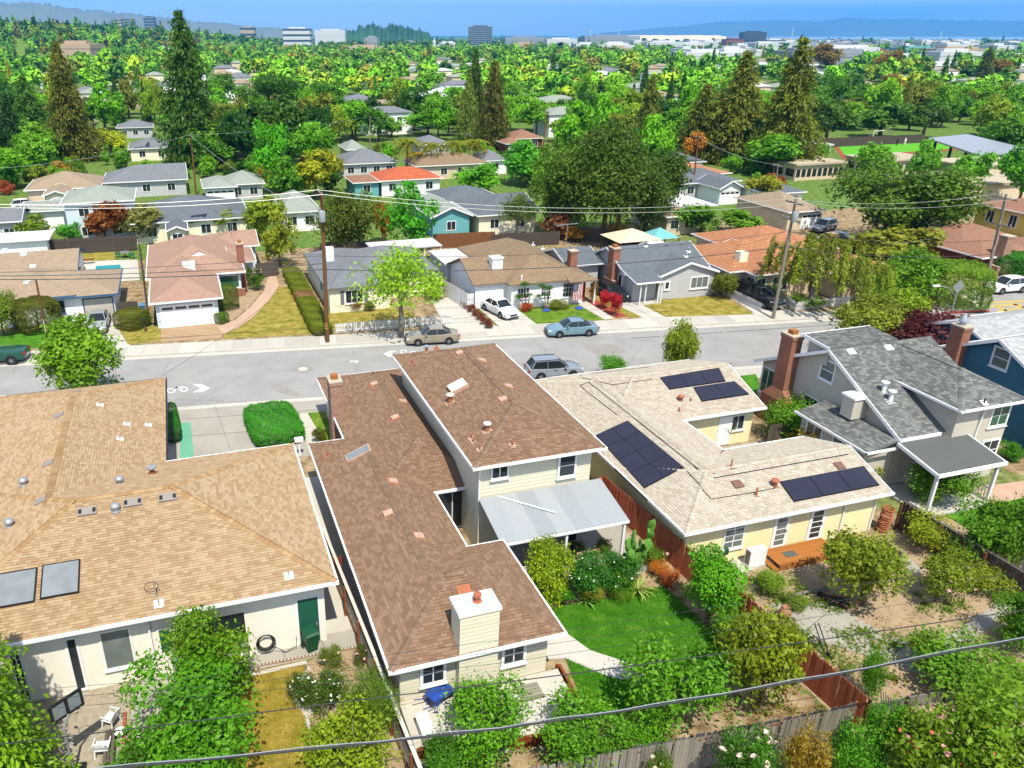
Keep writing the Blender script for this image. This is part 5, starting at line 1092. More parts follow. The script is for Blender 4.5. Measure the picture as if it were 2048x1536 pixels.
# pool yard
wt = MB(); wt.prism(ccw(pts([(192,532),(240,529),(243,538),(190,542)], .03)), -.05, .035); b = NB('pool_water'); struct('pool_water', wt, b.out(C(60,190,200), .08, .5))
for lb, px, py in (('left green chair at the poolside table', 236,515),('right green chair at the poolside table', 264,517)): chair(lb, G(px,py), R(180), 'teal')
pt = thing('garden_table', 'round glass table between the green poolside chairs', 'table', G(251,515)); g = G(251,515); m = MB(); m.lathe((g.x,g.y,.68), [(.6,0),(.6,.04)], 16); m.build('table_top', M['skyglass'], pt); m = MB(); m.tube((g.x,g.y,0),(g.x,g.y,.68),.05); m.build('leg', M['dark'], pt)
tag(MB().box(*(G(168,528)+Vector((-1,-.3,.5))), *(G(168,528)+Vector((1.2,.3,.58)))).build('pool_bench_top', M['fence_brown']), 'brown bench at the near end of the swimming pool', 'bench')
# the flag
fx, fz = wy(1147,562,68.2); fl = thing('flag', 'American flag hanging from the porch of the white brick house', 'flag', (fx,68.2,1.0)); M['flag_red'] = plain('flag_red', C(206,70,74), .8, .06, 3); M['flag_white'] = plain('flag_white', C(246,238,234,1.7), .8, .04, 3); M['flag_blue'] = plain('flag_blue', C(52,70,120), .8, .06, 3)
fw_, fh_ = 1.15, 1.75; ztp = 2.35
for i in range(13): x = fx+fw_*i/13; wv = .03*math.sin(i*.9); z1 = ztp; MB().box(x,68.2+wv,ztp-fh_,x+fw_/13,68.215+wv,z1).build('stripe', M['flag_red' if i%2 == 0 else 'flag_white'], fl)
MB().box(fx,68.165,ztp-.75,fx+fw_*7/13,68.19-.02,ztp+.003).build('canton', M['flag_blue'], fl)
m = MB(); [m.box(fx+.05+.09*i+(.045 if j%2 else 0),68.158,ztp-.08-.085*j,fx+.08+.09*i+(.045 if j%2 else 0),68.166,ztp-.05-.085*j) for i in range(6) for j in range(8)]; m.build('stars', M['flag_white'], fl)
# lawn ornaments in front of the white house
for lb, px, py in (('small blue toy lying left on the clipped lawn', 1092,622),('small blue cushion lying right on the clipped lawn', 1158,618)): g = G(px,py); m = MB(); m.lathe((g.x,g.y,.05), [(.15,0),(.42,.05),(.3,.16),(.05,.2)], 10); tag(m.build('lawn_toy', M['blue_tray'], at=(g.x,g.y,.05)), lb, 'toy')
bk = thing('bicycle_ornament', 'thin black metal bicycle ornament against the pale cottage wall', 'ornament', G(682,625)); g = G(682,625)
for dx in (-.35,.35): m = MB(); m.path([(g.x+dx+.3*math.cos(t*.4), g.y, .32+.3*math.sin(t*.4)) for t in range(17)], .02, 5); m.build('wheel', M['dark'], bk)
m = MB(); m.path([(g.x-.35,g.y,.32),(g.x,g.y,.75),(g.x+.35,g.y,.32)], .02, 5); m.build('frame', M['dark'], bk)
# antenna masts
for lb, px, py, zb in (('tall roof aerial above the pink roof house', 462,462,4.2),('white rooftop aerial behind the white brick house', 1132,490,4.6)):
    p = G(px,py,zb); t = thing('aerial', lb, 'aerial', p); m = MB(); m.tube(p-Vector((0,0,1.2)), p+Vector((0,0,2.2)), .03); m.build('mast', M['metal'], t); m = MB(); m.bar(p+Vector((-1.4,0,2.2)), p+Vector((1.4,.3,2.2)), .05)
    for i in range(8): q = p+Vector((-1.3+.37*i,.04*i,2.2)); m.bar(q+Vector((0,-.5+.04*i,0)), q+Vector((0,.5-.04*i,0)), .03)
    m.build('array', M['metal'], t)

# ================================================================ vehicles (x forward, y left)
def paint(name, col, rough=.28, metal=.25):
    b = NB(name); v = b.coord('Object'); m = b.out(b.mix(b.math('MULTIPLY', b.noise(3, 3, v), .2), col, mul(col, .8)), rough, .5, metal); b.b.inputs['Coat Weight'].default_value = .5; b.b.inputs['Coat Roughness'].default_value = .08; return m
M['carglass'] = glassmat('car_glass', C(44,52,56), .04); M['tyre'] = plain('tyre', C(40,40,42), .85, .1, 8); M['rim'] = plain('alloy_rim', C(206,208,212), .3, .08, 6, 0, .5, .7)
M['lampglass'] = plain('headlight_glass', C(236,240,242,1.6), .1, .03, 6, 0, .6); M['tail'] = plain('tail_light_red', C(200,30,30), .25, .08, 6); M['plate'] = plain('plate', C(240,240,240), .5, .03, 8); M['trimblack'] = plain('black_car_trim', C(36,36,38), .5, .08, 5)
SPEC = {  # length, half width, body top line (x/L, z), cabin (rear base, rear roof, front roof, front base as x/L), roof z, belt z, wheel radius, ground clearance
 'sedan': (4.85, .91, [(-.5,.62),(-.485,.9),(-.34,1.0),(-.1,.98),(.17,.97),(.36,.86),(.47,.7),(.5,.5)], (-.36,-.20,.06,.21), 1.46, .97, .325, .2),
 'suv':   (4.6, .93, [(-.5,.62),(-.49,1.02),(-.42,1.08),(-.1,1.04),(.2,1.03),(.38,.95),(.475,.8),(.5,.55)], (-.46,-.38,.05,.23), 1.64, 1.03, .36, .24),
 'pickup':(5.7, .99, [(-.5,.7),(-.495,1.12),(-.3,1.13),(0,1.13),(.22,1.12),(.42,1.06),(.485,.95),(.5,.6)], (-.06,-.02,.13,.23), 1.86, 1.12, .39, .34),
 'van':   (5.2, .99, [(-.5,.7),(-.495,1.15),(-.3,1.15),(0,1.14),(.3,1.1),(.42,1.02),(.485,.85),(.5,.6)], (-.49,-.46,.2,.38), 2.05, 1.12, .36, .24)}
def car(name, label, at, heading, kind, mat, cat='car', shell=False, roofrail=False, scale=1.):
    L_, w, top, cab, zr, zb, wr, gc = SPEC[kind]; t = thing(name, label, cat, at, heading, None, (scale,)*3)
    xs = [-.5,-.49,-.46,-.4,-.34,-.28,-.2,-.1,0,.1,.17,.22,.28,.34,.4,.45,.48,.495,.5]; rings = []
    def tz(x):
        for (a, za), (e, ze) in zip(top, top[1:]):
            if a <= x <= e: return za+(ze-za)*(x-a)/(e-a)
        return top[-1][1]
    m = MB(); N = 0
    for x in xs:
        z = tz(x); e = 1-.16*max(0, (abs(x)-.38)/.12)**2; ww = w*e; lo = gc+(.12 if abs(x) > .48 else 0); zm = min(z-.06, .62)
        half = [(0,lo),(ww*.8,lo),(ww*.96,lo+.08),(ww,(lo+zm)/2+.05),(ww*.995,zm),(ww*.95,max(z-.05, zm+.02)),(ww*.86,z),(ww*.45,z+.03),(0,z+.04)]
        ring_ = half+[(-y,zz) for y, zz in half[-2:0:-1]]; N = len(ring_); rings.append([(x*L_,y,zz) for y, zz in ring_])
    vs = [p for r_ in rings for p in r_]; fs = [(i*N+k, i*N+(k+1)%N, (i+1)*N+(k+1)%N, (i+1)*N+k) for i in range(len(xs)-1) for k in range(N)]
    fs += [tuple(range(N)), tuple(range((len(xs)-1)*N+N-1, (len(xs)-1)*N-1, -1))]; m.add(vs, [f[::-1] for f in fs]); body = m.build('body', mat, t, 32)
    def cabin(c, zr_, nm, matg, roofname='roof'):
        rb, rr, fr_, fb = [q*L_ for q in c]; wb, wt_ = w*.9, w*.7; b0 = zb-.03; mid = (rr+fr_)/2
        stn = [(rb,b0,b0+.02,wb*.94),(rr,b0,zr_-.05,wt_*.95),(mid,b0,zr_,wt_),(fr_,b0,zr_-.04,wt_*.97),(fb,b0,b0+.02,wb*.94)]; V2 = []
        for x, zl, zh, wt2 in stn: V2 += [(x,-wb if x not in (rb,fb) else -wb*.92,zl),(x,-wt2,zh),(x,-wt2*.5,zh+.035),(x,wt2*.5,zh+.035),(x,wt2,zh),(x,wb if x not in (rb,fb) else wb*.92,zl)]
        F2 = [(i*6+k,(i+1)*6+k,(i+1)*6+k+1,i*6+k+1) for i in range(4) for k in range(5)]
        g_ = MB(); g_.add(V2, [f[::-1] for f in F2]); gl = g_.build(nm, matg, t, 30)
        r_ = MB(); up = .012
        q = [(V2[i*6+k][0], V2[i*6+k][1]*1.02, V2[i*6+k][2]+up) for i in (1,2,3) for k in (1,2,3,4)]
        r_.add(q, [(i*4+k, i*4+k+1, (i+1)*4+k+1, (i+1)*4+k) for i in range(2) for k in range(3)])
        for s_ in (1, 4):
            e = 0 if s_ == 1 else 5
            for a, b_, wd in (((0,e),(1,s_),.07),((4,e),(3,s_),.055),((2,e),(2,s_),.06)):
                p_, q_ = Vector(V2[a[0]*6+a[1]]), Vector(V2[b_[0]*6+b_[1]]); r_.bar(p_, q_, wd, .03, (1,0,0) if a[0] == 2 else (0,0,1))
            r_.bar(Vector(V2[6+s_]), Vector(V2[12+s_]), .05, .035); r_.bar(Vector(V2[12+s_]), Vector(V2[18+s_]), .05, .035)
        r_.build(roofname, mat, t, 40)
    cabin(cab, zr, 'windows', M['carglass'])
    if shell: cabin((-.495,-.485,-.085,-.07), zr-.04, 'camper_shell', mat, 'shell_roof')
    ax = L_*.29 if kind != 'pickup' else L_*.31
    tm = MB(); tm.lathe((0,0,0), [(wr*.62,-.11),(wr*.93,-.11),(wr,-.07),(wr,.07),(wr*.93,.11),(wr*.62,.11)], 20); tme = tm.mesh('tyre', (0,0,0), 40); tme.materials.append(M['tyre'])
    rm = MB(); rm.lathe((0,0,.085), [(wr*.64,0),(wr*.6,.012)], 20)
    for k in range(5): a = k*2*math.pi/5; rm.bar((0,0,.11), (wr*.6*math.cos(a), wr*.6*math.sin(a), .1), .07, .02, (0,0,1))
    rme = rm.mesh('rim'); rme.materials.append(M['rim'])
    am = MB(); am.lathe((0,0,0), [(wr*1.17,-.2),(wr*1.17,.006)], 22); ame = am.mesh('wheel_arch'); ame.materials.append(M['trimblack'])
    for sx in (-1, 1):
        for sy in (-1, 1):
            o = link('wheel', tme, t); o.location = (sx*ax, sy*(w-.1), wr); o.rotation_euler = (-sy*math.pi/2, 0, 0); link('rim', rme, o)
            o = link('wheel_arch', ame, t); o.location = (sx*ax, sy*(w-.002), wr+.03); o.rotation_euler = (-sy*math.pi/2, 0, 0)
    for sy in (-1, 1):
        m = MB(); z = tz(.47)-.07; m.add([(L_*.44,sy*w*.93,z),(L_*.49,sy*w*.72,z-.02),(L_*.492,sy*w*.5,z-.03),(L_*.44,sy*w*.93,z+.1),(L_*.478,sy*w*.72,z+.11),(L_*.48,sy*w*.5,z+.09)], [(0,1,4,3),(1,2,5,4),(3,4,5)] if sy < 0 else [(3,4,1,0),(4,5,2,1),(5,4,3)]); m.v = [(x+.02,y*1.03,zz) for x, y, zz in m.v]; m.build('headlight', M['lampglass'], t)
        m = MB(); z = tz(-.485)-.16; m.box(-L_*.5-.012,sy*w*.45,z-.06,-L_*.47,sy*w*.87,z+.08); m.build('tail_light', M['tail'], t)
        m = MB(); xm = cab[3]*L_-.35; m.box(xm-.09,sy*(w*.94),zb+.02,xm+.06,sy*(w+.14),zb+.15); m.build('mirror', mat, t)
        m = MB(); m.box(-.05*L_,sy*(w*.965),zb-.14,-.02*L_,sy*(w*.99+.02),zb-.1); m.box(.12*L_,sy*(w*.965),zb-.14,.15*L_,sy*(w*.99+.02),zb-.1); m.build('door_handle', mat if kind != 'suv' else M['trimblack'], t)
        m = MB()
        for x in (-.19,-.0,.17): m.box(x*L_-.006,sy*w*.985,gc+.2,x*L_+.006,sy*(w*.998+.004),zb-.1)
        m.build('door_gap', M['trimblack'], t)
    m = MB(); m.box(L_*.487,-w*.45,gc+.24,L_*.505,w*.45,gc+.4); m.box(L_*.487,-w*.62,gc+.05,L_*.5,w*.62,gc+.16); m.build('grille', M['trimblack'], t)
    m = MB(); m.box(-L_*.508,-.26,.58,-L_*.49,.26,.7); m.build('number_plate', M['plate'], t)
    if roofrail:
        for sy in (-1, 1): m = MB(); m.bar((cab[1]*L_,sy*w*.66,zr+.05),(cab[2]*L_,sy*w*.66,zr+.05),.04); m.build('roof_rail', M['trimblack'], t)
    if kind == 'pickup': m = MB(); m.box(L_*.495,-w*.9,gc+.06,L_*.515,w*.9,gc+.26); m.build('bumper', M['rim'], t)
    return t
P_blue = paint('light_blue_car_paint', C(150,190,206)); P_beige = paint('beige_car_paint', C(196,182,160)); P_white = paint('white_car_paint', C(250,250,250,1.5), .3, 0.); P_grey = paint('silver_grey_car_paint', C(176,186,198)); P_black = paint('black_car_paint', C(34,36,42), .2, .1); P_silver = paint('silver_car_paint', C(206,206,206)); P_green = paint('dark_green_truck_paint', C(36,104,88)); P_dark = paint('charcoal_car_paint', C(50,54,60))
SA_ = math.atan(-.1469)
def onroad(px, py): g = G(px, py, -.11); return (g.x, g.y, -.115)
car('parked_car', 'light blue sedan parked along the far kerb by the clipped lawn', onroad(1142,668), math.pi+SA_, 'sedan', P_blue)
car('parked_car', 'beige sedan parked under the street tree', onroad(864,684), math.pi+SA_, 'sedan', P_beige)
car('parked_car', 'silver grey crossover parked behind the solar house', onroad(1106,752), SA_+.02, 'suv', P_grey, roofrail=True)
g = G(999,627); car('parked_car', 'white sedan standing in the white house driveway', (g.x,g.y,.03), R(-78), 'sedan', P_white)
g = G(1514,606); car('pickup_truck', 'black pickup with camper shell in the driveway of the orange tiled house', (g.x,g.y,.03), R(-84), 'pickup', P_black, 'pickup', True)
g = G(199,655); car('parked_car', 'silver sedan in the driveway of the sandy roof ranch house', (g.x,g.y,.03), R(-92), 'sedan', P_silver)
g = G(1218,594); car('parked_car', 'dark sedan in the driveway of the grey gabled house', (g.x,g.y,.03), R(-84), 'sedan', P_dark)
g = G(2008,583,-.11); car('parked_car', 'white crossover parked on the side street at the right edge', (g.x,g.y,-.115), R(176), 'suv', P_white)
g = G(-12,724,-.11); car('pickup_truck', 'dark green pickup cut off by the left edge', (g.x,g.y,-.115), math.pi+SA_, 'pickup', P_green, 'pickup')
g = G(8,800,1.9); car('van', 'white van roof showing behind the tan roof at left edge', (g.x,g.y,-.115), SA_, 'van', P_white, 'van')
for lb, px, py, hd, k, p_ in (('white pickup at the pale house far left', 55,418,R(10),'suv',P_white), ('silver crossover in front of a white garage door behind the orange roof', 1646,462,R(200),'suv',P_silver), ('black car behind the brick chimney of the orange roof', 1680,487,R(-60),'sedan',P_black), ('dark car tucked beside the orange tiled house', 1772,580,R(-80),'sedan',P_dark), ('white car outside the red brown house in the trees', 1048,290,R(-70),'suv',P_white), ('small white car beyond the paved court left of the redwood', 322,312,R(-80),'sedan',P_white)):
    g = G(px, py); car('parked_car', lb, (g.x,g.y,.02), hd, k, p_)

# ================================================================ poles, lamps, signs, wires
M['polewood'] = tinted('pole_timber', C(150,104,62), C(126,88,54), .9, (4,4,.3), .35, .3); M['polegrey'] = tinted('grey_pole_timber', C(176,164,148), C(150,140,126), .9, (4,4,.3), .3, .3); M['wire'] = plain('black_cable', C(60,62,66), .6, .1, 4); M['wire_pale'] = plain('bare_wire', C(206,214,206), .4, .06, 4, 0, .5, .3); M['transformer'] = plain('transformer_paint', C(176,182,186), .5, .06, 3)
M['signyellow'] = plain('school_sign_yellow', C(216,214,60), .5, .05, 3); M['signback'] = plain('sign_back', C(186,190,192), .4, .05, 3, 0, .5, .4)
POLES = {}
def utility_pole(key, label, base, topx, r=.17, arms=((.3,2.4),), mat='polewood', trans=None, box=None, ztp=None, bands=False):
    p = G(*base); 
    best = min((abs(Q_[0]) , z) for z in [6+.05*i for i in range(200)] for Q_ in [(G(topx[0], topx[1], z)-p,)] for Q_ in [((Q_[0].x**2+Q_[0].y**2)**.5,)])
    z = ztp or best[1]; tp = G(topx[0], topx[1], z); t = thing('utility_pole', label, 'utility pole', (p.x,p.y,0)); m = MB(); m.path([(p.x,p.y,-.1), p.lerp(tp,.5), tp], [r, r*.85, r*.7], 12); m.build('pole', M[mat], t, 40)
    ax = (tp-Vector((p.x,p.y,0))).normalized(); POLES[key] = (p, tp, ax)
    for dz, wd in arms:
        c = tp-ax*dz; m = MB(); m.bar(c+Vector((-.1,-wd/2,0)), c+Vector((-.1,wd/2,0)), .1, .12); a = m.build('crossarm', M[mat], t)
        for s_ in (-.45,-.2,.2,.45): q = c+Vector((-.1,wd*s_,.06)); m = MB(); m.lathe(tuple(q), [(.03,0),(.06,.05),(.04,.1),(.06,.14),(.02,.2)], 8); m.build('insulator', M['transformer'], a)
    if trans: q = tp-ax*trans+Vector((-.1,-.42,0)); m = MB(); m.lathe((q.x,q.y,q.z-.5), [(.26,0),(.28,.1),(.28,.85),(.2,.95),(.06,1.)], 14); m.build('transformer', M['transformer'], t, 40)
    if box: q = tp-ax*box; MB().box(q.x+.1,q.y-.55,q.z-.6,q.x+.75,q.y-.1,q.z+.6).build('equipment_box', M['trim'], t)
    if bands:
        for k in range(3): q = Vector((p.x,p.y,1.3+.22*k)); m = MB(); m.lathe(tuple(q), [(r*.99,0),(r*.99,.06)], 12); m.build('marker_band', M['yellowpaint'], t)
    return t
utility_pole('P1', 'tall brown utility pole with yellow bands by the picket fence', (655,684), (643,384), .2, ((.2,2.6),), 'polewood', 1.9, 5.2, None, True)
utility_pole('P2', 'leaning grey utility pole in front of the black pickup', (1546,637), (1592,398), .17, ((.35,2.2),(1.9,2.4)), 'polegrey', 1.5)
utility_pole('P3', 'grey utility pole at the street corner by the clipped hedge', (1959,619), (2013,388), .17, ((.4,2.6),(2.9,2.6)), 'polegrey', None, None, None, True)
for k, lb, b_, tp, gm in (('P4','brown utility pole behind the pale green roofs',(393,395),(381,268),'polewood'), ('P5','utility pole beside the red brown house in the trees',(1085,300),(1096,222),'polewood'), ('P6','brown utility pole left of the white garage',(1384,392),(1397,272),'polewood'), ('P7','grey utility pole by the white garage',(1546,412),(1556,328),'polegrey'), ('P8','thin grey pole standing among the palms',(938,318),(938,268),'polegrey'), ('P9','thin grey pole left of the palms',(740,300),(740,232),'polegrey'), ('P10','pale thin pole in front of the dark conifer far left',(72,265),(62,220),'polegrey')):
    utility_pole(k, lb, b_, tp, .16, ((.3,2.2),) if k not in ('P9','P10') else (), gm)
# street lamp on a thin brown pole, left
p = G(97,690); tp = G(72,560,8.2); t = thing('street_lamp', 'leaning brown street lamp pole in front of the sandy roof house', 'street lamp', (p.x,p.y,0)); m = MB(); tpp = min((( (G(72,560,z)-p).xy.length), z) for z in [5+.05*i for i in range(120)])[1]; tp = G(72,560,tpp)
m.path([(p.x,p.y,0), tp], [.11,.08], 10); m.build('pole', M['polewood'], t); m = MB(); m.path([tp-Vector((0,0,.2)), tp+Vector((-.4,-.1,.05)), tp+Vector((-.7,-.15,-.02))], .035, 6); m.build('arm', M['metal'], t); m = MB(); m.lathe(tuple(tp+Vector((-.8,-.15,-.25))), [(.12,0),(.24,.08),(.2,.2),(.06,.28)], 12); m.build('lamp_head', M['trim'], t, 40)
q = Vector((p.x,p.y,0)).lerp(tp,.3); MB().box(q.x-.02,q.y-.25,q.z-.5,q.x+.02,q.y+.25,q.z+.5).build('sign_plate', M['trim'], t)
# lamp and school sign at the corner (near side, right)
p = G(1884,694); tz_ = min((((G(1918,566,z)-p).xy.length), z) for z in [4+.05*i for i in range(160)])[1]; tp = G(1918,566,tz_); t = thing('street_lamp', 'grey street lamp with yellow school crossing sign at the near corner', 'street lamp', (p.x,p.y,0))
ax = (tp-Vector((p.x,p.y,0))); m = MB(); m.path([(p.x,p.y,0), tp], [.09,.06], 10); m.build('pole', M['signback'], t)
c = Vector((p.x,p.y,0))+ax*.8; m = MB(); m.path([c, c+Vector((-.8,.2,.75)), c+Vector((-1.7,.4,.95))], .035, 6); m.build('arm', M['signback'], t); m = MB(); e = c+Vector((-1.9,.45,.95)); m.bar(e+Vector((-.35,.08,0)), e+Vector((.25,-.05,.03)), .22, .12); m.build('lamp_head', M['trim'], t)
def sign(poly, c, th, mat, parent, nm, ry=R(-6)):
    m = MB(); n_ = len(poly); d0 = Vector((math.sin(YAW), math.cos(YAW), 0)); u_ = Vector((math.cos(YAW), -math.sin(YAW), 0)); V2 = [c+u_*x+Vector((0,0,z)) for x, z in poly]; m.solid(V2, th, d0); return m.build(nm, M[mat], parent)
d0 = Vector((math.sin(YAW), math.cos(YAW), 0)); sg = Vector((p.x,p.y,0))+ax*.27-d0*.12; s1 = sign([(-.42,-.5),(.42,-.5),(.42,.25),(.2,.55),(-.2,.55),(-.42,.25)], sg, .02, 'signyellow', t, 'school_sign')
for dx in (-.13,.15):
    for poly in ([(-.05,.24),(.05,.24),(.06,.34),(-.06,.34)], [(-.1,-.06),(.09,-.06),(.1,.22),(-.08,.22)], [(-.1,-.06),(-.03,-.06),(-.1,-.3),(-.17,-.28)], [(.02,-.06),(.09,-.06),(.14,-.3),(.07,-.3)], [(-.08,.2),(-.04,.12),(-.16,.0),(-.19,.04)]): sign([(x+dx,z*.8+.1) for x, z in poly], sg-d0*.022, .006, 'rubber', s1, 'figure')
sign([(-.38,-.48),(.38,-.48),(.38,-.2),(-.38,-.2)], sg-d0*.014-Vector((0,0,.24)), .012, 'signyellow', s1, 'supplement_plate')
sg2 = Vector((p.x,p.y,0))+ax*.95-d0*.1; sign([(0,-.6),(.5,0),(0,.6),(-.5,0)], sg2, .02, 'signback', t, 'warning_sign_back')

def wire(label, A_, B_, sag, r=.012, mat='wire', n=18, group=None, name='overhead_wire'):
    A_, B_ = Vector(A_), Vector(B_); m = MB(); m.path([A_.lerp(B_, i/n)-Vector((0,0,sag*4*(i/n)*(1-i/n))) for i in range(n+1)], r, 5); return tag(m.build(name, M[mat]), label, 'wire', group)
def pp(k, d, dy=0.): p, tp, ax = POLES[k]; return tp-ax*d+Vector((-.1,dy,.2))
LE = G(-60,560,8.)
wire('pale high wire from the left edge to the tall brown pole', G(-30,414,13.4), pp('P1',.2,-1.1), .5, .017, 'wire_pale'); wire('pale high wire just above its twin left of the tall brown pole', G(-30,408,13.6), pp('P1',.2,1.1), .5, .017, 'wire_pale')
wire('front pale high wire between the brown pole and the leaning grey pole', pp('P1',.2,-1.1), pp('P2',.35,-1.), 1.2, .017, 'wire_pale'); wire('rear pale high wire between the brown pole and the leaning grey pole', pp('P1',.2,1.1), pp('P2',.35,1.), 1.2, .017, 'wire_pale')
wire('front pale high wire from the leaning pole to the corner pole', pp('P2',.35,-1.), pp('P3',.4,-1.2), .7, .017, 'wire_pale'); wire('rear pale high wire from the leaning pole to the corner pole', pp('P2',.35,1.), pp('P3',.4,1.2), .7, .017, 'wire_pale')
for i, d in enumerate((5.6, 6.3, 6.8)):
    w3 = ('upper', 'middle', 'lower')[i]; wire(w3+' black cable crossing in front of the sandy and pink roofs', G(-30,545+7*i,8.3-.5*i), pp('P1',d), .25, .022+.008*i)
    if i != 1: wire(w3+' black cable sagging in front of the white brick house', pp('P1',d), pp('P2',3.2+.7*i), .9, .022+.008*i)
    if i != 1: wire(w3+' black cable in front of the weeping tree and hedge', pp('P2',3.2+.7*i), pp('P3',4.6+.7*i), .6, .022+.006*i)
wire('service wire from the brown pole down to the pink roof house', pp('P1',5.5), Gh.pix(470,505)+Vector((0,0,.6)), .3, .012); wire('service wire from the brown pole to the cottage roof', pp('P1',4.6), Hh.pix(700,505)+Vector((0,0,.5)), .2, .014, 'wire_pale')
wire('service wire from the leaning pole to the orange tiled roof', pp('P2',2.9), Kh.pix(1470,500)+Vector((0,0,.5)), .3, .014); wire('service wire from the corner pole over the hedge to the orange roof', pp('P3',3.0), G(1740,488,4.), .5, .014, 'wire_pale')
wire('long service wire from the leaning pole over the street to the grey roof', pp('P2',3.0), D.pix(1760,690)+Vector((0,0,.5)), .8, .014); wire('wire over the street from the brown pole to the tan roof', pp('P1',5.6), A.pix(325,762)+Vector((0,0,.4)), .5, .012)
for k1, k2, lb in (('P4','P1','pale wire sloping from the back pole towards the tall brown pole'), ('P4','P9','pale wire between the two back poles left of the palms'), ('P6','P7','pale wire between the two poles by the white garage'), ('P9','P8','pale wire passing through the palms')): wire(lb, pp(k1,.3), pp(k2,.3 if k2 != 'P1' else 2.4), .8, .02, 'wire_pale')
wire('pale wire running left from the back pole behind the pale green roofs', pp('P4',.3), G(-20,338,9.5), .8, .02, 'wire_pale')
# cables strung behind the gardens, close to the camera
def near_cable(label, px, z, r, mat='wire', name='overhead_cable'):
    P_ = [G(x, y, z) for x, y in px]; a, e = P_[0], P_[-1]; Q2 = []
    for i in range(len(P_)-1):
        for k in range(5): Q2.append(P_[i].lerp(P_[i+1], k/5))
    Q2.append(e); m = MB(); m.path(Q2, r, 8); return m, Q2
m, Q2 = near_cable('', [(180,1541),(700,1491),(1000,1457),(1300,1414),(1650,1353),(2075,1271)], 7.2, .034); bc = thing('overhead_cable', 'thick lashed black cable bundle crossing the bottom of the picture', 'cable', (0,0,0)); m.build('bundle', M['wire'], bc)
m = MB(); m.path([p+Vector((.0,.02+.03*math.sin(i*1.7),.05+.02*math.cos(i*1.7))) for i, p in enumerate(Q2)], .014, 6); m.build('strand', M['metal'], bc)
m, _ = near_cable('', [(-20,1491),(330,1450),(700,1402),(1000,1366),(1300,1327),(1650,1278),(2075,1216)], 7.6, .017); tag(m.build('overhead_cable', M['wire']), 'single medium cable just above the thick cable bundle', 'cable')
for i, y0 in enumerate((1384,1404,1424)):
    m, _ = near_cable('', [(-20,y0+2),(480,y0-36-.5*i),(1000,y0-104+3*i),(1500,y0-180+5*i),(2075,y0-272+8*i)], 9.4-.1*i, .0055); tag(m.build('overhead_wire', M['wire']), ('upper','middle','lower')[i]+' of three thin wires crossing the back gardens', 'wire')

# ================================================================ foliage kit
M['leaf'] = leafmat('foliage', (1.25,1.12,.85,1), (1.75,1.5,1.0,1), .45, .5, True)
M['bark'] = plain('bark', C(128,108,88), .95, .25, 5, .5); M['bark_grey'] = plain('grey_bark', C(160,150,138), .95, .25, 5, .5)
def nrmz(a): return a/np.maximum(np.linalg.norm(a, axis=-1, keepdims=True), 1e-9)
def leaf_quads(rs, pos, nrm, size, aspect=.6, jit=.7, dirs=None):
    n = len(pos); N_ = nrmz(nrm+rs.normal(0, jit, (n,3))); T_ = rs.normal(0, 1, (n,3)) if dirs is None else dirs+rs.normal(0, .35, (n,3)); T_ = nrmz(T_-(T_*N_).sum(1, keepdims=True)*N_); B_ = np.cross(N_, T_)
    s = size*rs.uniform(.5, 1.45, (n,1)); a, b_ = T_*s, B_*s*aspect
    return np.stack([pos-a, pos-a*.1+b_-N_*s*.12, pos+a, pos-a*.1-b_-N_*s*.12], 1)
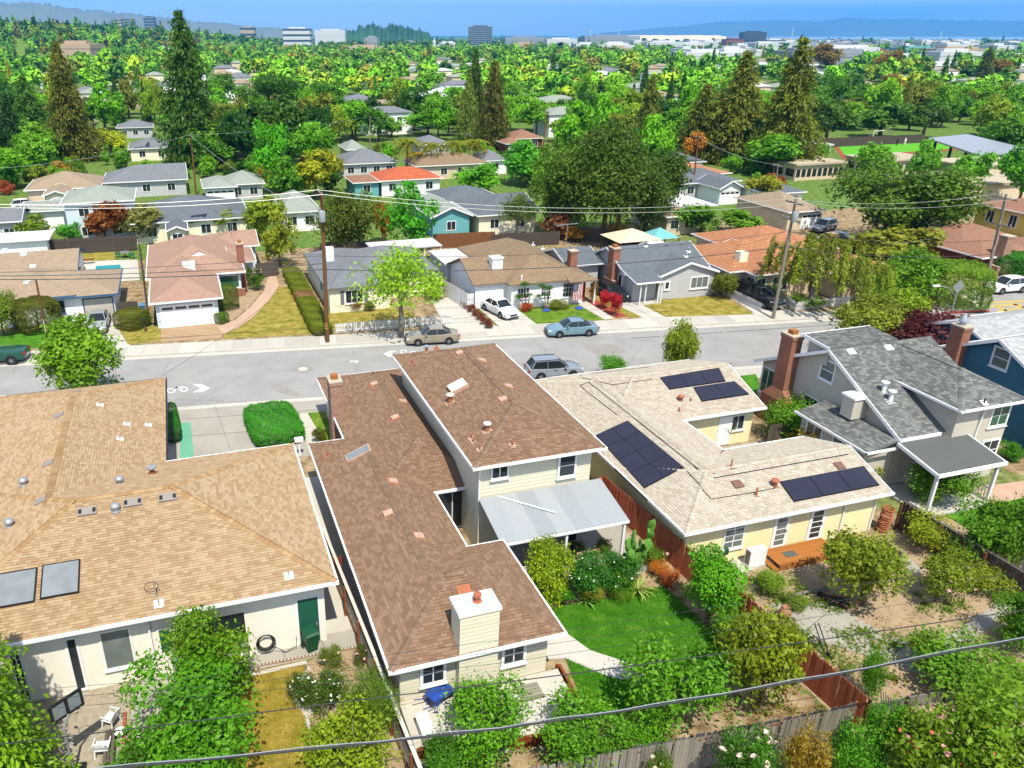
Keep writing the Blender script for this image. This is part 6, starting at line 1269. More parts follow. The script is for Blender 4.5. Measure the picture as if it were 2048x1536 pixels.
def crown(name, seed, kind='round', n=1500, leaf=.055, z0=.22, lobes=11, aspect=.6, clus=7, spread=.09):
    rs = np.random.RandomState(seed); V, T = [], []; limbs = []
    if kind in ('round', 'shrub', 'airy', 'tall', 'mound', 'spread'):
        zc = (1+z0)/2; hz = (1-z0)/2; Cn = []
        while len(Cn) < lobes:
            p = rs.uniform(-1, 1, 3)
            if (p**2).sum() > 1 or (kind in ('shrub','mound') and p[2] < -.75): continue
            if kind == 'spread' and p[2] < -.2: continue
            p = p*.8; Cn.append((p[0]*.5, p[1]*.5, zc+p[2]*hz*.95, rs.uniform(.09, .23)))
        if kind in ('shrub','round','mound'): Cn += [(0,0,zc,.28)]
        limbs = Cn; per = n//(len(Cn)*clus)
        for cx_, cy_, cz_, r in Cn:
            lt = rs.uniform(.2, .8)
            for k in range(clus*3 if kind != 'airy' else clus*2):
                d = nrmz(rs.normal(0, 1, 3)); d[2] = d[2] if kind == 'airy' else abs(d[2])*.9+d[2]*.1 if rs.rand() < .55 else d[2]
                q = np.array([cx_, cy_, cz_])+d*np.array([r, r, r*1.05])*(rs.uniform(.72, 1.06) if rs.rand() > .12 else rs.uniform(1.08,1.32)); m_ = max(3, per//3)
                pos = q+rs.normal(0, spread*.42, (m_, 3)); pos[:,2] = np.clip(pos[:,2], z0*.75 if kind not in ('shrub','mound') else .02, 1.02); nr = np.tile(d, (m_,1))+np.array([0,0,.45])
                V.append(leaf_quads(rs, pos, nr, leaf, aspect)); T.append(np.clip(lt+rs.normal(0,.1)+rs.normal(0, .16, m_), 0, 1))
    elif kind == 'hedge':
        d = rs.uniform(-1,1,(n,3)); fc = rs.choice(5, n, p=[.16,.16,.16,.16,.36]); d[np.arange(n), np.array([0,0,1,1,2])[fc]] = np.array([-1,1,-1,1,1])[fc]; d = nrmz(d); k = (np.abs(d)**5).sum(1)**(-.2); pos = d*k[:,None]*.5*(1+.05*np.sin(d[:,:1]*17+d[:,1:2]*13)*np.sin(d[:,2:]*15)); pos += rs.normal(0,.012,(n,3)); pos[:,2] += .5; V.append(leaf_quads(rs, pos, d, leaf, .5, .6)); T.append(np.clip(.5+.18*np.sin(d[:,0]*9+d[:,1]*7)+rs.normal(0,.18,n),0,1))
    elif kind == 'conifer':
        nl = 24
        for i in range(nl):
            t = (i+.5)/nl; z = .07+.92*t; Rr = .5*(1-t)**.72*rs.uniform(.8, 1.12)+.012; nb = max(4, int(10*(1-t)+4)); off = rs.uniform(0, 6.28)
            for k in range(nb):
                a = off+k*6.283/nb+rs.normal(0,.18); rr = Rr*rs.uniform(.65, 1.12); d = np.array([math.cos(a), math.sin(a), 0]); lt = rs.uniform(.15,.85); m_ = max(5, int(n/(nl*8)*(.45+rr*2.2)))
                u = rs.uniform(.22, 1, m_)**.8; pos = d*(u*rr)[:,None]; pos[:,2] = z-(u**1.5)*rr*.32+.05*np.sin(u*3)*rr; pos += rs.normal(0, 1, (m_,3))*np.array([.02,.02,.009])*(1+rr*2)
                V.append(leaf_quads(rs, pos, np.tile(np.array([d[0]*.3,d[1]*.3,1.]), (m_,1)), leaf, .42, .55, np.tile(d+np.array([0,0,-.35]), (m_,1)))); T.append(np.clip(lt+rs.normal(0,.14,m_), 0, 1))
    elif kind == 'pine':
        for k in range(16):
            a = rs.uniform(0,6.28); r = rs.uniform(.05,.42); q = np.array([r*math.cos(a), r*math.sin(a), rs.uniform(.68,.96)-r*.25]); limbs.append((*q,.1)); m_ = n//16
            pos = q+rs.normal(0,1,(m_,3))*np.array([.09,.09,.03]); V.append(leaf_quads(rs, pos, np.tile(np.array([0,0,1.]),(m_,1)), leaf, .35, .7)); T.append(np.clip(rs.uniform(.2,.8)+rs.normal(0,.15,m_),0,1))
    elif kind == 'weep':
        for k in range(70):
            a = rs.uniform(0,6.28); r = .48*math.sqrt(rs.rand()); zt = .98-.5*r*r*4*.28+rs.normal(0,.03); ln = rs.uniform(.3,.62)*(zt); m_ = n//70; u = rs.rand(m_); lt = rs.uniform(.1,.9)
            q = np.stack([r*math.cos(a)*(1+.12*u), r*math.sin(a)*(1+.12*u), zt-u*ln], 1)+rs.normal(0,.012,(m_,3)); V.append(leaf_quads(rs, q, np.tile(np.array([math.cos(a),math.sin(a),.3]),(m_,1)), leaf, .4, .5, np.tile(np.array([0,0,-1.]),(m_,1)))); T.append(np.clip(lt+rs.normal(0,.14,m_),0,1))
        limbs = [(.2*math.cos(a), .2*math.sin(a), .8, .1) for a in (0,1.3,2.5,3.9,5.)]
    elif kind == 'palm':
        for k in range(26):
            a = k*2.4; up = rs.uniform(-.35, 1.); d = np.array([math.cos(a), math.sin(a), 0]); m_ = n//26; u = np.sort(rs.rand(m_)); ln = rs.uniform(.4,.5)
            ctr = d*(u*ln)[:,None]; ctr[:,2] = .8+u*up*.25-u*u*(.34-up*.08); sd_ = np.array([-d[1], d[0], 0]); s_ = rs.choice([-1,1], m_); wd = .055*np.sin(np.clip(u,.05,1)*2.9); pos = ctr+sd_*(s_*wd)[:,None]; pos[:,2] -= wd*.5
            V.append(leaf_quads(rs, pos, np.tile(np.array([0,0,1.]),(m_,1))+sd_*(s_*.5)[:,None], leaf, .25, .2, sd_*s_[:,None]+d*.5)); T.append(np.clip(rs.uniform(.2,.8)+rs.normal(0,.1,m_),0,1))
    V = np.concatenate(V); T = np.concatenate(T); me = quads_mesh(name, V, T, M['leaf']); me['limbs'] = 0
    # trunk with limbs reaching into the lobes
    m = MB(); zt = {'conifer':.97,'pine':.72,'palm':.8}.get(kind, z0+.25); r0 = {'conifer':.022,'palm':.022,'shrub':.02,'mound':.02}.get(kind, .03)
    m.path([(0,0,-.01),(rs.normal(0,.01),rs.normal(0,.01),zt*.5),(0,0,zt)], [r0*1.25,r0*.9,r0*(.15 if kind == 'conifer' else .6)], 8)
    for q in limbs[:9]: e = np.array([q[0]*.85,q[1]*.85,q[2]]); m.path([(0,0,zt*.75),(e[0]*.45,e[1]*.45,zt*.75+(e[2]-zt*.75)*.6),tuple(e)], [r0*.6,r0*.4,r0*.15], 5)
    tm = m.mesh(name+'_trunk', (0,0,0), 60); tm.materials.append(M['bark_grey'] if kind in ('airy','weep') else M['bark'])
    return me, tm
CR = {'round': [crown('crown', s, 'round', 3900, .036) for s in (1,2,3,4)], 'tall': [crown('crown', s, 'tall', 3400, .03, .1, 12) for s in (5,6)], 'conifer': [crown('crown', s, 'conifer', 11000, .023) for s in (7,8,9)], 'oak': [crown('crown', s, k, 13000, .018, z, 18, .6, 12, .1) for s, k, z in ((30,'spread',.22),(31,'round',.1))],
      'pine': [crown('crown', 10, 'pine', 3000, .026)], 'weep': [crown('crown', 11, 'weep', 10500, .017)], 'palm': [crown('crown', 12, 'palm', 2200, .04)], 'spread': [crown('crown', s, 'spread', 4200, .032, .25, 14) for s in (13,14)],
      'airy': [crown('crown', 15, 'airy', 5200, .02, .25, 20, clus=10)], 'nshrub': [crown('foliage', s, 'shrub', 10500, .021, .0, 14, .55, 12, .1) for s in (16,17,18)], 'ntree': [crown('foliage', s, 'round', 9500, .023, .28, 16, .55, 12, .1) for s in (19,20)],
      'nfine': [crown('foliage', s, 'mound', 14000, .013, .0, 18, .4, 14, .1) for s in (21,)], 'hedge': [crown('foliage', 26, 'hedge', 22000, .017)], 'nloose': [crown('foliage', s, 'airy', 9000, .024, .08, 22, .5, 11, .14) for s in (22,23)], 'nconifer': [crown('foliage', 24, 'conifer', 14000, .018)]}
nplant = 0
GREEN, BRIGHT, DARK, OLIVE, BROWN, YELL = C(84,146,34), C(110,190,36), C(52,104,36), C(126,140,44), C(140,118,50), C(178,190,56)
MIDG = C(68,126,36)
def leafcol(col, k=1.4):
    r, g, b_ = col[0]*k*1.1, col[1]*k, col[2]*k*.7
    if g*.62 < r < g*1.25: r = g*.62+(r-g*.62)*.45
    return (r, g*rng.uniform(.95,1.03), b_, 1)
def plant(name, label, cat, px, yb, yt, wpx, kind, col, group=None, wy_=1., trunk=True, z=0., var=None, cname='crown', wmin=0, dp=0.):
    global nplant; nplant += 1
    p = G(px, yb, z)
    if dp: p = p+Vector((SA,CA,0))*dp
    h = max(.2, ztop(p, yt)-z); w = max(wmin, wpx*mpp(Vector((p.x,p.y,h*.6)))); cr = CR[kind]; me, tm = cr[(nplant if var is None else var)%len(cr)]
    t = thing(name, label, cat, (p.x,p.y,z), None, group); a = rng.uniform(0, 6.28); k = rng.uniform(.93, 1.07)*1.4
    o = link(cname, me, t); o.scale = (w, w*wy_, h); o.rotation_euler = (0, 0, a if wy_ == 1 else 0); o.color = leafcol(col, k)
    if trunk: o2 = link('trunk', tm, t); o2.scale = (w, w*wy_, h); o2.rotation_euler = (0, 0, o.rotation_euler[2])
    return t, o, h, w
def bloom_mesh(nm, mat, seed=3):
    rs = np.random.RandomState(seed); m = MB()
    for k in range(9):
        a = k*.7*2; r = .35+.45*(k%3)/2; q = Vector((math.cos(a)*r*.6, math.sin(a)*r*.6, .25-.2*r)); u = Vector((math.cos(a), math.sin(a), .5)).normalized()*.45; v = Vector((-math.sin(a), math.cos(a), 0))*.4
        m.add([q-u*.3-v*.6, q+u*.8-v, q+u*1.0+v, q-u*.3+v*.6], [(0,1,2,3)])
    me = m.mesh(nm); me.materials.append(mat); return me
M['petal_white'] = plain('white_petals', C(252,250,242,1.5), .6, .05, 9); M['petal_pink'] = plain('pink_petals', C(246,170,176,1.7), .6, .1, 9); M['petal_coral'] = plain('coral_petals', C(226,96,90,1.7), .6, .12, 9); M['petal_red'] = plain('red_petals', C(206,40,70,1.7), .6, .12, 9); M['petal_blush'] = plain('blush_petals', C(252,222,206,1.6), .6, .06, 9)
BL = {k: bloom_mesh('bloom', M['petal_'+k]) for k in ('white','pink','coral','red','blush')}
def blooms(tp, col, n, size=.09, face=True, lo=.35):
    t, o, h, w = tp; me = BL[col]; vs = o.data.vertices; nv = len(vs); k = 0; tries = 0; ca_, sa_ = math.cos(o.rotation_euler[2]), math.sin(o.rotation_euler[2])
    while k < n and tries < n*80:
        tries += 1; c = vs[rng.randrange(nv)].co
        if c.z < lo or (c.x*c.x+c.y*c.y < .07 and c.z < .8): continue
        x, y = c.x*o.scale.x, c.y*o.scale.y; X, Y = x*ca_-y*sa_, x*sa_+y*ca_
        if face and Y > .22*w: continue
        b_ = link('bloom', me, t); b_.location = (X*1.05, Y*1.05, c.z*h+.02); b_.rotation_euler = (rng.uniform(-.9,.2), rng.uniform(-.5,.5), rng.uniform(0,6)); s_ = size*rng.uniform(.7,1.25); b_.scale = (s_,s_,s_); k += 1
    return t
S = lambda *a, **k: plant('shrub', *a, cname='foliage', **k)
# ---- lower left garden
S('tall rounded leafy shrub against the pale stucco wall', 'shrub', 432,1405,1238,178,'nshrub',C(104,160,36)); S('broad leafy shrub filling the lower left between patio and dry lawn', 'shrub', 385,1545,1352,285,'nshrub',C(84,156,34)); S('dark leafy shrub low at the bottom left edge of the lawn', 'shrub', 310,1600,1490,170,'nshrub',C(80,140,36))
S('plumbago hedge with pale blue flowers beside the cream fence', 'shrub', 745,1478,1330,112,'nfine',C(96,150,44), wy_=1.5); S('yellow green shrub at the foot of the cream fence', 'shrub', 705,1590,1445,205,'nloose',C(128,166,44))
for lb, px, yb, yt, w, n in (('white rose bush nearer the dry lawn', 606,1410,1345,58,26), ('white rose bush nearer the cream fence', 657,1424,1345,78,26)): blooms(S(lb, 'rose bush', px,yb,yt,w,'nloose',C(80,120,44)), 'white', n, .07)
blooms(S('small pale rose bush at the brick edging below the bin', 'rose bush', 662,1330,1295,50,'nloose',C(110,130,60)), 'blush', 8, .08); blooms(S('thin pink rose by the cream fence', 'rose bush', 725,1330,1290,40,'nloose',C(100,120,60)), 'pink', 9, .07)
plant('pine_tree', 'feathery bright green conifer at the left edge over the patio', 'tree', 10,1600,1062,330,'nconifer',C(122,176,48), trunk=True)
plant('pine_tree', 'second feathery conifer branch mass at the lower left corner', 'tree', -90,1500,1120,340,'nconifer',C(104,160,44))
# ---- behind the brown house
S('dense rounded yellow green tree beside the brown roof', 'shrub', 1080,1206,1064,116,'nshrub',C(132,176,40)); t_ = S('white flowering gardenia left of its twin in the bed', 'shrub', 1168,1196,1112,98,'nshrub',C(58,128,44)); blooms(t_, 'white', 26, .06); t_ = S('white flowering gardenia below the cactus', 'shrub', 1225,1186,1104,88,'nshrub',C(58,128,44)); blooms(t_, 'white', 26, .06)
S('low round green bush at the corner of the brown roof', 'shrub', 1112,1210,1172,66,'nshrub',C(64,140,40)); S('fine leaved green mound at the lawn edge', 'shrub', 1238,1197,1140,64,'nfine',C(112,166,50)); S('yellow leaved low plant at the lawn edge', 'shrub', 1182,1205,1165,46,'nloose',C(176,176,70))
blooms(S('red flowering plant beside the pink trough', 'flowers', 1205,1105,1080,36,'nloose',C(90,130,50)), 'red', 12, .07); blooms(S('white and pink geranium by the patio post', 'flowers', 1155,1108,1085,34,'nloose',C(90,140,50)), 'pink', 12, .07); blooms(S('pink flowering shrub at the foot of the red brown fence', 'flowers', 1300,1130,1092,52,'nloose',C(96,150,50)), 'pink', 14, .08)
S('rusty orange leaved shrub at the red brown fence', 'shrub', 1318,1150,1122,44,'nloose',C(186,130,60)); S('reddish succulent clump at the end of the flower bed', 'shrub', 1338,1172,1140,40,'nloose',C(190,120,80))
plant('small_tree', 'small round bright green tree at the lawn corner by the fence', 'tree', 1412,1250,1116,140,'ntree',C(92,172,38)); plant('small_tree', 'bronze tipped green tree leaning over the red brown fence', 'tree', 1512,1425,1230,185,'ntree',C(132,150,40)); S('green bush low against the fence beside the lawn', 'shrub', 1460,1300,1225,80,'nloose',C(84,150,38))
for lb, px, yb, yt, w in (('large leaved green fruit tree right of the lawn path', 1335,1452,1294,215), ('large leaved green fruit tree in front of the raised slab', 972,1522,1380,190), ('large leaved fruit tree in the middle of the back fence', 1150,1520,1414,185), ('low leafy fruit tree at the fence left of the roses', 1275,1500,1440,120)): plant('fruit_tree', lb, 'tree', px,yb,yt,w,'nloose',C(92,158,40))
S('dark leafy bush behind the grey fence at bottom', 'shrub', 880,1560,1470,120,'nshrub',C(76,140,36))
t_ = S('blush rose bush with large blooms before the grey fence', 'rose bush', 1468,1600,1445,118,'nloose',C(70,132,40)); blooms(t_, 'blush', 24, .13); t_ = S('small blush rose bush at the bottom of the grey fence', 'rose bush', 1312,1590,1505,60,'nloose',C(90,132,50)); blooms(t_, 'blush', 7, .11)
S('bronze leaved shrub right of the blush roses', 'shrub', 1598,1590,1462,95,'nloose',C(150,140,60)); S('fresh green shrub at the bottom right of the grey fence', 'shrub', 1690,1600,1462,120,'nloose',C(84,160,40)); S('tall green shrub by the trellis at the fence end', 'shrub', 1742,1540,1395,90,'nloose',C(84,156,38)); S('green vine shrub climbing behind the red brown fence end', 'shrub', 1728,1400,1300,55,'nloose',C(88,156,40))
for i, (px, yb, yt, w, c_, lb) in enumerate(((1985,1640,1405,300,'coral','coral rose thicket filling the lower right corner'), (1860,1640,1440,230,'coral','coral rose thicket left of the corner thicket'), (1805,1600,1430,130,'pink','leafy pink rose thicket beside the trellis'))): blooms(S(lb, 'rose bush', px,yb,yt,w,'nloose',C(104,150,40)), c_, 34, .11)
# ---- solar house garden
plant('small_tree', 'bronze tipped fruit tree in front of the glass doors', 'tree', 1722,1208,1068,172,'ntree',C(128,152,44)); t_ = plant('small_tree', 'fruit tree with pink blossom by the paving slabs', 'tree', 1872,1204,1108,115,'ntree',C(116,152,44)); blooms(t_, 'pink', 16, .1)
S('yellow green shrub in the plank planter', 'shrub', 1845,1098,1030,100,'nloose',C(150,170,50)); S('low spreading green shrub in the bare garden', 'shrub', 1930,1380,1300,215,'nloose',C(96,156,44)); S('leafy tree at the right edge above the cables', 'shrub', 2040,1300,1192,120,'nshrub',C(84,150,38)); S('pale fern clump in the bare garden', 'shrub', 1840,1330,1270,70,'nloose',C(140,180,80))
S('dark shrub against the dark fence right', 'shrub', 1925,1130,1070,80,'nloose',C(86,132,50)); S('weedy clump along the dark fence', 'shrub', 1975,1190,1140,90,'nloose',C(140,160,60)); S('low weeds beside the rusty wheelbarrow', 'shrub', 1590,1215,1192,50,'nloose',C(110,150,60)); S('weeds between fence and log', 'shrub', 1535,1190,1140,60,'nloose',C(110,156,50))
for i, (px, yb, yt, w, lb) in enumerate(((1965,1130,1000,130,'leafy tree behind the dark fence, left of its pair'),(2040,1170,985,150,'leafy tree behind the dark fence at the right edge'))): S(lb, 'shrub', px,yb,yt,w,'nshrub',C(96,156,44))
# ---- around the grey roof house
S('green bush with pale blue flowers before the grey porch', 'shrub', 1868,1010,925,125,'nloose',C(92,152,40)); S('golden flowering bush between the solar and grey roofs', 'shrub', 1672,905,832,170,'nshrub',C(206,186,60)); S('white flowering green vine by the tall brick chimney', 'shrub', 1580,880,795,120,'nloose',C(96,160,44)); S('small tree growing in the courtyard of the solar house', 'shrub', 1420,872,828,90,'nshrub',C(104,170,40)); S('green bush beside the brown fence of the grey roof house', 'shrub', 2018,918,885,50,'nshrub',C(84,160,44)); S('green hedge below the golden bush', 'shrub', 1720,960,890,90,'nshrub',C(150,160,50))
# ---- front of the near houses
def hedge(label, p, sc, col, rz=0.):
    t = thing('hedge', label, 'hedge', p); o = link('foliage', CR['hedge'][0][0], t); o.scale = sc; o.rotation_euler = (0,0,rz); o.color = (col[0]*1.3,col[1]*1.3,col[2],1)
hedge('low rounded juniper hedge beside the concrete driveway', G(548,858), (3.5,5.6,1.0), C(70,160,36), R(4)); hedge('clipped dark hedge at the tan roof corner', G(346,858), (1.0,4.6,1.2), C(56,140,36), R(3)); S('low red green bush left of the brick chimney', 'shrub', 640,885,858,30,'nshrub',C(110,110,50))
plant('street_tree', 'leafy green street tree behind the tan roof at left', 'tree', 168,818,652,205,'ntree',C(110,168,40)); plant('weeping_tree', 'small weeping tree at the near kerb behind the solar house', 'tree', 1344,768,638,82,'ntree',C(130,158,52)); S('spiky green agapanthus behind the solar house roof', 'shrub', 1222,752,708,62,'nloose',C(84,160,44)); S('small bush beneath the weeping street tree', 'shrub', 1358,752,710,38,'nshrub',C(110,176,40))
plant('small_tree', 'olive green tree behind the grey shingle roof', 'tree', 1712,712,598,165,'ntree',C(132,152,52)); plant('small_tree', 'yellow green tree right of the olive tree behind the grey roof', 'tree', 1792,690,575,118,'ntree',C(124,168,44)); plant('maple_tree', 'purple leaved maple between the grey roof and blue house', 'tree', 1825,716,612,195,'nshrub',C(92,46,60))
# ---- across the street
plant('street_tree', 'airy green street tree with pale limbs over the beige sedan', 'tree', 802,674,490,185,'airy',C(140,196,56)); S('large clipped reddish hedge in front of the sandy roof house', 'hedge', 78,658,600,78,'hedge',C(110,120,36)); plant('small_tree', 'feathery green tree at the left edge by the sandy roof', 'tree', 8,672,580,70,'ntree',C(120,156,60))
S('round red tipped hedge left of the paver driveway', 'hedge', 266,654,621,56,'hedge',C(126,128,50)); S('small bright bush touching the red tipped hedge', 'hedge', 292,652,622,26,'nshrub',C(90,160,40)); S('clipped box hedge under the green picture window', 'hedge', 458,618,572,34,'hedge',C(96,136,40)); S('small clipped cube hedge at the garage corner', 'hedge', 444,646,625,24,'hedge',C(90,140,40))
blooms(S('pink flowering bush by the pink house gate', 'shrub', 517,580,540,34,'nshrub',C(90,140,44)), 'pink', 16, .14); S('dark trimmed bush beside the pink house porch', 'shrub', 500,572,528,20,'nshrub',C(84,120,40))
hd = thing('long_hedge', 'long low clipped hedge between the dry lawn and slate grey cottage', 'hedge', G(612,610)); 
for i in range(9):
    p = G(586,556).lerp(G(640,662), i/8); o = link('foliage', CR['hedge'][0][0], hd); o.location = p-ORG[hd]; o.scale = (1.9, 2.9, 1.0); o.rotation_euler = (0,0,.1); o.color = C(146,170,44) if i not in (4,) else C(190,160,120)
blooms(S('white flowering bush beside the wide driveway of the cottage', 'shrub', 872,600,545,40,'nshrub',C(120,140,90)), 'white', 30, .2); S('red leaved shrub left of the cottage window', 'shrub', 710,622,600,26,'nloose',C(140,120,60)); S('yellow green shrub under the cottage window', 'shrub', 740,622,600,26,'nshrub',C(120,150,60))
ih = thing('ivy_hedge', 'low rusty red hedge strip between the two white driveways', 'hedge', G(945,625))
for i in range(8): p = G(920,604).lerp(G(978,656), i/7); o = link('foliage', CR['nshrub'][i%3][0], ih); o.location = p-ORG[ih]; o.scale = (.95,.95,.75+.1*(i%2)); o.color = C(158,96,70); o.rotation_euler = (0,0,i)
tpk = [thing('topiary', lb, 'topiary', G(px,621)) for lb, px in (('left cloud pruned topiary before the white brick house', 1050), ('right cloud pruned topiary before the white brick house', 1092))]
for t, poms in zip(tpk, (((1050,568,22),(1038,592,20),(1060,587,14)), ((1084,570,18),(1098,575,20),(1078,590,16),(1095,588,14)))):
    b0 = ORG[t]; m = MB()
    for px, py, w in poms:
        z = ztop(b0, py+4)
        q = G(px, py+4, z); o = link('pom', CR['nfine'][0][0], t); ww = w*mpp(q); o.location = q-b0-Vector((0,0,.1)); o.scale = (ww,ww,ww*.55); o.color = C(96,160,40); m.path([b0+Vector((0,0,0)), b0.lerp(q,.5)+Vector((.1,0,0)), q], [.06,.05,.04], 6)
    m.build('trunk', M['bark'], t)
for lb, px, yb, yt, w in (('left red flowering standard tree in the mulch bed', 1206,618,580,26), ('right red flowering standard tree in the mulch bed', 1229,632,588,28)): blooms(plant('standard_tree', lb, 'tree', px,yb,yt,w,'ntree',C(190,50,70)), 'red', 40, .13, False)
S('vine covered post at the white house porch', 'shrub', 1186,606,556,16,'nshrub',C(150,120,50)); S('red flowers and rocks under the topiaries', 'flowers', 1053,622,606,30,'nloose',C(170,80,50)); S('flower border under the white brick house windows', 'flowers', 1115,616,602,50,'nloose',C(130,140,60)); S('pale grass tuft on the dry lawn by the grey house', 'grass tuft', 1354,594,572,20,'nloose',C(206,190,120))
plant('small_tree', 'small bronze maple between the grey house and red garage', 'tree', 1451,598,544,58,'ntree',C(126,136,44)); plant('weeping_tree', 'large weeping birch hiding the orange tiled house', 'tree', 1622,616,476,215,'weep',C(126,146,50)); plant('weeping_tree', 'drooping green pepper tree right of the weeping birch', 'tree', 1715,612,520,120,'weep',C(140,170,60)); S('flower garden behind the street picket fence', 'flowers', 1610,612,590,80,'nloose',C(96,140,50)); S('rose bush beside the bay window of the tiled house', 'shrub', 1540,602,570,50,'nloose',C(84,130,50))
plant('yellow_tree', 'golden leaved tree behind the green hedge thicket', 'tree', 1775,548,448,190,'round',C(150,152,54)); S('dense green shrub thicket left of the clipped corner hedge', 'shrub', 1830,606,500,160,'nshrub',C(100,160,44)); S('tall clipped hedge at the street corner', 'hedge', 1905,610,528,100,'hedge',C(110,160,50)); S('dark red ground shrub at the corner bed', 'shrub', 1845,612,590,50,'nloose',C(120,60,50)); S('rounded clipped hedge at the right edge by the brown house', 'hedge', 2025,560,508,75,'hedge',C(60,140,40)); S('pale feather grass tuft at the brown house', 'grass tuft', 1998,560,530,30,'nloose',C(214,196,130)); S('dry grass bank under the stone chimney', 'grass tuft', 1955,556,528,60,'nloose',C(200,180,110)); S('green shrub mass left of the corner hedge thicket', 'shrub', 1745,612,545,70,'nloose',C(110,166,50))
# ---- cactus and strap leaved plants
M['cactus'] = plain('cactus_pad', C(120,180,70), .6, .12, 3); M['strap'] = plain('strap_leaf', C(176,196,90), .6, .15, 3)
cb = G(1262,1150); ct = thing('prickly_pear', 'tall prickly pear cactus behind the gardenias', 'cactus', cb, None, None, (1.35,1.35,1.35)); m = MB(); m.lathe((0,0,0), [(.02,-.2),(.11,-.12),(.13,.03),(.1,.17),(.02,.22)], 12); pm = m.mesh('pad', (0,0,0), 50); pm.materials.append(M['cactus'])
stack = [(Vector((0,0,.2)), 0)]; nodes = []
for k in range(46):
    base_, lv = stack[rng.randrange(len(stack))] if k > 5 else (Vector((rng.uniform(-.4,.4), rng.uniform(-.3,.3), .2)), 0)
    if lv > 5: continue
    d = Vector((rng.gauss(0,.35), rng.gauss(0,.3), 1)).normalized(); c_ = base_+d*.24; o = link('pad', pm, ct); o.location = c_; o.rotation_euler = (rng.uniform(-.4,.4), rng.uniform(-.5,.5), rng.uniform(0,3.1)); o.scale = (1.15,.28,1.2); stack.append((c_+d*.1, lv+1))
def straps(label, px, py, n, ln, mat, cat='plant', name='strap_plant'):
    p = G(px, py); t = thing(name, label, cat, p)
    for k in range(n):
        a = k*2.4; e = rng.uniform(.25,1.1); l_ = ln*rng.uniform(.7,1.15); m = MB(); d = Vector((math.cos(a), math.sin(a), 0)); s_ = Vector((-d.y, d.x, 0))*.045; P_ = [p+d*(l_*u*e)+Vector((0,0,l_*(u*1.1-u*u*(.35+.5*e)))) for u in (0,.35,.7,1.)]; ws = (1,1,.7,.05); vs = []
        for q, w in zip(P_, ws): vs += [q-s_*w, q+s_*w]
        m.add(vs, [(0,1,3,2),(2,3,5,4),(4,5,7,6)]); m.build('blade', M[mat], t)
straps('yellow green strap leaved plant under the cactus', 1275,1185,34,1.1,'strap'); straps('strappy green clump below the gardenias', 1170,1205,24,.7,'cactus')

# ---- grass blades on the near lawns
def blades(name, px, n, col, hgt, label, seed):
    rs = np.random.RandomState(seed); P_ = [G(x, y) for x, y in px]; xs = [p.x for p in P_]; ys = [p.y for p in P_]; got = []
    def inside(x, y):
        c = False; j = len(P_)-1
        for i in range(len(P_)):
            if (ys[i] > y) != (ys[j] > y) and x < (xs[j]-xs[i])*(y-ys[i])/(ys[j]-ys[i])+xs[i]: c = not c
            j = i
        return c
    while len(got) < n:
        x, y = rs.uniform(min(xs), max(xs)), rs.uniform(min(ys), max(ys))
        if inside(x+rs.normal(0,.04), y+rs.normal(0,.04)): got.append((x, y, .03))
    pos = np.array(got); N_ = len(pos); a = rs.uniform(0,6.28,N_); d = np.stack([np.cos(a), np.sin(a), np.zeros(N_)],1)*.012; h_ = hgt*rs.uniform(.5,1.4,(N_,1)); lean = rs.normal(0,.35,(N_,2)); tip = np.concatenate([lean*h_, h_],1); V = np.stack([pos-d, pos+d, pos+tip+d*.3, pos+tip-d*.3],1)
    me = quads_mesh(name, V, np.clip(rs.normal(.5,.22,N_),0,1), M['leaf']); o = link(name, me); o.color = (col[0]*1.3,col[1]*1.3,col[2]*1.3,1); tag(o, label, 'grass', None, 'stuff')
blades('grass', [(1098,1216),(1200,1198),(1325,1172),(1350,1192),(1440,1275),(1440,1345),(1290,1336),(1180,1300),(1128,1262)], 26000, C(84,158,34), .06, 'short green grass of the back lawn above the path', 1)
blades('grass', [(1130,1316),(1215,1352),(1320,1376),(1330,1400),(1180,1450),(1080,1480),(1060,1420),(1162,1395)], 12000, C(84,158,34), .06, 'short green grass of the back lawn below the path', 2)
blades('grass', [(500,1345),(612,1322),(590,1385),(612,1440),(640,1560),(470,1600),(440,1400)], 14000, C(200,180,84), .06, 'dry yellow grass of the lawn behind the tan house', 3)

# ---- weeds, clods and leaf litter on the bare ground
def weeds(name, regions, per, col, label, seed, leaf=.07, lump=.22):
    rs = np.random.RandomState(seed); V, T_ = [], []
    for (x0, y0, x1, y1, n) in regions:
        for k in range(n):
            c = G(rs.uniform(x0,x1), rs.uniform(y0,y1)); m_ = rs.randint(per//2, per); r = lump*rs.uniform(.4,1.3); pos = np.array([c.x,c.y,.03])+rs.normal(0,1,(m_,3))*np.array([r,r,.0]); pos[:,2] += np.abs(rs.normal(0,.05+.2*r,m_)); V.append(leaf_quads(rs, pos, np.tile(np.array([0,0,1.]),(m_,1)), leaf, .45, .7)); T_.append(np.clip(rs.normal(.5,.2,m_),0,1))
    o = link(name, quads_mesh(name, np.concatenate(V), np.concatenate(T_), M['leaf'])); o.color = leafcol(col, 1.25); tag(o, label, 'ground cover', None, 'stuff')
weeds('weeds', [(1490,1150,1620,1200,22),(1545,1195,1720,1225,26),(1560,1262,1800,1300,30),(1640,1290,1800,1360,22),(1740,1100,1840,1140,10),(1830,1150,1960,1230,20),(1880,1320,2040,1400,26),(1440,1330,1500,1400,10)], 60, C(110,150,52), 'scattered green weeds growing in the bare solar house garden', 51)
weeds('weeds', [(620,1330,700,1520,26),(1110,1150,1320,1190,26),(880,1470,1060,1520,14),(1440,1400,1700,1440,18)], 46, C(120,140,60), 'thin weeds and litter in the flower beds by the fences', 52, .06, .18)
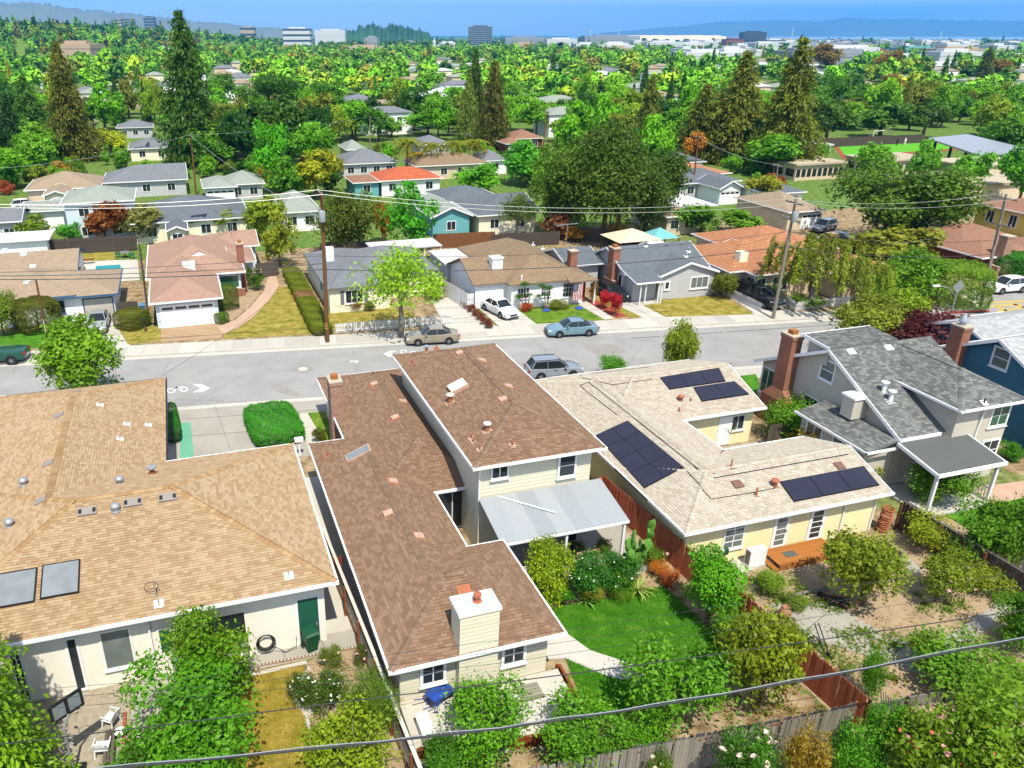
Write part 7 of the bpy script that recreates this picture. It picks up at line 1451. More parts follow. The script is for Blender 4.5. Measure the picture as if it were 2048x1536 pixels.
weeds('fallen_leaves', [(1490,1150,2040,1400,110),(610,1320,720,1540,26),(1100,1140,1340,1200,26),(1440,1400,1700,1450,20)], 16, C(176,140,84), 'dry fallen leaves and twigs on the bare garden soil', 53, .05, .4)
rs_ = np.random.RandomState(9); m = MB()
for k in range(900):
    p = G(rs_.uniform(1480,2040), rs_.uniform(1140,1400)); r = rs_.uniform(.02,.075); a = rs_.uniform(0,6)
    m.add([(p.x+r*math.cos(a),p.y+r*math.sin(a),.0),(p.x+r*math.cos(a+2.1),p.y+r*math.sin(a+2.1),.0),(p.x+r*math.cos(a+4.2),p.y+r*math.sin(a+4.2),.0),(p.x,p.y,r*1.1)], [(0,1,3),(1,2,3),(2,0,3)])
tag(m.build('clods', M['soil']), 'clods of dry earth strewn over the bare garden', 'soil', None, 'stuff')

# ================================================================ houses and buildings further back
BGRECT = []
def bgh(label, xl, xr, y, dep, roof, wall, ze=2.7, pitch=.36, ax='x', ends='hh', name='house', wins=2, garage=None, solar=None, group=None, extra=None, over=.4, chim=False):
    p = G(xl, y, ze); w = (xr-xl)*mpp(p)/.956; h = House(name, label, 'house', (p.x+w/2, p.y+dep/2, 0), group)
    h.wing(p.x, p.x+w, p.y, p.y+dep, ze, pitch, ax, ends, M[roof], M[wall], over, gutter=(ze*0 == 0 and y > 250)); BGRECT.append((xl-2, y-34, xr+2, y+16, y))
    yw = p.y+over; n = wins
    for fl in ((.9,) if ze < 4 else (.9, 3.5)):
        for i in range(n):
            c = p.x+w*(i+.7)/(n+.4)
            if garage and fl < 2 and garage[0] <= (i+.7)/(n+.4) <= garage[1]: continue
            h.window('-y', yw, c-.6, c+.6, fl, fl+1.15, nv=1, sill=False)
    if garage: h.garage('-y', yw, p.x+w*garage[0], p.x+w*garage[1], .05, 2.15, 'white', 4, 4)
    if solar: h.panel_array(solar[0], *solar[1])
    if chim: q = Vector((p.x+w*.6, p.y+dep*.5, 0)); h.chimney(q.x, q.x+.8, q.y, q.y+.8, 2, ze+pitch*dep*.5+1.2, 'brick', pot=False)
    return h, p, w
bgh('tan roofed house with cream front gable at far left', 48,186,381,11,'r_tan','w_tan',ax='x',ends='hh',wins=2); h_, p_, w_ = bgh('small cream gable wing with brown brick side at far left', 84,132,392,7,'r_tan','w_pale',ax='y',ends='gg',wins=0,garage=(.35,.95))
bgh('pale grey roofed house behind yellow green shrubs', 204,362,366,11,'r_grey','w_grey',wins=3,ends='hg'); bgh('pale green roofed house with a single garage by the back pole', 406,470,376,9,'r_green','w_blue',ax='y',wins=0,garage=(.1,.9)); bgh('low pale green roof wing beside the back pole garage', 452,525,370,9,'r_green','w_grey',wins=2)
bgh('two storey pale blue house with green hip roof', 120,254,408,9.5,'r_green','w_blue',5.3,.3,wins=2,name='two_storey_house'); bgh('flat pale annex left of the two storey blue house', 30,118,425,8,'r_green','w_white',2.9,.06,wins=0); bgh('steel blue house cut off by the left edge', -60,30,448,8,'r_grey','w_grey',3.0,.3,wins=2,ends='hg')
bgh('dark grey roofed house with skylights behind the pink roof', 262,486,448,13,'r_dark','w_pale',2.8,.33,wins=4,solar=([(378,447),(412,441),(414,428),(382,433)],(3,1))); bgh('small cream front gable under the dark grey skylight roof', 332,372,462,6,'r_dark','w_pale',2.6,.4,'y','gg',wins=1)
bgh('long white shed roof behind the swimming pool yard', -30,82,486,5,'r_white','w_white',2.6,.04,wins=0); bgh('pale green roofed white house left of the dark magnolia', 560,640,426,12,'r_green','w_white',2.8,.34,wins=2)
bgh('teal gabled cottage with white trim above the brown fence', 862,948,436,11,'r_green','w_teal',2.8,.42,'y','gg',wins=1); bgh('cream house with grey roof and sliding doors above the fence', 955,1085,432,11,'r_dark','w_pale',2.8,.33,wins=2,ends='hg'); bgh('rear grey roof wing behind the cream house', 885,1010,404,9,'r_dark','w_pale',2.8,.33,wins=3)
bgh('slate grey hip roofed house with long window row', 684,796,329,11,'r_grey','w_grey',wins=4,pitch=.4); bgh('red tiled house with white walls in the middle distance', 760,886,362,9,'r_red','w_white',2.7,.34,wins=3); bgh('pale flat roof wing left of the red tiled house', 706,762,366,8,'r_rust','w_teal',2.6,.1,wins=1)
bgh('small tan house behind thin pole left of the palms', 692,734,300,9,'r_green','w_tan',wins=1); bgh('brown roofed house behind the row of palms', 830,985,333,9,'r_brown','w_tan',wins=4); bgh('grey roof right of the palms', 968,1020,322,9,'r_grey','w_white',wins=1); bgh('dark roofed house left of the palms', 836,905,290,9,'r_grey','w_grey',wins=2)
bgh('maroon house with brown roof deep in the trees', 1030,1092,278,10,'r_rust','w_maroon',2.8,.33,wins=2); bgh('maroon garage wing of the house deep in the trees', 1012,1050,288,6,'r_rust','w_maroon',2.7,.4,wins=0,garage=(.2,.85))
bgh('tan house with brown flat roof right of the big oak', 1334,1412,434,10,'r_tan','w_tan',2.7,.2,wins=2); bgh('peach tiled roof house right of the big oak', 1352,1478,352,11,'r_tile','w_tan',2.7,.25,wins=3); bgh('solar panelled grey roof behind the peach roof', 1345,1420,326,9,'r_dark','w_white',2.7,.33,wins=2,solar=([(1352,324),(1402,322),(1396,311),(1350,313)],(4,1)))
bgh('dark grey bungalow behind the white garage', 1360,1500,368,10,'r_dark','w_grey',2.7,.33,wins=3); bgh('white gabled garage with row of lights in the trees', 1440,1496,378,7,'r_dark','w_white',2.7,.5,'y','gg',wins=0,garage=(.12,.88),name='garage'); bgh('grey tan house with white garage above the orange roof', 1578,1664,425,12,'r_tan','w_tan',2.7,.3,wins=0,garage=(.45,.95))
bgh('dark grey roof house in front of the school', 1540,1625,388,9,'r_dark','w_white',2.7,.3,wins=2); bgh('white flat roofed house left of the big dark tree', 1345,1445,416,9,'r_white','w_tan',2.6,.05,wins=2)
bgh('beige garage block by the brown conifer at far left', 148,190,284,8,'r_tan','w_tan',2.8,.2,wins=0,garage=(.2,.8)); bgh('grey hip roofed house beyond the bright maple', 232,300,256,10,'r_grey','w_grey',2.8,.33,wins=3); bgh('blue grey roofed house with solar panels by the bright maple', 256,340,298,11,'r_grey','w_pale',2.7,.33,wins=2,solar=([(270,296),(300,294),(298,284),(268,286)],(3,1)))
# garden shelters
def gazebo(label, px, y, w, mat, ze=2.4, rise=1.1):
    p = G(px, y, ze); t = thing('gazebo', label, 'gazebo', (p.x,p.y,0)); m = MB(); c = (p.x, p.y, ze+rise); q = [(p.x-w,p.y-w*.8,ze),(p.x+w,p.y-w*.8,ze),(p.x+w,p.y+w*.8,ze),(p.x-w,p.y+w*.8,ze)]
    for i in range(4): m.poly([q[i], q[(i+1)%4], c])
    m.build('roof', M[mat], t)
    for x, y_, _ in q: MB().box(x*.94+p.x*.06-.06,y_*.94+p.y*.06-.06,0,x*.94+p.x*.06+.06,y_*.94+p.y*.06+.06,ze+.05).build('post', M['fence_brown'], t)
gazebo('orange canvas gazebo behind the grey gabled house', 1262,474,3.0,'w_tan'); gazebo('teal canvas gazebo beside the orange gazebo', 1318,472,2.0,'w_teal'); gazebo('white canopy tent behind the grey gabled house', 1300,484,1.6,'w_white',2.0,.8)
pv_ = thing('open_shed', 'white flat roofed open shed behind the slate grey cottage', 'shed', G(830,500)); p = G(740,497,2.5); e = G(876,486,2.5); MB().box(p.x,p.y-1.5,2.5,e.x,p.y+2.5,2.62).build('roof', M['r_white'], pv_); [MB().box(x,p.y-1.4,0,x+.12,p.y-1.28,2.5).build('post', M['trim'], pv_) for x in np.linspace(p.x,e.x-.2,5)]
# school
def block(name, label, cat, xl, xr, y, dep, h, wall, roof, wins=0, floors=1, par=.4, winh=.5, group=None, glass='glass', near=True, wfac=.956):
    p = G(xl, y, 0); w = (xr-xl)*mpp(p)/wfac; t = thing(name, label, cat, (p.x+w/2,p.y+dep/2,0), None, group); MB().box(p.x,p.y,0,p.x+w,p.y+dep,h).build('wall', M[wall], t); MB().box(p.x-par,p.y-par,h,p.x+w+par,p.y+dep+par,h+.35).build('roof', M[roof], t); fh = h/floors
    for f_ in range(floors):
        for i in range(wins): a = p.x+w*(i+.15)/wins; e = p.x+w*(i+.85)/wins; MB().box(a,p.y-.06,f_*fh+fh*(.5-winh/2),e,p.y+.1,f_*fh+fh*(.5+winh/2)).build('window', M[glass], t)
        for i in range(max(1, wins//2)):
            a = p.y+dep*(i+.15)/max(1,wins//2); e = p.y+dep*(i+.85)/max(1,wins//2)
            if wins: MB().box(p.x-.06,a,f_*fh+fh*(.5-winh/2),p.x+.1,e,f_*fh+fh*(.5+winh/2)).build('window', M[glass], t)
    BGRECT.append((xl-2, y-45, xr+2, y+6, y)); return t, p, w
block('school_building', 'long beige flat roofed school block behind the dark tree, left wing', 'school', 1588,1700,362,12,2.8,'w_tan','r_beige',9); block('school_building', 'beige school block with two small windows at right', 'school', 1925,2080,384,8,4.2,'w_tan','r_beige',5,1,.3,.25); block('school_building', 'long low beige school block at the right edge', 'school', 1880,2120,418,12,3.2,'w_tan','r_beige',0); block('school_building', 'white flat roofed school block beside the field', 'school', 1600,1668,318,10,2.6,'w_white','r_white',4); block('school_building', 'pale flat school roof between two bright trees', 'school', 1750,1880,352,8,2.6,'w_tan','r_beige',6)
b = NB('turf_field'); v = b.coord('Object'); M['turf'] = b.out(b.mix(b.noise(.08, 3, v), C(96,190,40), C(120,206,60)), .9, .1)
patch('playing_field', 'turf', [(1670,284),(1880,278),(1925,296),(1690,312)], .05); patch('running_track', 'mulch', [(1660,280),(1885,274),(1935,298),(1685,318)], .03)
sc_ = thing('solar_canopy', 'large grey solar canopy over the school yard', 'canopy', G(1960,320)); q = [G(1856,276,6.5), G(1962,311,4.8), G(2072,301,4.8), G(1935,268,6.5)]; m = MB(); m.solid(ccw(q)[::1], .3); m.build('panel_roof', M['metal'], sc_)
for a in (.08,.5,.92):
    for e in (.1,.9): c = q[0].lerp(q[3],a).lerp(q[1].lerp(q[2],a),e); MB().box(c.x-.2,c.y-.2,0,c.x+.2,c.y+.2,c.z-.2).build('post', M['dark'], sc_)
gl = thing('football_goal', 'white football goal on the green playing field', 'goal', G(1760,281)); a, e = G(1744,281), G(1778,279); m = MB(); m.bar(a, a+Vector((0,0,2.4)), .15); m.bar(e, e+Vector((0,0,2.4)), .15); m.bar(a+Vector((0,0,2.4)), e+Vector((0,0,2.4)), .15); m.bar(a+Vector((0,0,2.4)), a+Vector((0,2,0)), .1); m.bar(e+Vector((0,0,2.4)), e+Vector((0,2,0)), .1); m.build('frame', M['plastic_white'], gl)
M['person_skin'] = plain('skin', C(200,150,120), .6, .05, 5)
for i, (px, py, mt, lb) in enumerate(((1793,291,'rubber','person in dark clothes standing on the playing field near the goal'),(1809,290,'trim','person in white top standing right on the playing field'),(1776,288,'red','person in red top standing by the goal'))):
    g = G(px, py); m = MB(); m.lathe((g.x,g.y,.8), [(.16,0),(.17,.1),(.16,.25),(.21,.52),(.19,.6),(.07,.66),(.1,.74),(.115,.84),(.06,.95)], 10)
    for s_ in (-1, 1): m.path([(g.x+s_*.12,g.y-.06*s_,.02),(g.x+s_*.11,g.y,.45),(g.x+s_*.08,g.y,.88)], [.06,.075,.1], 8); m.path([(g.x+s_*.19,g.y,1.36),(g.x+s_*.28,g.y,1.08),(g.x+s_*.27,g.y-.1*s_,.82)], [.065,.05,.04], 8)
    tag(m.build('person', M[mt], at=(g.x,g.y,0)), lb, 'person')
# distant buildings
M['office_dark'] = plain('dark_office_glass', C(74,96,120), .2, .1, .02, 0, .5); M['office_band'] = plain('office_band', C(150,164,176), .6, .05, .02); M['far_white'] = plain('far_white_roof', C(240,242,244), .8, .04, .02); M['far_tan'] = plain('far_tan_wall', C(214,190,160), .8, .06, .02); M['far_grey'] = plain('far_grey_roof', C(170,178,186), .8, .06, .02); M['far_teal'] = plain('far_teal_roof', C(130,196,190), .7, .05, .02); M['far_brick'] = plain('far_brick_wall', C(176,110,86), .8, .06, .02)
def polar0(px, dist): g = G(px, 300); g.z = 0; return g*(dist/fwd(g))
def office(label, xl, xr, ytop, ybase, dist, dep, wall, band, floors, name='office_building', cat='building', hide=0):
    v_ = (ybase-CY)/F; dirn = G((xl+xr)/2, 400); u = Vector((dirn.x, dirn.y, 0)); pc_ = Vector((G((xl+xr)/2, 300).x, G((xl+xr)/2, 300).y, 0)); f0 = fwd(pc_); pc_ = pc_*(dist/f0); d_ = depth(Vector((pc_.x,pc_.y,0))); w = (xr-xl)*d_/F; h = ztop(pc_, ytop); t = thing(name, label, cat, (pc_.x,pc_.y,0), -YAW)
    MB().box(-w/2,0,0,w/2,dep,h).build('wall', M[wall], t); fh = h/max(1, floors)
    for k in range(floors): m = MB(); m.box(-w/2-.25,-.25,k*fh+fh*.62,w/2+.25,dep+.25,k*fh+fh*.98); m.build('floor_band', M[band], t)
    MB().box(-w*.3,dep*.3,h,w*.3,dep*.7,h+2.5).build('roof_plant', M[wall], t); return t
office('dark glass office tower with pale floor bands in the middle distance', 932,978,53,96,1900,30,'office_dark','office_band',10); office('dark blue office tower near the bay at right', 1452,1497,64,92,1900,30,'office_dark','office_dark',8)
office('dark office tower on the skyline at left', 321,340,34,60,2600,30,'office_dark','office_band',9); office('grey office tower left of the dark skyline tower', 281,300,38,60,2600,30,'office_band','office_dark',9); office('pale narrow tower on the left skyline', 266,280,39,60,2600,25,'far_tan','office_dark',8); office('long low dark building among trees on the left skyline', 100,150,46,62,2200,20,'office_dark','office_band',3)
office('white hospital block in the trees left of centre', 580,634,57,80,1500,30,'far_white','office_dark',4); office('tan block beside the white hospital', 500,528,55,68,2300,30,'far_tan','office_dark',3); office('brick office building next to the dark blue tower', 1420,1456,78,92,1800,30,'far_brick','office_dark',3); office('low white building right of the dark blue tower', 1497,1535,80,92,1800,30,'far_white','office_dark',3); office('pale school hall with flat roof at far left', 142,214,88,114,700,30,'far_tan','far_tan',2)
for i, (xl, xr, yt, yb, d, wl, lb) in enumerate(((1680,1850,113,130,900,'far_white','huge white store roof at right'),(1810,1930,131,150,720,'far_white','second white store roof nearer the trees'),(1545,1620,103,116,1000,'office_dark','blue glass building behind the brown conifer'),(1690,1745,101,113,1050,'far_brick','red brick offices at right'),(1760,1850,96,104,1300,'far_teal','teal roofed store near the bay'),(1400,1500,99,112,1100,'far_white','white store roof left of the brown conifer'),(1000,1080,75,82,1900,'far_grey','long grey warehouse right of the office tower'),(1080,1140,78,90,1700,'far_white','white warehouse behind the small conifers'),(1150,1260,72,80,2000,'far_grey','long pale warehouse near the shoreline'),(1270,1345,84,92,1600,'far_white','low white sheds near the shoreline'),(1590,1700,88,96,1500,'far_grey','long grey warehouse behind the tower'),(1860,2060,112,128,950,'far_white','white store roof at the right edge'),(1900,2060,94,102,1400,'far_grey','long grey roof at the right edge'),(735,760,75,92,1300,'far_grey','grey church hall left of the office tower'),(640,700,60,70,2300,'far_white','white flat building on the skyline left of centre'),(1180,1250,90,100,1300,'far_white','white flat roofs right of the small conifers'))): office(lb, xl, xr, yt, yb, d, 45, wl, wl, 1, 'warehouse', 'warehouse')
SHED = []
for i in range(96):
    x = rng.uniform(1330, 2060) if i < 80 else rng.uniform(300, 1330); d_ = rng.uniform(750, 2800); wpx = rng.uniform(18, 70)*1200/d_; g = polar0(x, d_); yb = 70+25.3*F/d_*1.02; hh = rng.uniform(6,11); wl = rng.choice(('far_white','far_white','far_grey','far_white','far_tan')); o_ = office('', x, x+wpx, yb-hh*F/d_, yb, d_, rng.uniform(30,60), wl, wl, 1, 'warehouse', 'warehouse'); o_['group'] = 'warehouses and stores towards the bay'; SHED.append((o_, x, yb, {'far_white':'white','far_grey':'grey','far_tan':'tan'}[wl]+' low warehouse'))
ch = thing('church', 'white church with domed bell tower in the middle distance', 'church', (0,0,0)); pc_ = G(880,103); ORG[ch] = Vector((0,0,0)); s_ = mpp(pc_); MB().box(pc_.x-15*s_*.5,pc_.y,0,pc_.x+22*s_,pc_.y+20,7).build('nave', M['far_tan'], ch); m = MB(); m.add([(pc_.x-8*s_,pc_.y-1,7),(pc_.x+22*s_,pc_.y-1,7),(pc_.x+7*s_,pc_.y-1,12),(pc_.x-8*s_,pc_.y+21,7),(pc_.x+22*s_,pc_.y+21,7),(pc_.x+7*s_,pc_.y+21,12)], [(0,1,2),(0,2,5,3),(1,4,5,2)]); m.build('roof', M['far_grey'], ch)
zt_ = ztop(pc_, 80); m = MB(); m.box(pc_.x-14*s_,pc_.y,0,pc_.x-9*s_,pc_.y+4,zt_-5); m.lathe((pc_.x-11.5*s_,pc_.y+2,zt_-5), [(2.4,0),(2.4,2),(2.0,4),(.8,5.5),(.1,8)], 10); m.build('bell_tower', M['far_white'], ch)
# masts
for lb, px, yb, yt in (('tall white monopole above the trees at left', 213,88,42),('pylon on the far shore left of the tower', 1180,72,58),('second pylon on the far shore', 1237,72,58),('pylon right of the brown conifer', 1880,75,62),('crane mast by the bay', 1583,76,54)):
    p = G(px, max(yb, 76)); p = p*(min(1, 2200/fwd(p))) if yb < 80 else p; zt_ = ztop(p, yt); m = MB(); r = .55*fwd(p)/900+.12; m.tube((p.x,p.y,0),(p.x,p.y,zt_),r,r*.5,6); tag(m.build('mast', M['far_white'], at=(p.x,p.y,0)), lb, 'mast')
BGF = []
for i in range(200):   # roofs glimpsed between the trees
    px = rng.uniform(-20, 2060); y = rng.choice((232,224,216,205,196,188,180,172,165,158,152,146,140,134,128,122)); y += rng.uniform(-5,5)
    if 1560 < px and y > 200: continue
    d_ = mpp(G(px,y)); w_ = rng.uniform(12,20)/d_; ze = rng.choice((3.0,3.4,5.8)); third = 'left' if px < 680 else 'centre' if px < 1370 else 'right'
    r_ = rng.choice(('r_white','r_grey','r_grey','r_green','r_tan','r_tan')); wl_ = rng.choice(('w_white','w_white','w_tan','w_pale'))
    hh_, _, _ = bgh('pale house', px, px+w_, y, rng.uniform(9,13), r_, wl_, ze, .3, wins=2 if y > 185 else 0, group='pale houses half hidden in the canopy'); BGRECT.pop(); BGF.append((hh_.o, px, y, {'r_white':'white roofed','r_grey':'grey roofed','r_green':'pale green roofed','r_tan':'tan roofed'}[r_]+(' two storey house' if ze > 5 else ' house')))

# ================================================================ trees further back
T = lambda lb, px, yb, yt, w, kind, col, **k: plant({'conifer':'conifer_tree','palm':'palm_tree','pine':'pine_tree','weep':'weeping_tree'}.get(kind,'tree'), lb, 'tree', px, yb, yt, w, kind, col, **k)
for a in (
 ('tallest dark redwood standing alone left of centre', 392,330,16,165,'conifer',C(70,116,40)), ('brown tinged conifer at far left', 152,322,80,130,'conifer',C(122,126,48)), ('broad blue green cedar at far left', 72,300,150,120,'conifer',C(80,130,56)), ('dark conifer at the left edge', 38,338,186,90,'conifer',C(48,92,40)), ('tall olive brown conifer right of centre', 1560,345,72,180,'conifer',C(116,130,44)), ('second olive brown conifer left of the tallest one at right', 1462,325,100,170,'conifer',C(120,132,46)), ('rust tipped cypress in the middle', 984,300,118,92,'conifer',C(112,112,42)), ('dark conifer behind the rust tipped cypress', 948,285,96,70,'conifer',C(70,108,40)), ('pale green cypress left of the rust tipped one', 935,290,136,60,'conifer',C(118,152,70)), ('third olive conifer left of the pair at right', 1395,322,165,130,'conifer',C(116,132,46)), ('narrow brown conifer behind the oak at right', 1290,300,150,90,'conifer',C(112,126,44)),
 ('bright green maple below the brown conifer', 212,262,168,82,'round',BRIGHT), ('yellow green round tree by the solar roof at far left', 224,315,256,78,'round',C(176,190,44)), ('olive yellow round tree behind the cottage', 634,398,298,108,'round',C(180,180,46)), ('tall bright green tree left of the olive yellow one', 552,388,238,90,'tall',C(88,186,36)), ('dark umbrella pine with bare trunk', 545,300,128,125,'pine',C(62,112,40)), ('pale green willow right of the tall redwood', 462,330,238,105,'round',C(130,170,60)), ('dark mass tree behind the pale willow', 505,315,205,110,'round',C(60,104,36)), ('dark tree under the umbrella pine', 580,330,190,120,'round',C(72,120,40)), ('pale poplar left of the tall redwood', 305,250,160,44,'tall',C(140,190,56)), ('second pale poplar left of the redwood', 330,252,165,40,'tall',C(140,186,56)),
 ('red leaved shrub behind the swimming pool fence', 215,488,404,95,'round',C(140,92,46)), ('grey green bush with bare twigs beside the red shrub', 290,484,406,90,'round',C(150,146,90)), ('green tree behind the pool shed', 72,490,430,80,'round',C(110,150,44)), ('bright small tree behind the pool shed', 140,488,445,56,'tall',C(84,176,50)), ('round olive tree behind the pink roof', 446,468,415,95,'round',C(140,166,46)), ('yellow green tree behind the pink roof house', 530,478,392,100,'round',C(140,168,44)), ('yellow green cone shaped shrub left of the tall brown pole', 560,535,425,80,'tall',C(150,168,50)), ('dense dark magnolia behind the slate grey cottage', 702,508,368,132,'oak',C(92,116,36)), ('bright green tree right of the magnolia', 824,502,368,105,'tall',C(76,176,40)), ('bronze leaved tree between the magnolia and bright tree', 765,488,400,50,'round',C(170,130,60)),
 ('near dark crown at the centre of the oak clump', 1232,492,318,190,'oak',C(76,114,34)), ('left dark crown of the oak clump', 1122,474,268,150,'oak',C(80,120,36)), ('tallest dark crown of the oak clump', 1205,478,243,165,'oak',C(72,112,34)), ('right dark crown of the oak clump', 1288,472,272,150,'oak',C(70,108,34)), ('bright green rounded tree behind the oak', 1056,372,284,115,'round',C(84,180,38)), ('wide bright green tree left of the oak', 968,402,328,118,'spread',C(100,186,40)), ('thin dark irregular tree by the cream house', 1032,478,384,82,'airy',C(84,120,46)), ('pinkish brown tree behind the white brick house', 1112,478,420,66,'round',C(160,116,100)), ('autumn yellow shrub behind the white brick house', 1150,482,452,60,'round',C(190,160,70)), ('green garden tree behind the orange tiled house', 1400,470,405,110,'round',C(100,166,50)), ('second green garden tree behind the orange tiled house', 1480,470,420,100,'round',C(110,170,50)), ('massive rounded dark tree before the school', 1782,492,302,262,'oak',C(84,128,40)), ('green shoulder of the dark tree toward the yellow house', 1885,452,400,70,'round',C(110,160,44)), ('bronze fruit tree beside the white garage', 1535,415,348,95,'round',C(168,166,60)), ('orange leaved tree right of the palms pole', 1382,330,262,50,'round',C(190,146,60)),
 ('bright green tree between the school blocks', 1742,374,285,90,'round',C(110,186,56)), ('bright green tree right of the field', 1835,374,282,64,'round',C(104,184,56)), ('bright green tree before the solar canopy', 1930,392,300,84,'round',C(100,180,46)), ('bright green tree at the right edge by the school', 2030,420,288,95,'round',C(90,176,46)), ('small bright tree left of the field', 1635,338,282,46,'round',C(110,180,56)), ('yellow green tree behind the big dark tree', 1908,392,340,70,'round',C(120,176,50)),
 ('dark cypress clump behind the playing field left', 1650,284,196,120,'round',C(76,120,42)), ('dark tree line behind the playing field', 1760,276,204,130,'round',C(84,140,44)), ('dark flat topped cypress behind the playing field right', 1845,280,214,110,'spread',C(72,112,40)), ('brown eucalyptus behind the field', 1780,225,150,90,'round',C(128,120,62)), ('tall brown eucalyptus near the store roof', 1775,165,98,60,'round',C(134,124,62)), ('broad brown eucalyptus right of the tallest olive conifer', 1648,145,86,75,'round',C(136,126,62)), ('tall dark conifer near the right edge', 1962,170,92,55,'conifer',C(84,110,44)), ('dark conifer right of the field', 1940,230,165,50,'conifer',C(60,100,40)), ('second dark conifer right of the field', 1985,235,165,50,'conifer',C(60,104,40)), ('green tree at the right edge above the canopy', 2030,270,200,110,'round',C(100,150,50)), ('brown tree at the right edge', 1990,165,115,70,'round',C(134,122,62)),
 ('left palm of the row of palms', 815,355,262,70,'palm',C(150,160,50)), ('second palm of the row of palms', 862,352,272,60,'palm',C(160,160,54)), ('third palm of the row of palms', 905,348,268,62,'palm',C(150,156,50)), ('right palm of the row of palms', 948,344,266,64,'palm',C(160,160,56)), ('shaggy palm in front of the big oak', 1216,486,384,95,'palm',C(176,170,70)), ('palm at the edge of the orange gazebo', 1232,492,440,60,'palm',C(176,160,60))): T(*a)
HAND = nplant
# filler trees
CLEAR = [(x0, y0, x1, y1, yb) for x0, y0, x1, y1, yb in BGRECT]+[(1660,262,1935,318,318)]
FARH = [(px_, y_) for _, px_, y_, _ in BGF]
def hides(x, y):
    for hx, hy in FARH:
        if -3 < y-hy < 5+.22*(hy-100) and hx-6 < x < hx+18/mpp(G(hx,hy))*.9 and rng.random() < .8: return True
    return False
def infoot(p, e=1.2):
    return any(x0-e < p.x < x1+e and y0-e < p.y < y1+e for x0, x1, y0, y1 in FOOT)
def clear(px, yt, yb, w):
    for x0, y0, x1, y1, by in CLEAR:
        if yb > by-3 and px+w*.42 > x0 and px-w*.42 < x1 and yt < y1-8 and yb > y0: return False
    return True
PAL = [BRIGHT, BRIGHT, C(122,194,48), GREEN, GREEN, MIDG, C(74,140,38), C(96,160,40), C(116,150,44), C(106,166,48), DARK, C(140,184,54), C(130,140,56), C(112,182,46), C(100,176,40), C(120,186,48)]
stuffV, stuffT, stuffC = [], [], []; LOW = [crown('low', 40+i, 'round', 700, .08, .15, 9) for i in range(3)]+[crown('low', 44, 'conifer', 700, .08)]; LOWV = []
for me, tm in LOW: a = np.zeros(len(me.vertices)*3, np.float32); me.vertices.foreach_get('co', a); tt = np.zeros(len(me.polygons), np.float32); me.attributes['tone'].data.foreach_get('value', tt); LOWV.append((a.reshape(-1,4,3), tt))
nsr = np.random.RandomState(5)
def stuff_tree(p, w, h, con, col, frac=1.):
    col = (col[0]*1.3, col[1]*1.05, col[2]*.6, 1)
    V, t_ = LOWV[3 if con else nsr.randint(3)]
    if frac < 1: k = nsr.rand(len(V)) < frac; V, t_ = V[k], t_[k]; V = V.mean(1, keepdims=True)+(V-V.mean(1, keepdims=True))*(1/frac**.5)
    a = nsr.uniform(0,6.28); c_, s_ = math.cos(a), math.sin(a); X = V[...,0]*w; Y = V[...,1]*w; stuffV.append(np.stack([X*c_-Y*s_+p.x, X*s_+Y*c_+p.y, V[...,2]*h+p.z], -1)); stuffT.append(t_); stuffC.append(np.tile(np.array(col[:4]), (len(V),1)))
def hill(x, y):                                      # the ground rises gently far to the left
    f = x*SA+y*CA; s_ = x*CA-y*SA; return 42*max(0, 1-((s_+900)/650)**2)*max(0, 1-((f-1500)/750)**2)
FILL = []; nind = 0; rows = [398,374,352,332,314,298,284,271,259,248,238,229,221,213,206,199,193,187,182,177,172,167,163,159,155,151,148,145,142,139,136,133,130,127,125,122,120,118,116,114,112,110,108,106,104,102,100]
for ri, yb in enumerate(rows):
    d0 = G(1024, yb); sp = 8./mpp(d0); px = -60+rng.uniform(0, sp)
    while px < 2110:
        hm = rng.gauss(9.5, 2.2); wm = rng.uniform(8, 13.5); con = rng.random() < .05; col = rng.choice(PAL)
        if con: hm = rng.uniform(11, 18); wm = hm*.36; col = rng.choice((DARK, DARK, C(60,104,44), OLIVE, MIDG))
        hm = max(4.5, hm*(.62 if yb > 360 else 1.)); wm *= (.7 if yb > 360 else 1.); x = px+rng.gauss(0, sp*.12); y = yb+rng.uniform(-.35,.35)*(3+.06*(yb-100)); px += sp*rng.uniform(.7, 1.25)*(1. if x < 1350 or yb > 170 else 1.35)
        p = G(x, y); w = wm/mpp(p); yt = y-(hm/mpp(p))*.97; keep = .9 if yb > 120 else .62
        if rng.random() > keep or not clear(x, yt, y, w) or (x > 1560 and 330 > y > 262 and x < 1950) or (x > 1560 and y > 330) or (x > 1330 and yb < 135 and rng.random() < .6): continue
        if infoot(p) or (yb < 235 and hides(x, y)): continue
        if nind < 215 and yb >= 206:
            nind += 1
            kd = 'conifer' if con else rng.choice(('round','round','spread','tall','round')); cn = 'dark green' if col in (DARK, MIDG) else 'bright green' if col[1] > .2 and col[0] < .1 else 'yellow green' if col[0] > .15 else 'olive green' if col[0] > .1 else 'mid green'
            tr = rng.choice(CR[kd]); t = thing('conifer_tree' if con else 'tree', '', 'tree', (p.x,p.y,0), None, 'trees crowding the canopy beyond the houses'); FILL.append((t, x, yb, cn+(' conifer' if con else ' '+{'round':'rounded','spread':'spreading','tall':'narrow'}[kd]+' tree')));
            o = link('crown', tr[0], t); o.scale = (wm,wm,hm); o.rotation_euler = (0,0,rng.uniform(0,6)); k = rng.uniform(.95,1.2)*1.32; o.color = leafcol(col, k); o2 = link('trunk', tr[1], t); o2.scale = (wm,wm,hm)
        else: p.z = hill(p.x, p.y)-.3; k = rng.uniform(.95,1.2)*(1.6 if yb > 165 else 1.3); stuff_tree(p, wm*1.1, hm, con, mul(col,k), 1. if yb > 165 else .5)
SHR = []
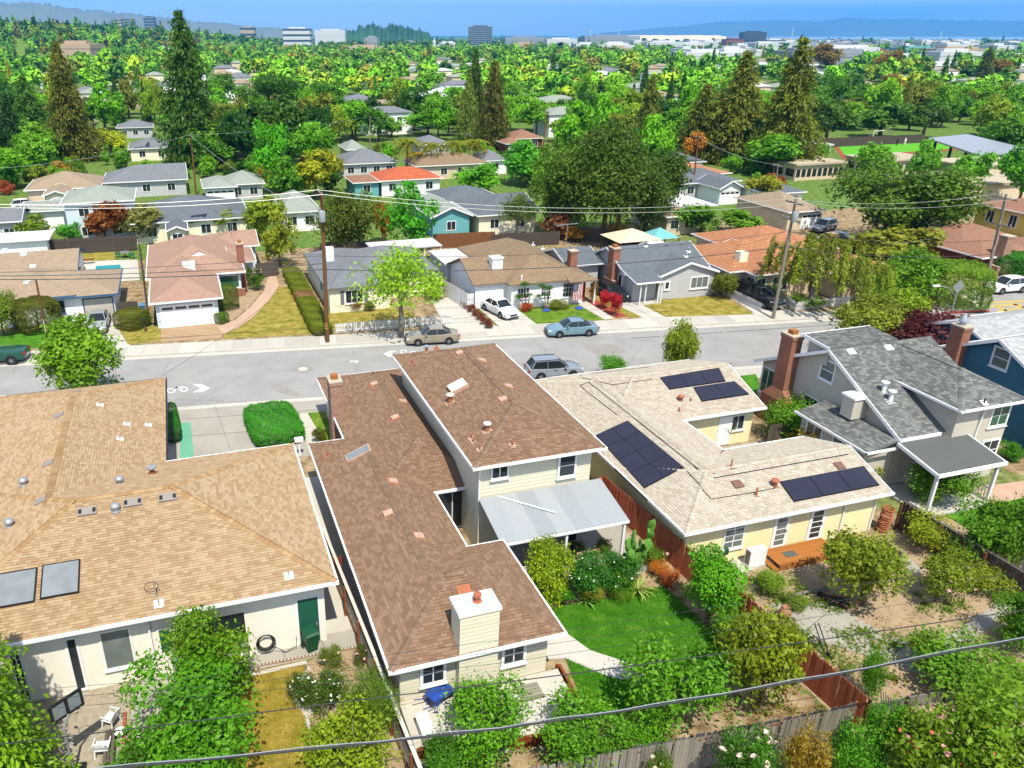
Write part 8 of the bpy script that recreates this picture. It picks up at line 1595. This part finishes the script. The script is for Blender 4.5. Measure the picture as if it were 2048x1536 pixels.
for yb in range(300, 492, 9):
    px = rng.uniform(-20, 30)
    while px < 2060:
        x = px; px += rng.uniform(26, 70); y = yb+rng.uniform(-4,4); p = G(x, y)
        if (x > 1560 and y < 420) or rng.random() > .62 or infoot(p, .8) or p.y < 62 or len(SHR) >= 150: continue
        wm = rng.uniform(2.2, 5.); hm = rng.uniform(1.6, 4.2); w = wm/mpp(p)
        if not clear(x, y-hm/mpp(p), y, w*.7): continue
        col = rng.choice(PAL+[C(170,150,60), C(160,90,60), DARK, DARK]); tr = rng.choice(CR['round']+CR['tall']); t = thing('garden_shrub', '', 'shrub', (p.x,p.y,0), None, 'shrubs and small trees in the back gardens'); o = link('foliage', tr[0], t); o.scale = (wm,wm,hm*1.15); o.location = (0,0,-.15*hm); o.rotation_euler = (0,0,rng.uniform(0,6)); k = rng.uniform(.9,1.15)*1.35; o.color = leafcol(col, k)
        cn = 'bright green' if col[1] > .2 and col[0] < .1 else 'yellow green' if col[0] > .15 else 'dark green' if col[1] < .1 else 'mid green'; SHR.append((t, x, yb, cn+' garden shrub'))
MARKS = [(38,'dark left edge conifer'),(152,'brown tinged conifer'),(392,'tallest redwood'),(545,'umbrella pine'),(702,'dark magnolia'),(880,'row of palms'),(985,'rust tipped cypress'),(1200,'huge oak'),(1462,'olive brown conifers'),(1650,'cypress clump by the field'),(1782,'massive dark school tree'),(1962,'tall right edge conifer')]
ORD = ['nearest','second nearest','third nearest','fourth nearest','fifth nearest','sixth nearest','seventh nearest','eighth nearest','ninth nearest','tenth nearest','eleventh nearest','twelfth nearest','thirteenth nearest','fourteenth nearest']
def autolabel(items):
    cnt = {}
    for t, x, yb, nm in sorted(items, key=lambda q: (-q[2], q[1])):
        mx, mn = min(MARKS, key=lambda q: abs(q[0]-x)); k = (nm, mn, x < mx); cnt[k] = cnt.get(k, 0)+1; t['label'] = '%s %s %s of the %s' % (ORD[min(cnt[k], len(ORD))-1], nm, 'left' if x < mx else 'right', mn)
autolabel(FILL); autolabel(SHR); autolabel(BGF); autolabel(SHED)
for i in range(1500):                                # the wooded plain beyond
    yb = 78+22*rng.random()**.8; x = rng.uniform(-80, 2130)
    if x > 1250 and yb < 83 and rng.random() < .6: continue
    if x > 1250 and rng.random() < .72: continue
    p = G(x, yb); con = rng.random() < .06; hm = rng.uniform(14,22) if con else rng.uniform(7,13); s_ = 1.+.6*(yb < 86); p.z = hill(p.x,p.y)-.5; col = rng.choice(PAL[3:11]); stuff_tree(p, (hm*.34 if con else rng.uniform(10,22))*s_, hm*(1.+.2*(s_ > 1)), con, mul(col,1.05), .12)
for i in range(420):
    f_ = rng.uniform(800,2100); s_ = rng.uniform(-1350,-350)*f_/1500; x, y = s_*CA+f_*SA, -s_*SA+f_*CA; hz_ = hill(x,y)
    if hz_ < 4: continue
    con = rng.random() < .3; stuff_tree(Vector((x,y,hz_-.5)), rng.uniform(9,16), rng.uniform(14,24) if con else rng.uniform(8,13), con, mul(rng.choice((GREEN,MIDG,DARK,OLIVE,BRIGHT)),.9), .14)
b = NB('distant_foliage'); t_ = b.tone(); at_ = b.n('ShaderNodeAttribute'); at_.attribute_name = 'fcol'; cc = b.mix(1., at_.outputs['Color'], b.ramp(t_, [(0,(.78,.78,.78,1)),(.5,(1,1,1,1)),(1,(1.22,1.18,1.05,1))]), 'MULTIPLY'); b.out(cc, .6, .2)
fme = quads_mesh('distant_trees', np.concatenate(stuffV), np.concatenate(stuffT), b.m); fa = fme.attributes.new('fcol', 'FLOAT_COLOR', 'FACE'); fa.data.foreach_set('color', np.concatenate(stuffC).astype(np.float32).reshape(-1)); fo = link('distant_trees', fme); tag(fo, 'mass of green treetops covering the distant plain', 'trees', None, 'stuff')

# ================================================================ hills, bay and air
def polar(px, dist): g = G(px, 300); g.z = 0; return g*(dist/fwd(g))
def ridge(name, prof, dist, dep, mat, rough=.12, seed=1, n=160):
    rs = np.random.RandomState(seed); xs = np.linspace(prof[0][0], prof[-1][0], n); ys = np.interp(xs, [p[0] for p in prof], [p[1] for p in prof]); m = MB(); J = 7; nz = np.convolve(rs.normal(0,1,n+8), np.ones(9)/9, 'valid')
    for i, x in enumerate(xs):
        for j in range(J):
            f_ = dist-dep*.5+dep*j/(J-1); p = polar(x, f_); hgt = max(0., ztop(polar(x, dist), ys[i])); k = math.sin(math.pi*min(1,max(0,j/(J-1))))**.8; wob = 1+rough*nz[i]*(1 if j else 0)+rs.normal(0,rough*.35); m.v.append((p.x, p.y, max(-2, hgt*k*wob-2 if j not in (0,J-1) else -2)))
    for i in range(n-1):
        for j in range(J-1): m.f.append((i*J+j,(i+1)*J+j,(i+1)*J+j+1,i*J+j+1)); m.t.append(.5)
    return tag(m.build(name, M[mat], None, 60), kind='structure')
M['hill'] = plain('dry_hills', C(150,150,110), .95, .2, .0006, 0, .1, fine=.004); M['hill_wood'] = plain('wooded_hill', C(70,110,60), .95, .3, .004, 0, .1, fine=.03)
ridge('hills', [(1180,66),(1250,60),(1330,52),(1400,44),(1480,41),(1560,42),(1620,40),(1650,35),(1700,40),(1760,37),(1850,40),(1950,42),(2120,41)], 20000, 6000, 'hill', .1, 1)
ridge('hills', [(-60,20),(0,14),(60,7),(110,5),(180,12),(250,20),(330,32),(430,42),(520,52),(640,62)], 9000, 3000, 'hill', .1, 2)
ridge('wooded_hill', [(670,66),(700,58),(730,52),(760,50),(790,49),(815,52),(840,60),(860,66)], 3300, 500, 'hill_wood', .25, 3)
ridge('tan_levee', [(1210,72),(1250,69.5),(1330,69.5),(1400,69.5),(1420,72)], 4200, 200, 'w_tan', .05, 4)
m = MB(); X = []
for i in range(31):
    for j in range(16): f_ = 500+j*130; s_ = (-1600+i*52)*f_/1500; x, y = s_*CA+f_*SA, -s_*SA+f_*CA; m.v.append((x, y, hill(x,y)-.6))
for i in range(30):
    for j in range(15): m.f.append((i*16+j,(i+1)*16+j,(i+1)*16+j+1,i*16+j+1)); m.t.append(.5)
tag(m.build('rising_ground', M['lawn_mid'], None, 60), kind='structure')
b = NB('bay_water'); M['bay'] = b.out(C(150,176,190), .25, .5)
m = MB(); q = [polar(1120,5600), polar(2300,5000), polar(2300,17500), polar(1120,17500)]; m.poly([(p.x,p.y,.6) for p in ccw([tuple(x) for x in q])] if False else [(p[0],p[1],.6) for p in ccw([tuple(x) for x in q])]); tag(m.build('bay_water', M['bay']), kind='structure')
b = NB('haze'); b.t.nodes.remove(b.b); pv = b.n('ShaderNodeVolumePrincipled'); pv.inputs['Color'].default_value = (.06,.4,.95,1); pv.inputs['Density'].default_value = 8.5e-5; pv.inputs['Anisotropy'].default_value = .1; b.l(pv.outputs[0], b.t.nodes['Material Output'].inputs['Volume'])
m = MB(); m.box(-26000,-1500,-3,26000,26000,900); hz = m.build('haze', b.m); tag(hz, 'thin blue haze lying over the whole plain', 'haze', None, 'stuff')
